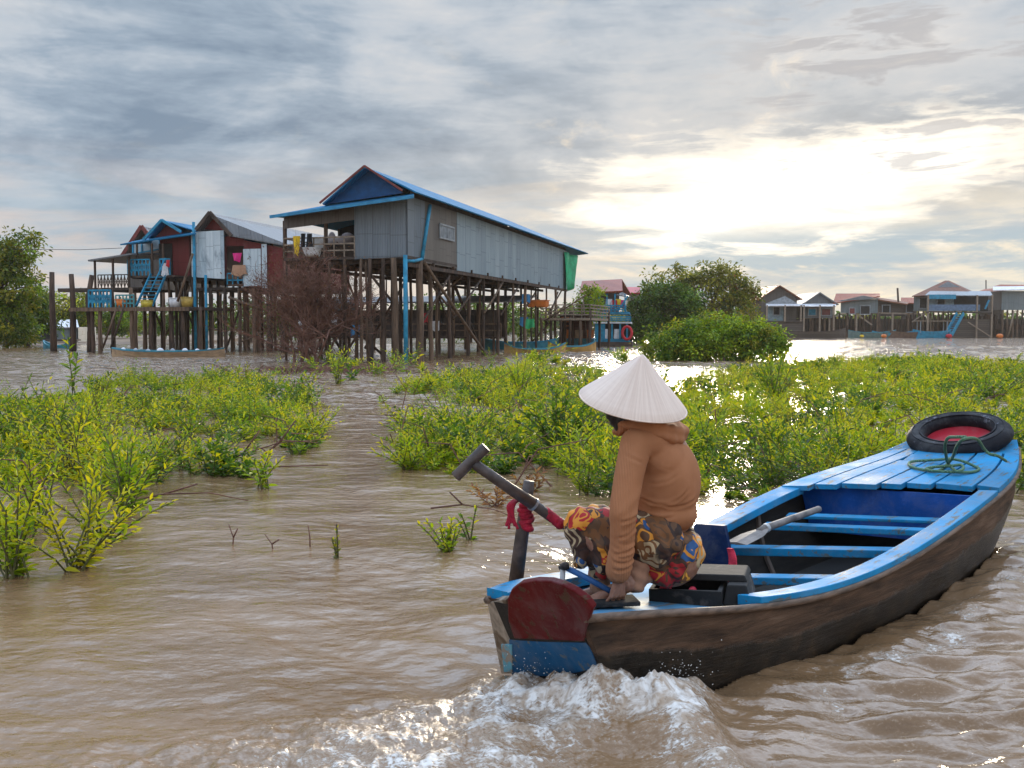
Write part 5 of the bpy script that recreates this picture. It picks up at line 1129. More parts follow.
# ================================================================ rusty-roofed house and blue floating house
F4 = Frame(P(610, 346, 80).x, 80, -8)
HRu = F4.thing('stilt_house', 'blue painted house with rusty red roof and two blue balconies behind the landing', 'house')
def f4(px, py, y=0): return F4.fy(px, py, y)
ra, rb2, rc2, rd = f4(580, 293), f4(619, 291), f4(622, 279, 2.5), f4(582, 281, 2.5)
sheet(HRu, [(ra.x, -.6, ra.z), (rb2.x + .3, -.6, rb2.z), (rc2.x, 2.5, rc2.z), (rd.x, 2.5, rd.z)], M_RUST, .1); sheet(HRu, [(rd.x, 2.5, rd.z), (rc2.x, 2.5, rc2.z), (rb2.x + .8, 6, rb2.z), (ra.x, 6, ra.z)], M_RUST, .1)
sheet(HRu, [(rb2.x - .2, -.4, rb2.z - .3), (f4(633, 296).x, -.2, f4(633, 297).z), (f4(633, 296).x, 5, f4(633, 297).z), (rc2.x, 4, rc2.z - 1.0)], M_GREYR, .08, 'side_roof')
zb1, zb2 = f4(600, 312).z, f4(600, 322).z
wall(HRu, (ra.x + .3, .6), (rb2.x, .6), zb1, ra.z, M_BROWNW); wall(HRu, (ra.x + .5, .55), (f4(598, 300).x, .55), zb1, ra.z - .05, mat_sheet('pale_green_wall', (.30, .34, .26), (.36, .40, .30)))
sheet(HRu, [(f4(596, 312).x, -.6, zb1), (f4(629, 312).x, -.6, zb1), (f4(629, 312).x, 5, zb1), (f4(596, 312).x, 5, zb1)], M_BLUEP, .15, 'balcony_floor')
sheet(HRu, [(f4(594, 322).x, -1.2, zb2), (f4(631, 322).x, -1.2, zb2), (f4(631, 322).x, 5, zb2), (f4(594, 322).x, 5, zb2)], M_WHT, .12, 'balcony_floor')
railing(HRu, (f4(597, 312).x, -.6, zb1), (f4(626, 312).x, -.6, zb1), .5, M_BLUEP, 8, 'balcony_rail', .05, 3); railing(HRu, (f4(594, 322).x, -1.2, zb2), (f4(631, 322).x, -1.2, zb2), .42, M_BLUEP, 8, 'balcony_rail', .04, 3)
MB().beam(f4(618, 311, -.8), f4(628, 296, -.8), .22, .12).build('stair', M_BLUEP, HRu)
zh0, zh1 = .35, zb2 - .1; xh0, xh1 = f4(595, 340, -1).x, f4(630, 340, -1).x
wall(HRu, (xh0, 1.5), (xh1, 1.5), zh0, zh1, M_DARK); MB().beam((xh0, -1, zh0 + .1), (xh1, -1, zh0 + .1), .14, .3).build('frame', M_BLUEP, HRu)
for px_ in (596, 603, 612, 620, 627): p_ = f4(px_, 335, -1); MB().beam((p_.x, -1, zh0), (p_.x, -1, zh1), .14).build('frame_post', M_BLUEP, HRu)
wall(HRu, (xh0, -1.04), (xh0 + .8, -1.04), zh0, zh1, M_BLUEP, name='door')
MB().box(((xh0 + xh1) / 2, .5, .0), (xh1 - xh0 + .4, 4, .7)).build('float_base', M_DARKP, HRu)
for px_ in (599, 607, 615, 625):
    p_ = f4(px_, 300, -.5); MB().beam((p_.x, -.5, zb1), (p_.x, -.5, ra.z - .1), .1).build('veranda_post', M_BLUEP, HRu)
for k, (px_, c_) in enumerate(((600, M_REDC), (604, M_BLK), (609, M_WHT), (614, M_REDC), (618, M_YEL), (622, M_PNK))): 
    o = put('hanging_cloth', F4, px_, 299 + (k % 2), -.4, .5, .7, c_, ('short red cloth', 'black cloth', 'white cloth', 'red cloth right of the white one', 'yellow cloth', 'pink cloth')[k] + ' drying on the upper balcony under the rusty roof', 'laundry', 'laundry under the rusty roof', k)
for k, px_ in enumerate((606, 611, 617)): 
    o = put('hanging_cloth', F4, px_, 329, -.9, .45, .8, (M_WHT, M_BLK, M_WHT)[k], ('left white', 'black', 'right white')[k] + ' cloth hanging in the lower storey of the blue house', 'laundry', 'laundry in the lower storey', k)
rr_ = f4(627, 333, -1.6); e = empty('life_ring', tuple(F4.world(rr_.x, -1.5, rr_.z)), F4.rz, 'red ring hung on the right corner post of the blue house', 'ring'); MB().tube([(.36 * math.cos(t), 0, .5 * math.sin(t)) for t in [2 * math.pi * i / 20 for i in range(21)]], .11, 8, caps=False).build('ring_tube', M_REDC, e, smooth=True)
F5 = Frame(P(630, 340, 92).x, 92, -5); H5 = F5.thing('house', 'small pale house with bright red roof between rusty roof and tree', 'house')
a_, b_, c_, d_ = F5.fy(624, 293), F5.fy(640, 293), F5.fy(640, 287, 2), F5.fy(624, 287, 2)
sheet(H5, [(a_.x, -.3, a_.z), (b_.x, -.3, b_.z), (c_.x, 2, c_.z), (d_.x, 2, d_.z)], mat_plain('bright_red_roof', (.42, .03, .03), .5, .2, 2), .1); sheet(H5, [(d_.x, 2, d_.z), (c_.x, 2, c_.z), (b_.x, 4.5, b_.z), (a_.x, 4.5, a_.z)], bpy.data.materials['bright_red_roof'], .1)
wall(H5, (a_.x + .2, .2), (b_.x - .2, .2), 1.5, a_.z, mat_plain('cream_wall', (.5, .46, .38), .7)); 
for i in range(4): stilt(H5, a_.x + .3 + i * .4 * (b_.x - a_.x) / 1.3, .6, 1.6, .1); 
for i in range(2): MB().box((a_.x + .55 + i * .6, .14, 3.2 + .4), (.3, .05, .6)).build('window', M_DARK, H5)
# barge / floating home under the far end of the long house
F6 = Frame(P(575, 347, 72).x, 72, -6); HF = F6.thing('houseboat', 'brown planked houseboat with orange shutters moored beside the blue house', 'houseboat')
xa6, xb6 = F6.fy(557, 340).x, F6.fy(594, 340).x
MB().box(((xa6 + xb6) / 2, 1.5, .25), (xb6 - xa6, 3, .9)).build('hull', M_TEALB, HF, bevel=.05); wall(HF, (xa6 + .2, 0), (xb6 - .2, 0), .7, 2.35, mat_planks('red_brown_planks', (.09, .028, .018), (.15, .05, .03), .22)); wall(HF, (xb6 - .2, 0), (xb6 - .2, 3), .7, 2.35, M_DARKP)
sheet(HF, [(xa6 - .1, -.5, 2.4), (xb6 + .1, -.5, 2.4), (xb6 + .1, 3.3, 2.5), (xa6 - .1, 3.3, 2.5)], M_DARKP, .1)
for px_ in (567, 579, 590): p_ = F6.fy(px_, 334); MB().box((p_.x, -.06, p_.z), (.55, .07, .6)).build('shutter', M_ORG if px_ != 579 else mat_plain('cream_shutter', (.5, .34, .22), .6), HF)
for k in range(5): MB().beam((xa6 + .3, -.12, 1.0 + .3 * k), (xa6 + .4 + (xb6 - xa6) * .25, -.12, 1.0 + .3 * k), .05, .07).build('slat', M_ORG, HF)
MB().beam((xb6 - .4, -.35, -.4), (xb6 - .8, -.1, 3.6), .08).build('leaning_pole', M_BAMBOO, HF)
# ================================================================ clutter under and behind the long house
HK = empty('shed', tuple(F1.world(-9.5, 20, 0)), F1.rz, 'low dark shed on stilts seen through the stilts of the long house', 'shed')
wall(HK, (-6, 0), (8, 0), .9, 2.6, M_DARKP); wall(HK, (-6, .05), (-2, .05), 2.3, 3.3, M_CORR); sheet(HK, [(-7, -1, 3.1), (9, -1, 3.1), (9, 4, 3.6), (-7, 4, 3.6)], M_GREYR, .1)
for i in range(9): stilt(HK, -6 + i * 1.75, -.2, 3.0, .11)
for i in range(6): MB().box((-5 + i * 2.1, -.08, 1.9), (.9, .06, .7)).build('opening', M_DARK, HK)
railing(HK, (-6, -1.0, .9), (8, -1.0, .9), .8, M_POST2, 12, 'railing', .04, 2); sheet(HK, [(-6, -1.1, .9), (8, -1.1, .9), (8, 0, .9), (-6, 0, .9)], M_POST, .1, 'deck')
cols = [('blue barrel', mat_plain('blue_plastic', (.02, .18, .38), .5)), ('green bag', mat_plain('green_plastic', (.02, .30, .10), .6)), ('red jacket', M_REDC), ('white sack', M_WHT)]
for k, (px_, py_, Y_, ci, lab) in enumerate(((428, 318, 55, 2, 'red jacket hanging among the stilts of the long house'), (435, 326, 56, 3, 'white cloth hanging below the red jacket among the stilts'), (524, 322, 62, 0, 'blue cloth hanging under the far half of the long house'), (530, 324, 60, 1, 'green bag hanging under the far half of the long house'), (526, 299, 62, 0, 'blue tarp bundle beside the orange tub on the landing'), (355, 330, 52, 0, 'blue cloth showing behind the bare bush'), (333, 318, 52, 3, 'pale cloth behind the bare bush'), (300, 325, 52, 3, 'light rag caught in the bare bush'))):
    o = cloth(None, (0, 0, 0), .5, .55, cols[ci][1], 'hanging_cloth', (1, 0, 0), k); o.location = P(px_, py_ - 5, Y_); tag(o, lab, 'cloth')
# ================================================================ far row on the right
ROW = Frame(P(890, 337, 150).x, 150, 4)
def rf(px, py, y=0): return ROW.fy(px, py, y)
def far_house(label, name='house'): return ROW.thing(name, label, 'house', None)
M_BRR = mat_sheet('brown_tile_roof', (.17, .06, .028), (.26, .10, .05), rust=(.09, .04, .025)); M_GRW = mat_sheet('far_grey_wall', (.13, .16, .17), (.22, .25, .26)); M_DW = mat_planks('far_dark_planks', (.06, .045, .035), (.10, .075, .06), .3)
M_WBL = mat_plain('pale_blue_wall', (.22, .30, .34), .7); M_ORR = mat_sheet('orange_tile_roof', (.30, .07, .028), (.38, .10, .04), rust=(.22, .07, .04))
def gable_house(label, xL, xR, yE, xA, yA, yF, wallm, roofm, depth=9, yo=0, gm=None, stilts=True, over=.6):
    h = far_house(label); a_, b_, p_ = rf(xL, yE, yo), rf(xR, yE, yo), rf(xA, yA, yo); zf = rf(xL, yF, yo).z
    MB().slab([(a_.x, yo, zf), (b_.x, yo, zf), (b_.x, yo, b_.z), (p_.x, yo, p_.z), (a_.x, yo, a_.z)], .15).build('front_wall', gm or wallm, h)
    wall(h, (b_.x, yo), (b_.x, yo + depth), zf, b_.z, wallm); wall(h, (a_.x, yo + depth), (a_.x, yo), zf, a_.z, wallm)
    sheet(h, [(b_.x + over, yo - .8, b_.z - .35), (b_.x + over, yo + depth, b_.z - .35), (p_.x, yo + depth, p_.z + .12), (p_.x, yo - .8, p_.z + .12)], roofm, .15); sheet(h, [(p_.x, yo - .8, p_.z + .12), (p_.x, yo + depth, p_.z + .12), (a_.x - over, yo + depth, a_.z - .35), (a_.x - over, yo - .8, a_.z - .35)], roofm, .15)
    if stilts:
        for i in range(5): stilt(h, a_.x + (b_.x - a_.x) * i / 4, yo + .3, zf, .16)
    return h, a_, b_, zf
def win(h, px, py, w_, ht, y=-.1, m=None, name='window'):
    p = rf(px, py, y); o = MB().box((p.x, y, p.z), (w_, .08, ht)).build(name, m or M_DARK, h)
    fr_ = MB(); 
    for (dx, dz_, sx, sz2) in ((0, ht / 2, w_ + .2, .12), (0, -ht / 2, w_ + .2, .12), (-w_ / 2, 0, .12, ht), (w_ / 2, 0, .12, ht)): fr_.box((p.x + dx, y - .05, p.z + dz_), (sx, .07, sz2))
    fr_.build('window_frame', M_WINF, o); return o
h, a_, b_, zf = gable_house('brown gabled house with white wall, leftmost of the far right row', 761, 797, 297, 778, 286, 322, M_DW, M_BRR, gm=M_BROWNW)
wall(h, (rf(766, 310).x, -.2), (rf(783, 310).x, -.2), rf(770, 321).z, rf(770, 306).z, M_WBL, name='white_wall'); win(h, 776.5, 311, 1.0, 1.2, -.35); MB().slab([rf(766, 305.5, -2.5), rf(802, 305.5, -2.5), rf(802, 303.5, -.3), rf(766, 303.5, -.3)], .12).build('awning', M_WHT, h)
MB().slab([(rf(767, 303, -.3).x, -.3, rf(767, 303, -.3).z), (rf(797, 303, -.3).x, -.3, rf(797, 303, -.3).z), (rf(785, 296, -.3).x, -.3, rf(785, 296, -.3).z)], .05).build('inner_gable', M_WINF, h)
for px_ in (767, 785, 801): MB().beam((rf(px_, 305, -2.4).x, -2.4, zf), (rf(px_, 305, -2.4).x, -2.4, rf(px_, 305, -2.4).z), .2).build('veranda_post', M_BAMBOO, h)
wall(h, (rf(766, 322, -2.4).x, -2.4), (rf(803, 322, -2.4).x, -2.4), -.5, zf - .1, M_DW, name='lower_planking'); sheet(h, [rf(765, 321.5, -2.6), rf(803, 321.5, -2.6), rf(803, 320.5, 0), rf(765, 320.5, 0)], M_DARKP, .15, 'deck')
h, a_, b_, zf = gable_house('second far house from the left, grey gable above a white awning and open veranda', 804, 833, 302, 818, 293, 318, M_DW, M_GREYR, gm=M_GREYR)
MB().slab([rf(802.5, 306, -2.5), rf(836, 306, -2.5), rf(836, 303.5, -.3), rf(802.5, 303.5, -.3)], .12).build('awning', M_WHT, h); win(h, 812, 312, 1.2, 1.0, -.3, M_BLUEP); win(h, 826, 312, 1.4, 1.0, -.3, M_TRIM)
for px_ in (804, 820, 834): MB().beam((rf(px_, 305, -2.4).x, -2.4, -.5), (rf(px_, 305, -2.4).x, -2.4, rf(px_, 305, -2.4).z), .2).build('veranda_post', M_BAMBOO, h)
h = far_house('far grey walled house under a long orange red roof'); zf = rf(850, 313).z
a_, b_ = rf(841, 300), rf(878, 302); wall(h, (a_.x, 0), (b_.x, 0), zf, a_.z, M_GRW, z1b=rf(878, 299).z); wall(h, (b_.x, 0), (b_.x, 7), zf, b_.z, M_GRW)
sheet(h, [rf(833, 303, -.8), rf(880, 296, -.8), rf(880, 293.5, 5), rf(836, 293.5, 5)], M_ORR, .15); sheet(h, [rf(836, 301.5, -1.0), rf(880, 298.5, -1.0), rf(863, 295.5, -1.0)], M_GREYR, .12, 'front_gable')
win(h, 865, 310, 1.5, 1.3); win(h, 852, 311, .9, .9, -.1, M_TRIM)
for i in range(6): p_ = rf(840 + 8 * i, 320); stilt(h, p_.x, .2, zf, .15)
h = far_house('low dark plank house with flat brown roof in the far right row'); a_, b_ = rf(878, 300, 2), rf(905, 304, 2); wall(h, (a_.x, 2), (b_.x, 2), rf(890, 316, 2).z, a_.z, M_DW, z1b=b_.z); sheet(h, [rf(876, 299, 1.2), rf(908, 304, 1.2), rf(908, 302, 8), rf(876, 297, 8)], M_BRR, .2)
win(h, 886, 309, 1.2, 1.2, 1.9); wall(h, (b_.x, 2), (b_.x, 8), rf(890, 316, 2).z, b_.z, M_DW)
for i in range(4): stilt(h, a_.x + i * 1.3, 2.2, rf(890, 316, 2).z, .15)
h = far_house('small orange roofed house peeping out behind the far fence'); a_, b_ = rf(902, 303, 10), rf(917, 303, 10); sheet(h, [rf(901, 303, 9), rf(918, 303, 9), rf(918, 297.5, 14), rf(901, 297.5, 14)], M_ORR, .15); wall(h, (a_.x, 10), (b_.x, 10), .5, a_.z, M_BROWNW); win(h, 910, 308, 1.2, 1.4, 9.9)
# big house with hipped front
h = far_house('largest far house, brown hipped roof over pale blue walls and veranda'); zf = rf(930, 311).z
MB().slab([rf(912, 296, -.8), rf(992, 293, -3.0) if False else rf(972, 293, -.8), rf(949, 280.5, 2.5), rf(945, 280.5, 2.5)], .15).build('roof', M_BRR, h); MB().slab([rf(972, 293, -.8), rf(974, 292, 9), rf(949, 280.5, 7), rf(949, 280.5, 2.5)], .15).build('roof', M_BRR, h)
MB().slab([rf(938, 287, -1.0), rf(960, 287, -1.0), rf(948, 281.5, -.6)], .1).build('front_gable', M_GREYR, h); MB().slab([rf(925, 295, -3), rf(993, 295.5, -3), rf(990, 291, 0), rf(930, 291, 0)], .12).build('awning', M_WINF, h)
wall(h, (rf(914, 300).x, 0), (rf(928, 300).x, 0), zf, rf(914, 296).z, M_GRW); wall(h, (rf(928, 300).x, .0), (rf(954, 300).x, .0), zf, rf(928, 295).z, M_WBL, name='pale_wall'); wall(h, (rf(954, 300).x, .5), (rf(990, 300).x, .5), zf, rf(954, 295).z, M_DARK)
wall(h, (rf(928, 296, -3.1).x, -3.1), (rf(956, 296, -3.1).x, -3.1), rf(940, 299, -3.1).z, rf(940, 294.5, -3.1).z, M_BLUEP, name='blue_awning'); win(h, 941, 302, 1.2, 1.2); win(h, 923, 303, 1.2, 1.6)
wall(h, (rf(928, 311, -3).x, -3), (rf(980, 311, -3).x, -3), zf, zf + .9, mat_plain('slate_blue_rail', (.09, .14, .22), .7), name='balcony_front'); sheet(h, [rf(926, 311.5, -3.2), rf(992, 312.5, -3.2), rf(992, 311.5, .3), rf(926, 311, .3)], M_DARKP, .15, 'deck')
for px_ in (928, 977, 992): MB().beam((rf(px_, 305, -3).x, -3, -.5), (rf(px_, 305, -3).x, -3, rf(px_, 295, -3).z), .22).build('veranda_post', M_BAMBOO, h)
MB().beam(rf(985, 309, -3.2), rf(989, 300, -3.2), .3, .15).build('blue_ladder', M_BLUEP, h)
wall(h, (rf(952, 321, -2.6).x, -2.6), (rf(990, 321, -2.6).x, -2.6), -.5, rf(960, 319, -2.6).z, M_DW, name='lower_planking')
MB().beam(rf(968, 322, -3.4), rf(991, 337, -3.4), .14).build('brace', M_BAMBOO, h); MB().beam(rf(912, 322, -1), rf(927, 312, -1), .14).build('brace', M_BAMBOO, h)
for i in range(8): p_ = rf(914 + 5 * i, 320); stilt(h, p_.x, .2, zf, .14)
st = empty('blue_stairs', (0, 0, 0), 0, 'bright blue slanted stairs going down to the boats on the far right shore', 'stairs'); 
A_, B_ = ROW.world(*rf(945, 335, -5)), ROW.world(*rf(957, 313, -3.2)); mb = MB(); mb.beam(A_, B_, .12, .5); mb.beam(A_ + Vector((1.0, 0, 0)), B_ + Vector((1.0, 0, 0)), .12, .5); mb.build('stringer', M_BLUEP, st); mb = MB()
for i in range(1, 12): q = A_.lerp(B_, i / 12); mb.beam(q, q + Vector((1.0, 0, 0)), .35, .08)
mb.build('treads', M_BLUEP, st)
h = far_house('far brown roofed house with antenna left of the grey blue shed'); a_ = rf(975, 300, 6); sheet(h, [rf(976, 292, 5), rf(1003, 294, 5), rf(1008, 287, 10), rf(985, 289, 10)], M_ORR, .15); wall(h, (rf(980, 300, 6).x, 6), (rf(1004, 300, 6).x, 6), 1, rf(980, 293, 6).z, M_BROWNW); win(h, 996, 303, 1.2, 1.2, 5.9)
MB().beam(rf(986, 289, 8), rf(986, 280, 8), .12).build('antenna_mast', M_BLK, h)
h = far_house('grey blue walled shed on stilts at the right edge of the row'); wall(h, (rf(1001, 310).x, 0), (rf(1040, 310).x, 0), rf(1005, 310).z, rf(1005, 291).z, M_GRW); wall(h, (rf(1001, 310).x, 8), (rf(1001, 310).x, 0), rf(1005, 310).z, rf(1005, 291).z, M_BROWNW)
sheet(h, [rf(993, 290, -.8), rf(1042, 289, -.8), rf(1042, 286, 5), rf(993, 286.5, 5)], M_WHT, .15); sheet(h, [rf(993, 286.5, 5), rf(1042, 286, 5), rf(1042, 285, 7), rf(1000, 284.5, 7)], M_ORR, .15, 'ridge_roof')
for i in range(8): p_ = rf(1003 + 5 * i, 320); stilt(h, p_.x, .2, rf(1005, 310).z, .16)
brace(h, tuple(rf(1008, 337, -.3)), tuple(rf(1014, 311, -.3)), .12, M_BAMBOO)
MB().box((rf(1016, 327).x, .6, rf(1016, 327).z), (6, .1, .8)).build('rail_board', M_POST, h); MB().box((rf(1018, 333).x, 1.6, .9), (7, .1, 1.8)).build('lower_planking', M_DW, h)
# palisade fence and walkway running before the far houses
pf = ROW.thing('palisade', 'long dark palisade and walkway of poles along the far right shore', 'fence')
mb = MB(); 
for i in range(118):
    px_ = 798 + i * 1.75; p_ = rf(px_, 330, 1.0); hgt = rf(px_, 315 + rp_.uniform(-1, 1.5) + (4 if 875 < px_ < 905 else 0), 1.0).z
    mb.beam((p_.x, 1.0 + rp_.uniform(-.3, .3), -.6), (p_.x + rp_.uniform(-.25, .25), 1.0, hgt), .17)
o = mb.build('pickets', M_POST, pf)
wall(pf, (rf(795, 330, 1.8).x, 1.8), (rf(1040, 330, 1.8).x, 1.8), -.5, rf(900, 319, 1.8).z, M_DW, name='backing_planks')
for (a, b) in (((838, 314), (882, 313)), ((882, 313), (925, 314)), ((803, 318), (838, 316))): MB().beam(rf(a[0], a[1], .4), rf(b[0], b[1], .4), .25, .2).build('walkway_rail', M_BAMBOO, pf)
MB().beam(rf(858, 315, .2), rf(872, 325, .2), .2).build('brace', M_BAMBOO, pf)
for k, px_ in enumerate((812, 829, 847, 856, 877, 892, 908, 930)): MB().beam((rf(px_, 337, .2).x, .2, -.5), (rf(px_, 337, .2).x, .2, rf(px_, 309 if px_ == 877 else 313, .2).z), .24).build('tall_post', M_BAMBOO if k % 2 else M_POST2, pf)
o = MB().beam(ROW.world(*rf(898.5, 306, 3)), ROW.world(*rf(897.5, 288, 3)), .22).build('bare_pole', M_DARKP, None); tag(o, 'thin dark pole standing between the low plank house and the orange roof', 'pole')
# boats and floats at the far right shore
def rpos(px, y): p = rf(px, 330, y); return tuple(ROW.world(p.x, y, 0))
e = slim_boat(rpos(811, -9), R(-4), 9.5, 2.0, .9, M_DW, M_DARKP, 'heavy dark brown barge moored below the leftmost far houses', sheer=.5)
slim_boat(rpos(872, -6), R(3), 7.0, 1.6, .8, mat_plain('grey_green_boat', (.10, .16, .15), .6), M_TEALB, 'grey green boat, leftmost of the small boats at the far fence')
slim_boat(rpos(893, -6), R(-2), 6.0, 1.5, .7, M_TEALB, M_BLUEP, 'teal boat between the grey green one and the brown one')
slim_boat(rpos(910, -6.5), R(4), 6.5, 1.5, .8, mat_plain('brown_boat', (.12, .07, .045), .7), M_POST2, 'brown boat just left of the canopied blue boat')
e = slim_boat(rpos(932, -7), R(0), 5.5, 1.8, .9, M_BLUEP, M_BLUEP, 'bright blue canopied boat beside the foot of the blue stairs')
for sx_ in (-1.9, 1.9):
    for sy_ in (-.6, .6): MB().beam((sx_, sy_, .8), (sx_, sy_, 2.4), .1).build('canopy_post', M_WINF, e)
MB().box((0, 0, 2.45), (5.0, 1.6, .12)).build('canopy', M_BAMBOO, e)
for k, (px_, r_, m_, lab) in enumerate(((884, .28, M_ORG, 'orange float on the water before the palisade'), (949, .32, M_REDC, 'red float at the foot of the blue stairs'), (1000, .34, M_ORG, 'orange float below the grey blue shed'), (862, .2, M_YEL, 'yellow green float below the left end of the palisade'))):
    e = empty('float_buoy', rpos(px_, -8), 0, lab, 'float'); MB().ball((0, 0, .3), (r_ * 1.5, r_, r_), 12, 8).build('drum', m_, e, smooth=True); MB().tube([(0, 0, .3 + r_ * .9), (0, 0, .55 + r_)], .06, 6).build('ring', M_BLK, e)
# little hut on the left bank, its pale roof among trees
F7 = Frame(P(60, 338, 92).x, 92, 0); HH = F7.thing('hut', 'small grey hut with white tin roof on the bank among the left trees', 'hut')
a_, b_ = F7.fy(38, 336), F7.fy(78, 336); wall(HH, (a_.x, 0), (b_.x, 0), .2, F7.fy(50, 327).z, M_GRW); wall(HH, (b_.x, 0), (b_.x, 4), .2, F7.fy(50, 327).z, M_GRW)
sheet(HH, [F7.fy(56, 327, -.4), F7.fy(79, 327, -.4), F7.fy(77, 319.5, 3), F7.fy(60, 319.5, 3)], M_WHT, .1); sheet(HH, [F7.fy(36, 327, -.3), F7.fy(57, 327, -.3), F7.fy(54, 323, 3), F7.fy(40, 323, 3)], M_GREYR, .1)
MB().box((a_.x + .8, -.06, 1.0), (.8, .06, 1.3)).build('door', M_DARK, HH); MB().box(((a_.x + b_.x) / 2, -.9, .35), (b_.x - a_.x + .6, 1.6, .14)).build('deck', M_DARKP, HH)
# overhead line from the left
o = MB().tube([P(-60, 246, 75), P(20, 249.2, 70), P(80, 249.8, 66), P(122, 248, 62)], .018, 5).build('power_line', M_BLK, None); tag(o, 'thin overhead wire reaching the blue-roofed red house from the left', 'wire')
# ------------------------------------------------------------------ vegetation
LEAF = mat_leaf('fresh_leaf', .42); LEAFD = mat_leaf('tree_leaf', .30, .6)
M_BARK = mat_plain('brown_bark', (.10, .065, .045), .9, .5, 4, stretch=(3, 3, .8), bump=.02)
M_STEM = mat_plain('green_brown_stem', (.10, .10, .035), .8, .4, 6); M_TWIG = mat_plain('dry_red_brown_twig', (.15, .070, .048), .9, .45, 3)
def shade_cols(n, kind):
    t = RNG.random((n, 1)); u = RNG.random((n, 1))
    pal = {'lime': ((.24, .34, .012), (.42, .44, .015), (.10, .18, .012)), 'mid': ((.13, .23, .014), (.25, .32, .015), (.05, .11, .01)),
           'yellow': ((.42, .40, .012), (.58, .48, .015), (.20, .26, .012)), 'dark': ((.055, .12, .014), (.11, .18, .016), (.025, .055, .01)),
           'tree': ((.07, .12, .014), (.15, .17, .016), (.03, .06, .01)), 'olive': ((.18, .19, .018), (.30, .25, .02), (.08, .10, .015)), 'dry': ((.28, .12, .05), (.40, .20, .09), (.14, .06, .03))}[kind]
    a, b_, c_ = (np.array(x) for x in pal)
    col = a + (b_ - a) * t; dk = (u < .28); col = np.where(dk, c_ + (a - c_) * t, col); return col
def plant_leaves(bx, by, h, spread, nst, lpl, ll, kind_fn, lean=(0, 0), tipyellow=.35, z0=-.03, droopy=.3):
    """leaf positions for one shrub of upright stems; returns arrays and the stem lines"""
    pos, dr, L, Wd, col, stems = [], [], [], [], [], []
    for s_ in range(nst):
        a_ = random.uniform(0, 6.283); sp_ = spread * random.uniform(.2, 1.0); hh = h * random.uniform(.55, 1.05)
        d0 = Vector((math.cos(a_) * sp_ + lean[0], math.sin(a_) * sp_ + lean[1], hh)); p0 = Vector((bx + random.gauss(0, .10 * spread), by + random.gauss(0, .10 * spread), z0))
        bend = Vector((math.cos(a_), math.sin(a_), -.6)) * sp_ * .35
        m_ = 6; line = [p0 + d0 * (i / m_) + bend * (i / m_) ** 2 for i in range(m_ + 1)]; stems.append(line)
        tangent = (line[-1] - line[-2]).normalized()
        for q in range(lpl):
            t = .12 + .88 * (q / lpl) ** .85; f_ = t * m_; i0 = min(m_ - 1, int(f_)); p = line[i0].lerp(line[i0 + 1], f_ - i0); tg = (line[i0 + 1] - line[i0]).normalized()
            b0 = q * 2.4 + random.uniform(-.4, .4); side = Vector((math.cos(b0), math.sin(b0), 0)); up = .25 + .75 * t
            d = side * (1.1 - .55 * t) + tg * up + Vector((0, 0, random.uniform(-.3, .25)))
            pos.append(p); dr.append(d); k_ = ll * random.uniform(.65, 1.2) * (1.1 - .35 * t); L.append(k_); Wd.append(k_ * random.uniform(.24, .34) * (1.5 if ll < .065 or kind_fn == 'dark' else 1)); col.append(t)
    pos = np.array(pos); dr = np.array(dr); col_t = np.array(col)
    c = shade_cols(len(pos), kind_fn); yy = shade_cols(len(pos), 'yellow'); m = (RNG.random(len(pos)) < tipyellow * col_t ** 2)[:, None]; c = np.where(m, yy, c)
    return pos, dr, np.array(L), np.array(Wd), c, stems
def stems_mesh(mb, stems, r=.006):
    for l in stems: mb.tube(l[::2] if len(l) > 3 else l, [r, r * .85, r * .7, r * .5][:len(l[::2])] if len(l[::2]) <= 4 else r, 4, caps=False)
def merge(parts): return [np.concatenate([p[i] for p in parts]) for i in range(5)]
def single_plant(px, py, h, spread, nst, lpl, ll, kind, label, name='water_shrub', group=None, ty=.35, cat='plant', lean=(0, 0)):
    g = W(px, py); e = empty(name, (g.x, g.y, 0), 0, label, cat, group)
    p = plant_leaves(0, 0, h, spread, nst, lpl, ll, kind, lean, ty)
    leaves_mesh('leaves', *p[:5], LEAF, e); mb = MB(); stems_mesh(mb, p[5], .0055 + .004 * h); mb.build('stems', M_STEM, e); return e
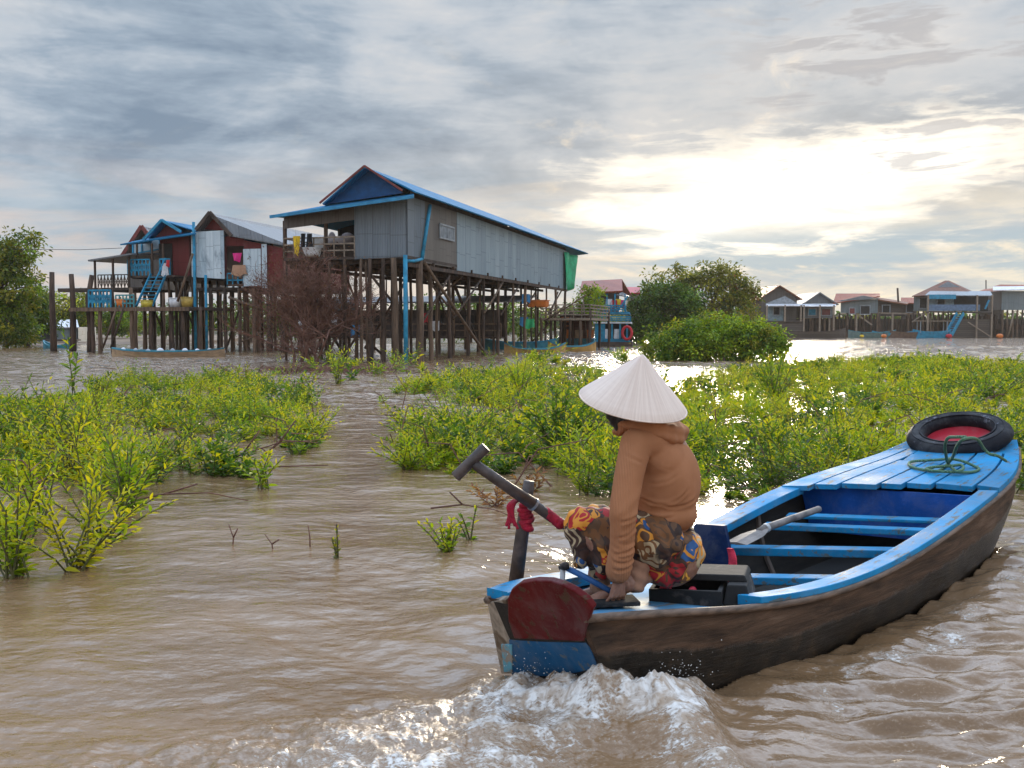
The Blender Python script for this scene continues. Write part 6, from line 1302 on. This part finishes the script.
# --- the three drifts of half-drowned green shrubs (nobody could count their stems)
def vnoise(x, y, s, seed): return mnoise.noise(Vector((x * s + seed, y * s - seed, seed * .7)))
def drift(name, polypx, n, hrange, seed, kinds, llr, thr=-.15, hfun=None):
    random.seed(seed)
    poly = [W(*p) for p in polypx]; X_ = [p.x for p in poly]; Y_ = [p.y for p in poly]
    def inside(x, y):
        c_ = False; j = len(poly) - 1
        for i in range(len(poly)):
            if (Y_[i] > y) != (Y_[j] > y) and x < (X_[j] - X_[i]) * (y - Y_[i]) / (Y_[j] - Y_[i]) + X_[i]: c_ = not c_
            j = i
        return c_
    parts, stems = [], []; k = 0; tries = 0
    while k < n and tries < n * 60:
        tries += 1
        # even density as seen over the ground, somewhat denser near
        t = random.random(); y = min(Y_) * (max(Y_) / min(Y_)) ** t; x = random.uniform(min(X_), max(X_))
        if random.random() > .25 + .75 * (1 - t) + .0: 
            if random.random() > .75: continue
        if not inside(x, y): continue
        v = vnoise(x, y, .55, seed) + .5 * vnoise(x, y, 1.7, seed + 3)
        if v < thr: continue
        d = y; hgt = random.uniform(*hrange) * max(.45, 1 + 1.5 * vnoise(x, y, .9, seed + 5) + .5 * v); 
        if hfun: hgt *= hfun(x, y)
        kind = random.choices(kinds[0], kinds[1])[0]
        pt = vnoise(x, y, .6, seed + 9) + .4 * vnoise(x, y, 2.1, seed + 2)
        if pt > .12: kind = 'dark' if random.random() < .55 else 'mid'
        elif pt < -.22: kind = 'yellow' if random.random() < .35 else 'lime'
        elif random.random() < .12: kind = 'olive'
        ll = random.uniform(*llr) * (1 + max(0, d - 9) * .028)
        nst = random.choice((3, 4, 5, 6)); lpl = 15 if d < 12 else 12
        if vnoise(x, y, 1.1, seed + 20) > .05: ll *= .62; lpl = int(lpl * 1.5)
        p = plant_leaves(x, y, hgt, hgt * random.uniform(.5, 1.0), nst, lpl, ll, kind, (random.uniform(-.1, .1), random.uniform(-.1, .1)), .4)
        parts.append(p[:5]); stems += p[5][:2] if d < 14 else p[5][:1]; k += 1
    e = empty(name, (0, 0, 0)); e['kind'] = 'stuff'
    leaves_mesh('leaves', *merge(parts), LEAF, e); mb = MB(); stems_mesh(mb, stems, .007); mb.build('stems', M_STEM, e)
    dm = MB()
    for _ in range(n // 7):
        x = random.uniform(min(X_), max(X_)); y = min(Y_) * (max(Y_) / min(Y_)) ** random.random()
        if not inside(x, y): continue
        a_ = random.uniform(0, 6.28); l_ = random.uniform(.3, .9); z_ = random.uniform(.1, .45); dm.tube([(x, y, -.05), (x + math.cos(a_) * l_ * .4, y + math.sin(a_) * l_ * .4, z_), (x + math.cos(a_) * l_, y + math.sin(a_) * l_, z_ * random.uniform(.6, 1.5))], [.009, .007, .004], 4, caps=False)
    dm.build('dead_stems', M_TWIG, e); return e, len(parts)
K1 = (['lime', 'mid', 'yellow', 'olive'], [5, 4, 2, 1])
drift('left_shrub_drift', [(-60, 520), (-60, 395), (0, 400), (60, 396), (110, 385), (200, 378), (290, 384), (322, 402), (318, 440), (292, 468), (250, 478), (180, 474), (120, 500), (60, 520), (0, 545)], 1000, (.16, .46), 3, K1, (.055, .095), -.04)
drift('middle_shrub_drift', [(392, 462), (400, 425), (375, 400), (400, 388), (450, 378), (530, 370), (600, 372), (640, 392), (700, 400), (712, 440), (700, 500), (640, 520), (560, 496), (520, 504), (470, 480), (420, 474)], 1100, (.18, .46), 5, K1, (.06, .095), -.22)
drift('right_shrub_drift', [(680, 386), (720, 372), (800, 366), (900, 360), (1000, 364), (1100, 372), (1250, 400), (1250, 520), (1020, 500), (900, 500), (780, 500), (720, 500), (690, 470)], 2500, (.20, .42), 8, K1, (.065, .095), -.55)
drift('grass_by_the_posts', [(300, 372), (330, 362), (420, 366), (560, 356), (620, 356), (640, 362), (520, 372), (420, 376), (330, 384)], 26, (.3, .8), 12, K1, (.10, .16), .0)
random.seed(21)
# --- plants that stand out singly
sp_ = single_plant
sp_(74, 568, .56, .38, 13, 22, .088, 'yellow', 'big yellow green leafy shrub at the left edge of the water', ty=.8)
sp_(18, 577, .62, .38, 14, 22, .088, 'lime', 'tall leafy shrub cut by the left edge of the photo', ty=.6)
sp_(100, 540, .62, .34, 12, 20, .088, 'lime', 'bright lime shrub standing in front of the left drift', ty=.8)
sp_(36, 525, .62, .40, 12, 20, .085, 'lime', 'leafy shrub behind the yellow one at the left edge', ty=.4)
sp_(128, 512, .7, .4, 14, 20, .10, 'mid', 'green shrub between the lime shrubs and the left drift', ty=.4)
sp_(70, 480, .8, .45, 14, 20, .10, 'yellow', 'yellowish upright shrub farther back near the left edge', ty=.5)
sp_(132, 494, .45, .42, 9, 17, .10, 'lime', 'spreading lime shrub low on the water right of the left edge group', ty=.6)
sp_(262, 488, .42, .35, 7, 16, .095, 'lime', 'single bright plant leaning at the right tip of the left drift', ty=.7)
sp_(296, 455, .45, .30, 7, 15, .095, 'mid', 'small green plant at the far right end of the left drift')
sp_(338, 560, .28, .06, 3, 9, .045, 'olive', 'thin solitary sprig in open water left of the oar')
sp_(448, 554, .26, .16, 12, 14, .055, 'lime', 'small tuft of green leaves in open water by the oar grip', ty=.6)
sp_(470, 540, .30, .12, 3, 8, .06, 'mid', 'slender green sprig just left of the oar post')
sp_(410, 470, .42, .34, 9, 18, .09, 'lime', 'bright low shrub at the left end of the middle drift', ty=.5)
sp_(470, 470, .50, .36, 9, 18, .09, 'lime', 'leafy shrub just above the oar grip', ty=.5)
sp_(560, 458, .85, .50, 26, 24, .10, 'dark', 'dark green rounded shrub left of the conical hat')
sp_(520, 400, .95, .30, 16, 12, .16, 'lime', 'tall feathery upright clump of the middle drift', ty=.3)
sp_(775, 402, 1.1, .5, 16, 14, .15, 'mid', 'tall pointed clump standing in the right drift near the sun glint')
sp_(990, 400, 1.0, .8, 18, 16, .15, 'mid', 'dark leafy mound beyond the bow tyre', name='water_shrub')
sp_(338, 385, 1.2, .35, 10, 12, .14, 'lime', 'upright yellow green shrub below the bare bush', ty=.5)
sp_(190, 440, .55, .4, 10, 18, .10, 'mid', 'dense green shrub in the middle of the left drift')
e = sp_(72, 402, 1.45, .30, 3, 11, .24, 'mid', 'broad-leaved climbing sprig rising above the left drift', name='broad_leaf_plant')
# dry brown leaves near the oar
for (px_, py_, lab) in ((492, 506, 'lower cluster of dry brown leaves beside the oar'), (528, 492, 'upper cluster of dry brown leaves behind the oar')):
    g = W(px_, py_); e = empty('dry_leaf_cluster', (g.x, g.y, 0), 0, lab, 'plant'); p = plant_leaves(0, 0, .24, .22, 8, 14, .075, 'dry', tipyellow=0); leaves_mesh('leaves', *p[:5], LEAF, e); mb = MB(); stems_mesh(mb, p[5], .004); mb.build('stems', M_TWIG, e)
# thin dead twigs standing out of the water
def dead_twig(px, py, lab, segs, r=.006):
    g = W(px, py); e = MB()
    for l in segs: e.tube([Vector(q) for q in l], [r, r * .8, r * .55, r * .4][:len(l)], 5)
    o = e.build('dead_twig', M_TWIG, None, smooth=True); o.location = g; return tag(o, lab, 'twig')
dead_twig(232, 545, 'forked dead twig in open water below the left drift', [[(0, 0, -.1), (.01, 0, .05), (-.02, 0, .14)], [(.01, 0, .05), (.04, 0, .11)]])
dead_twig(275, 550, 'small dead twig right of the forked one', [[(0, 0, -.1), (-.02, 0, .04), (-.07, .02, .10)], [(-.02, 0, .04), (.03, 0, .07)]])
dead_twig(310, 548, 'straight dead twig left of the solitary sprig', [[(0, 0, -.1), (.0, 0, .07), (-.01, .0, .15)]])
dead_twig(160, 502, 'long dark branch lying on the water under the lime shrubs', [[(-.3, 0, 0), (0, .1, .05), (.4, .05, .07), (.75, -.05, .02)], [(0, .1, .05), (.25, .2, .12)]], .009)
dead_twig(475, 512, 'bent dark branch lying in the water left of the oar post', [[(-.35, 0, .03), (-.1, 0, .06), (.15, -.05, .03), (.3, -.1, -.02)], [(-.1, 0, .06), (-.2, .0, .16)]], .008)
dead_twig(250, 470, 'tangle of dead stems at the right side of the left drift', [[(-.5, 0, .0), (-.1, .1, .15), (.3, 0, .28), (.7, .1, .30)], [(-.1, .1, .15), (.1, 0, .4)], [(.3, 0, .28), (.45, .1, .5)], [(-.3, 0, .05), (.2, .1, .02), (.8, 0, .05)]], .01)
dead_twig(463, 462, 'thin pale dead stalk crossing behind the oar grip', [[(-.12, 0, .22), (.0, 0, .12), (.10, 0, -.02)], [(.0, 0, .12), (.12, 0, .3)]], .007)

# --- trees: trunk, limbs, crown of many leaf clumps
def tree(name, base, blobs, nclump, lpc, ls, kinds, label, trunk_r=.25, trunk_h=3.0, group=None, clump=.55, cat='tree', wood=True):
    e = empty(name, tuple(base), 0, label, cat, group); P_, D_, L_, C_ = [], [], [], []; tot = sum(b_[3] * b_[4] * b_[5] for b_ in blobs); cl = []
    for (x, y, z, rx, ry, rz_) in blobs:
        n = int(nclump * (rx * ry * rz_) / tot) + 3
        for _ in range(n):
            v = Vector((random.gauss(0, 1), random.gauss(0, 1), random.gauss(0, 1))).normalized() * random.uniform(.55, 1.0) ** .6
            c = Vector((x + v.x * rx, y + v.y * ry, z + v.z * rz_)); 
            if c.z < .1: continue
            if mnoise.noise(c * .55 + Vector((x, y, z))) < -.28: continue
            cl.append(c); kd = random.choices(kinds[0], kinds[1])[0]; cs = clump * random.uniform(.5, 1.35); m = int(lpc * random.uniform(.6, 1.3))
            q = RNG.normal(size=(m, 3)) * cs * np.array([.5, .5, .34]); P_.append(np.array(c) + q); dd = q + RNG.normal(size=(m, 3)) * cs * .3 + np.array([0, 0, -.05]); D_.append(dd); L_.append(ls * RNG.uniform(.6, 1.3, m)); tone = random.uniform(.7, 1.3); C_.append(shade_cols(m, kd) * tone)
    P_ = np.concatenate(P_); L_ = np.concatenate(L_)
    leaves_mesh('crown', P_, np.concatenate(D_), L_, L_ * .5, np.concatenate(C_), LEAFD, e)
    if wood:
        mb = MB(); top = Vector((blobs[0][0] * .4, blobs[0][1] * .4, trunk_h)); mb.tube([(0, 0, -.8), (random.uniform(-.1, .1), 0, trunk_h * .5), top], [trunk_r, trunk_r * .8, trunk_r * .6], 8); mb.build('trunk', M_BARK, e, smooth=True)
        mb = MB()
        for c in random.sample(cl, min(len(cl), 26)): md = top.lerp(c, .5) + Vector((random.uniform(-.4, .4), 0, random.uniform(-.2, .5))); mb.tube([top, md, c], [trunk_r * .35, trunk_r * .2, trunk_r * .07], 5, caps=False)
        mb.build('limbs', M_BARK, e, smooth=True)
    return e
KT = (['tree', 'dark', 'mid', 'olive'], [5, 3, 1, 1]); KO = (['olive', 'tree', 'dry'], [6, 3, .5]); KG = (['mid', 'lime', 'dark', 'olive'], [4, 3, 1.5, 1.5])
def tb(px, Y): p = P(px, 330, Y); return Vector((p.x, Y, 0))
s = 92 / F
tree('tree', tb(662, 92), [(0, 0, 2.9, 3.0, 3, 2.7), (-1.6, 0, 2.2, 2.0, 2.5, 2.2), (1.6, 0, 2.8, 2.4, 2.6, 2.3), (.2, 0, 4.4, 1.9, 2.2, 1.2)], 240, 60, .34, (['dark', 'tree', 'mid'], [5, 4, 1]), 'dense dark green tree left of the paired trees beside the blue house', .25, 2.5, clump=.8)
tree('tree', tb(705, 100), [(0.2, 0, 4.9, 4.0, 3, 2.9), (-3.2, 0, 5.9, 2.6, 2.2, 1.8), (2.4, 0, 5.4, 2.8, 2.4, 2.2), (3.6, 0, 3.4, 2.0, 2.2, 2.6), (1.0, 0, 6.9, 2.2, 2, 1.0), (-1, 0, 2.6, 3.6, 2.4, 2.4)], 270, 46, .34, KO, 'taller olive green tree with airy crown behind the round bush', .3, 3.0, clump=.75)
# the big round bush standing in the water
g = W(722, 361); bb_ = [(0, 1.5, .7, 2.6, 1.8, 1.15), (-1.8, .8, .55, 1.5, 1.3, .95), (1.9, 1.2, .6, 1.3, 1.4, 1.05), (-.2, 1.6, 1.35, 1.5, 1.2, .7), (1.1, 1.4, 1.2, 1.2, 1.2, .7), (-2.8, .6, .35, .7, .7, .55), (2.7, .9, .4, .6, .7, .7), (0, .3, .25, 2.6, .6, .35), (2.2, .6, .3, 1.2, .6, .5)]
bb_ += [(random.uniform(-2.9, 2.7), random.uniform(-.2, 1.6), random.uniform(.5, 1.0), random.uniform(.25, .5), .4, random.uniform(.5, .95)) for _ in range(12)]
tree('bush', g, bb_, 620, 70, .14, KG, 'big rounded green bush standing in the water behind the conical hat', .06, .5, clump=.38, cat='bush')
# left side trees
tree('tree', tb(-8, 72), [(0, 0, 6.2, 3.0, 3, 2.2), (1.8, 0, 7.4, 1.9, 1.8, 1.1), (-1.5, 0, 4.0, 2.8, 3, 2.2), (1.4, 0, 4.2, 2.0, 2.2, 1.8), (1.4, 0, 1.9, 2.2, 2.2, 1.8)], 290, 50, .30, (['tree', 'mid', 'olive'], [4, 2, 3]), 'tall spreading tree at the left edge of the photo', .3, 3.5, clump=.7)
tree('tree', tb(28, 78), [(0, 0, 3.7, 1.5, 1.5, 1.9), (-.3, 0, 2.2, 1.8, 1.8, 1.8), (1.2, 0, 2.6, 1.2, 1.2, 1.4)], 120, 50, .28, (['dark', 'tree', 'mid'], [3, 4, 1]), 'smaller darker tree right of the tall left edge tree', .16, 2.0, clump=.6)
tree('tree', tb(58, 105), [(0, 0, 3.4, 1.9, 2, 1.9), (1.9, 0, 2.8, 1.9, 2, 1.9), (-2, 0, 2.9, 1.6, 2, 1.6)], 130, 46, .34, (['olive', 'lime', 'yellow', 'tree'], [4, 2, 1, 2]), 'yellow green tree behind the two left tall posts', .16, 1.5, clump=.7)
tree('tree', tb(84, 110), [(0, 0, 3.3, 2.0, 2, 2.0), (2.4, 0, 2.7, 2.0, 2, 1.9), (4.8, 0, 2.6, 2, 2, 1.8)], 130, 46, .34, (['olive', 'mid', 'tree'], [2, 3, 2]), 'green tree showing behind the open terrace', .16, 1.5, clump=.7)
tree('tree', tb(590, 74), [(0, 0, 3.6, .9, .9, 1.0), (.2, 0, 2.8, .9, .8, .8)], 46, 40, .22, (['lime', 'mid'], [2, 3]), 'small bright green tree behind the bamboo landing', .07, 2.6, clump=.45)
tree('tree', tb(766, 165), [(0, 0, 4.2, 1.6, 2, 2.2), (-1.8, 0, 2.8, 1.6, 2, 2.0)], 60, 34, .45, (['tree', 'dark'], [1, 1]), 'small dark tree beside the leftmost far house', .2, 1.8, clump=.8)
tree('tree', tb(470, 100), [(0, 0, 2.6, 3.5, 2, 1.9), (4.5, 0, 2.2, 3, 2, 1.7), (-4.5, 0, 2.4, 3.2, 2, 1.8)], 150, 40, .40, (['tree', 'dark', 'mid'], [3, 3, 2]), 'tree seen far behind the stilts of the long house', .2, 1.2, clump=.9)
tree('tree', tb(250, 100), [(0, 0, 2.4, 4.5, 2, 1.9), (6.5, 0, 2.5, 4, 2, 1.9), (-6.0, 0, 2.4, 4, 2, 1.8)], 170, 40, .40, (['dark', 'tree'], [3, 3]), 'dark tree seen far behind the stilts of the red houses', .2, 1.2, clump=.9)
# far shore
mb = MB(); n = 80; rr_ = random.Random(4)
ys = []
for i in range(n + 1):
    x = -260 + 520 * i / n; mb.v += [(x, 225 + 6 * math.sin(i), -1), (x, 228 + 6 * math.sin(i), .7), (x, 330, 1.0), (x, 330, -1)]
for i in range(n):
    for j in range(3): mb.f.append((i * 4 + j, i * 4 + j + 1, i * 4 + j + 5, i * 4 + j + 4)); mb.m.append(0)
o = mb.build('far_bank_ground', mat_plain('far_bank_earth', (.10, .085, .05), .9, .4, .05), None); o['kind'] = 'structure'
P_, L_, C_ = [], [], []
for i in range(900):
    x = rr_.uniform(-250, 250); y = rr_.uniform(228, 245); hgt = 3.2 + 2.2 * mnoise.noise(Vector((x * .04, 1, 0))) + rr_.uniform(0, 1.2); m = 26
    q = RNG.normal(size=(m, 3)) * np.array([1.6, 1.0, 1.0]); P_.append(np.array([x, y, hgt * rr_.random() ** .5]) + q); C_.append(shade_cols(m, rr_.choice(['tree', 'dark', 'olive'])))
P_ = np.concatenate(P_); P_[:, 2] = np.abs(P_[:, 2]); o = leaves_mesh('far_tree_belt', P_, RNG.normal(size=P_.shape), np.full(len(P_), 1.5), np.full(len(P_), .9), np.concatenate(C_), LEAFD); o['kind'] = 'stuff'
# muddy bank at the left
mb = MB(); pts = [(-62, 96), (-40, 84), (-35.5, 88), (-30, 92), (-30, 120), (-62, 130)]; mb.v = [(x, y, .0 + (.55 if i not in (0, 1, 2, 3) else 0.02)) for i, (x, y) in enumerate(pts)] + [(x, y, -1) for x, y in pts]; mb.f = [(0, 1, 2, 3, 4, 5)] + [((i + 1) % 6, i, i + 6, (i + 1) % 6 + 6) for i in range(6)]; mb.m = [0] * 7
o = mb.build('left_bank_ground', mat_plain('bank_mud', (.16, .11, .075), .9, .4, .4), None); o['kind'] = 'structure'
# --- the bare brown bush before the long house
random.seed(31)
g = W(310, 362); bush = empty('bare_bush', (g.x, g.y, 0), 0, 'leafless reddish brown bush standing before the long house veranda', 'bush'); gd = g.y
tw = {0: MB(), 1: MB()}
def grow(p, d, L, r, lev):
    n = 3; pts = [p]; q = p.copy(); dd = d.copy()
    for i in range(n):
        dd = (dd + Vector((random.gauss(0, .16), random.gauss(0, .16), random.gauss(.03, .10)))).normalized(); q = q + dd * (L / n); pts.append(q.copy())
    tw[0 if lev < 2 else 1].tube(pts, [r * (1 - .16 * i) for i in range(n + 1)], 5 if lev < 2 else 3, caps=False)
    if lev >= 5: return
    for k in range(4 if lev in (1, 2) else 3):
        a_ = pts[random.choice([1, 2, 3])]; s_ = Vector((random.gauss(0, 1), random.gauss(0, .8), random.gauss(.25, .6))).normalized(); nd = (dd * .72 + s_ * .75).normalized()
        if a_.z > 5.3: nd.z *= .25
        grow(a_, nd, L * random.uniform(.60, .85), r * .62, lev + 1)
for k in range(9):
    a_ = random.uniform(0, 6.28); grow(Vector((random.uniform(-.6, .6), random.uniform(-.4, .4), -.3)), Vector((math.cos(a_) * .42, math.sin(a_) * .4, 1)).normalized(), 2.05, .07, 0)
tw[0].build('branches', M_TWIG, bush); tw[1].build('twigs', M_TWIG, bush)
m = 1600; q = RNG.normal(size=(m, 3)) * np.array([1.15, .9, 1.25]) + np.array([-.1, 0, 2.5]); q = q[(q[:, 2] > .2) & (q[:, 2] < 5.0)]
leaves_mesh('dry_leaves', q, RNG.normal(size=q.shape), np.full(len(q), .13), np.full(len(q), .05), shade_cols(len(q), 'dry') * .42, LEAFD, bush)
# low brown brush along the foot of the bare bush
e = empty('brush_pile', (W(320, 372).x, W(320, 372).y, 0), 0, 'low tangle of dry red brown brush on the water below the bare bush', 'brush'); mb = MB()
for k in range(420):
    x = random.gauss(0, 1.5); y = random.gauss(0, .8); a_ = random.uniform(0, 6.28); l_ = random.uniform(.2, .7); mb.tube([(x, y, -.02), (x + math.cos(a_) * l_ * .4, y + math.sin(a_) * l_ * .4, l_ * .25), (x + math.cos(a_) * l_, y + math.sin(a_) * l_, l_ * random.uniform(.0, .5))], [.014, .010, .006], 3, caps=False)
mb.build('stems', M_TWIG, e)
# ------------------------------------------------------------------ droplets thrown up at the stern
random.seed(9); mb = MB()
for k in range(700):
    px = random.choice([random.gauss(598, 16), random.uniform(500, 700), random.gauss(660, 20)]); q = W(px, 694 + random.gauss(0, 6)); z = abs(random.gauss(.02, .045)) + .09
    mb.ball((q.x, q.y + random.uniform(-.1, .05), z), random.uniform(.0008, .0024), 6, 4)
o = mb.build('spray', bpy.data.materials.new('water_drop'), None, smooth=True); o['kind'] = 'stuff'
m = bpy.data.materials['water_drop']; m.use_nodes = True; b = m.node_tree.nodes['Principled BSDF']; b.inputs['Base Color'].default_value = (.7, .68, .65, 1); b.inputs['Roughness'].default_value = .15
# ------------------------------------------------------------------ humid air
mb = MB(); mb.box((0, 150, 8), (700, 460, 19.5)); hz = mb.build('haze', bpy.data.materials.new('humid_air'), None); hz['kind'] = 'stuff'
m = bpy.data.materials['humid_air']; m.use_nodes = True; nt = m.node_tree; nt.nodes.remove(nt.nodes['Principled BSDF'])
v = nt.nodes.new('ShaderNodeVolumePrincipled'); v.inputs['Color'].default_value = (1, .93, .84, 1); v.inputs['Density'].default_value = .00018; v.inputs['Anisotropy'].default_value = .35
nt.links.new(v.outputs[0], nt.nodes['Material Output'].inputs['Volume'])
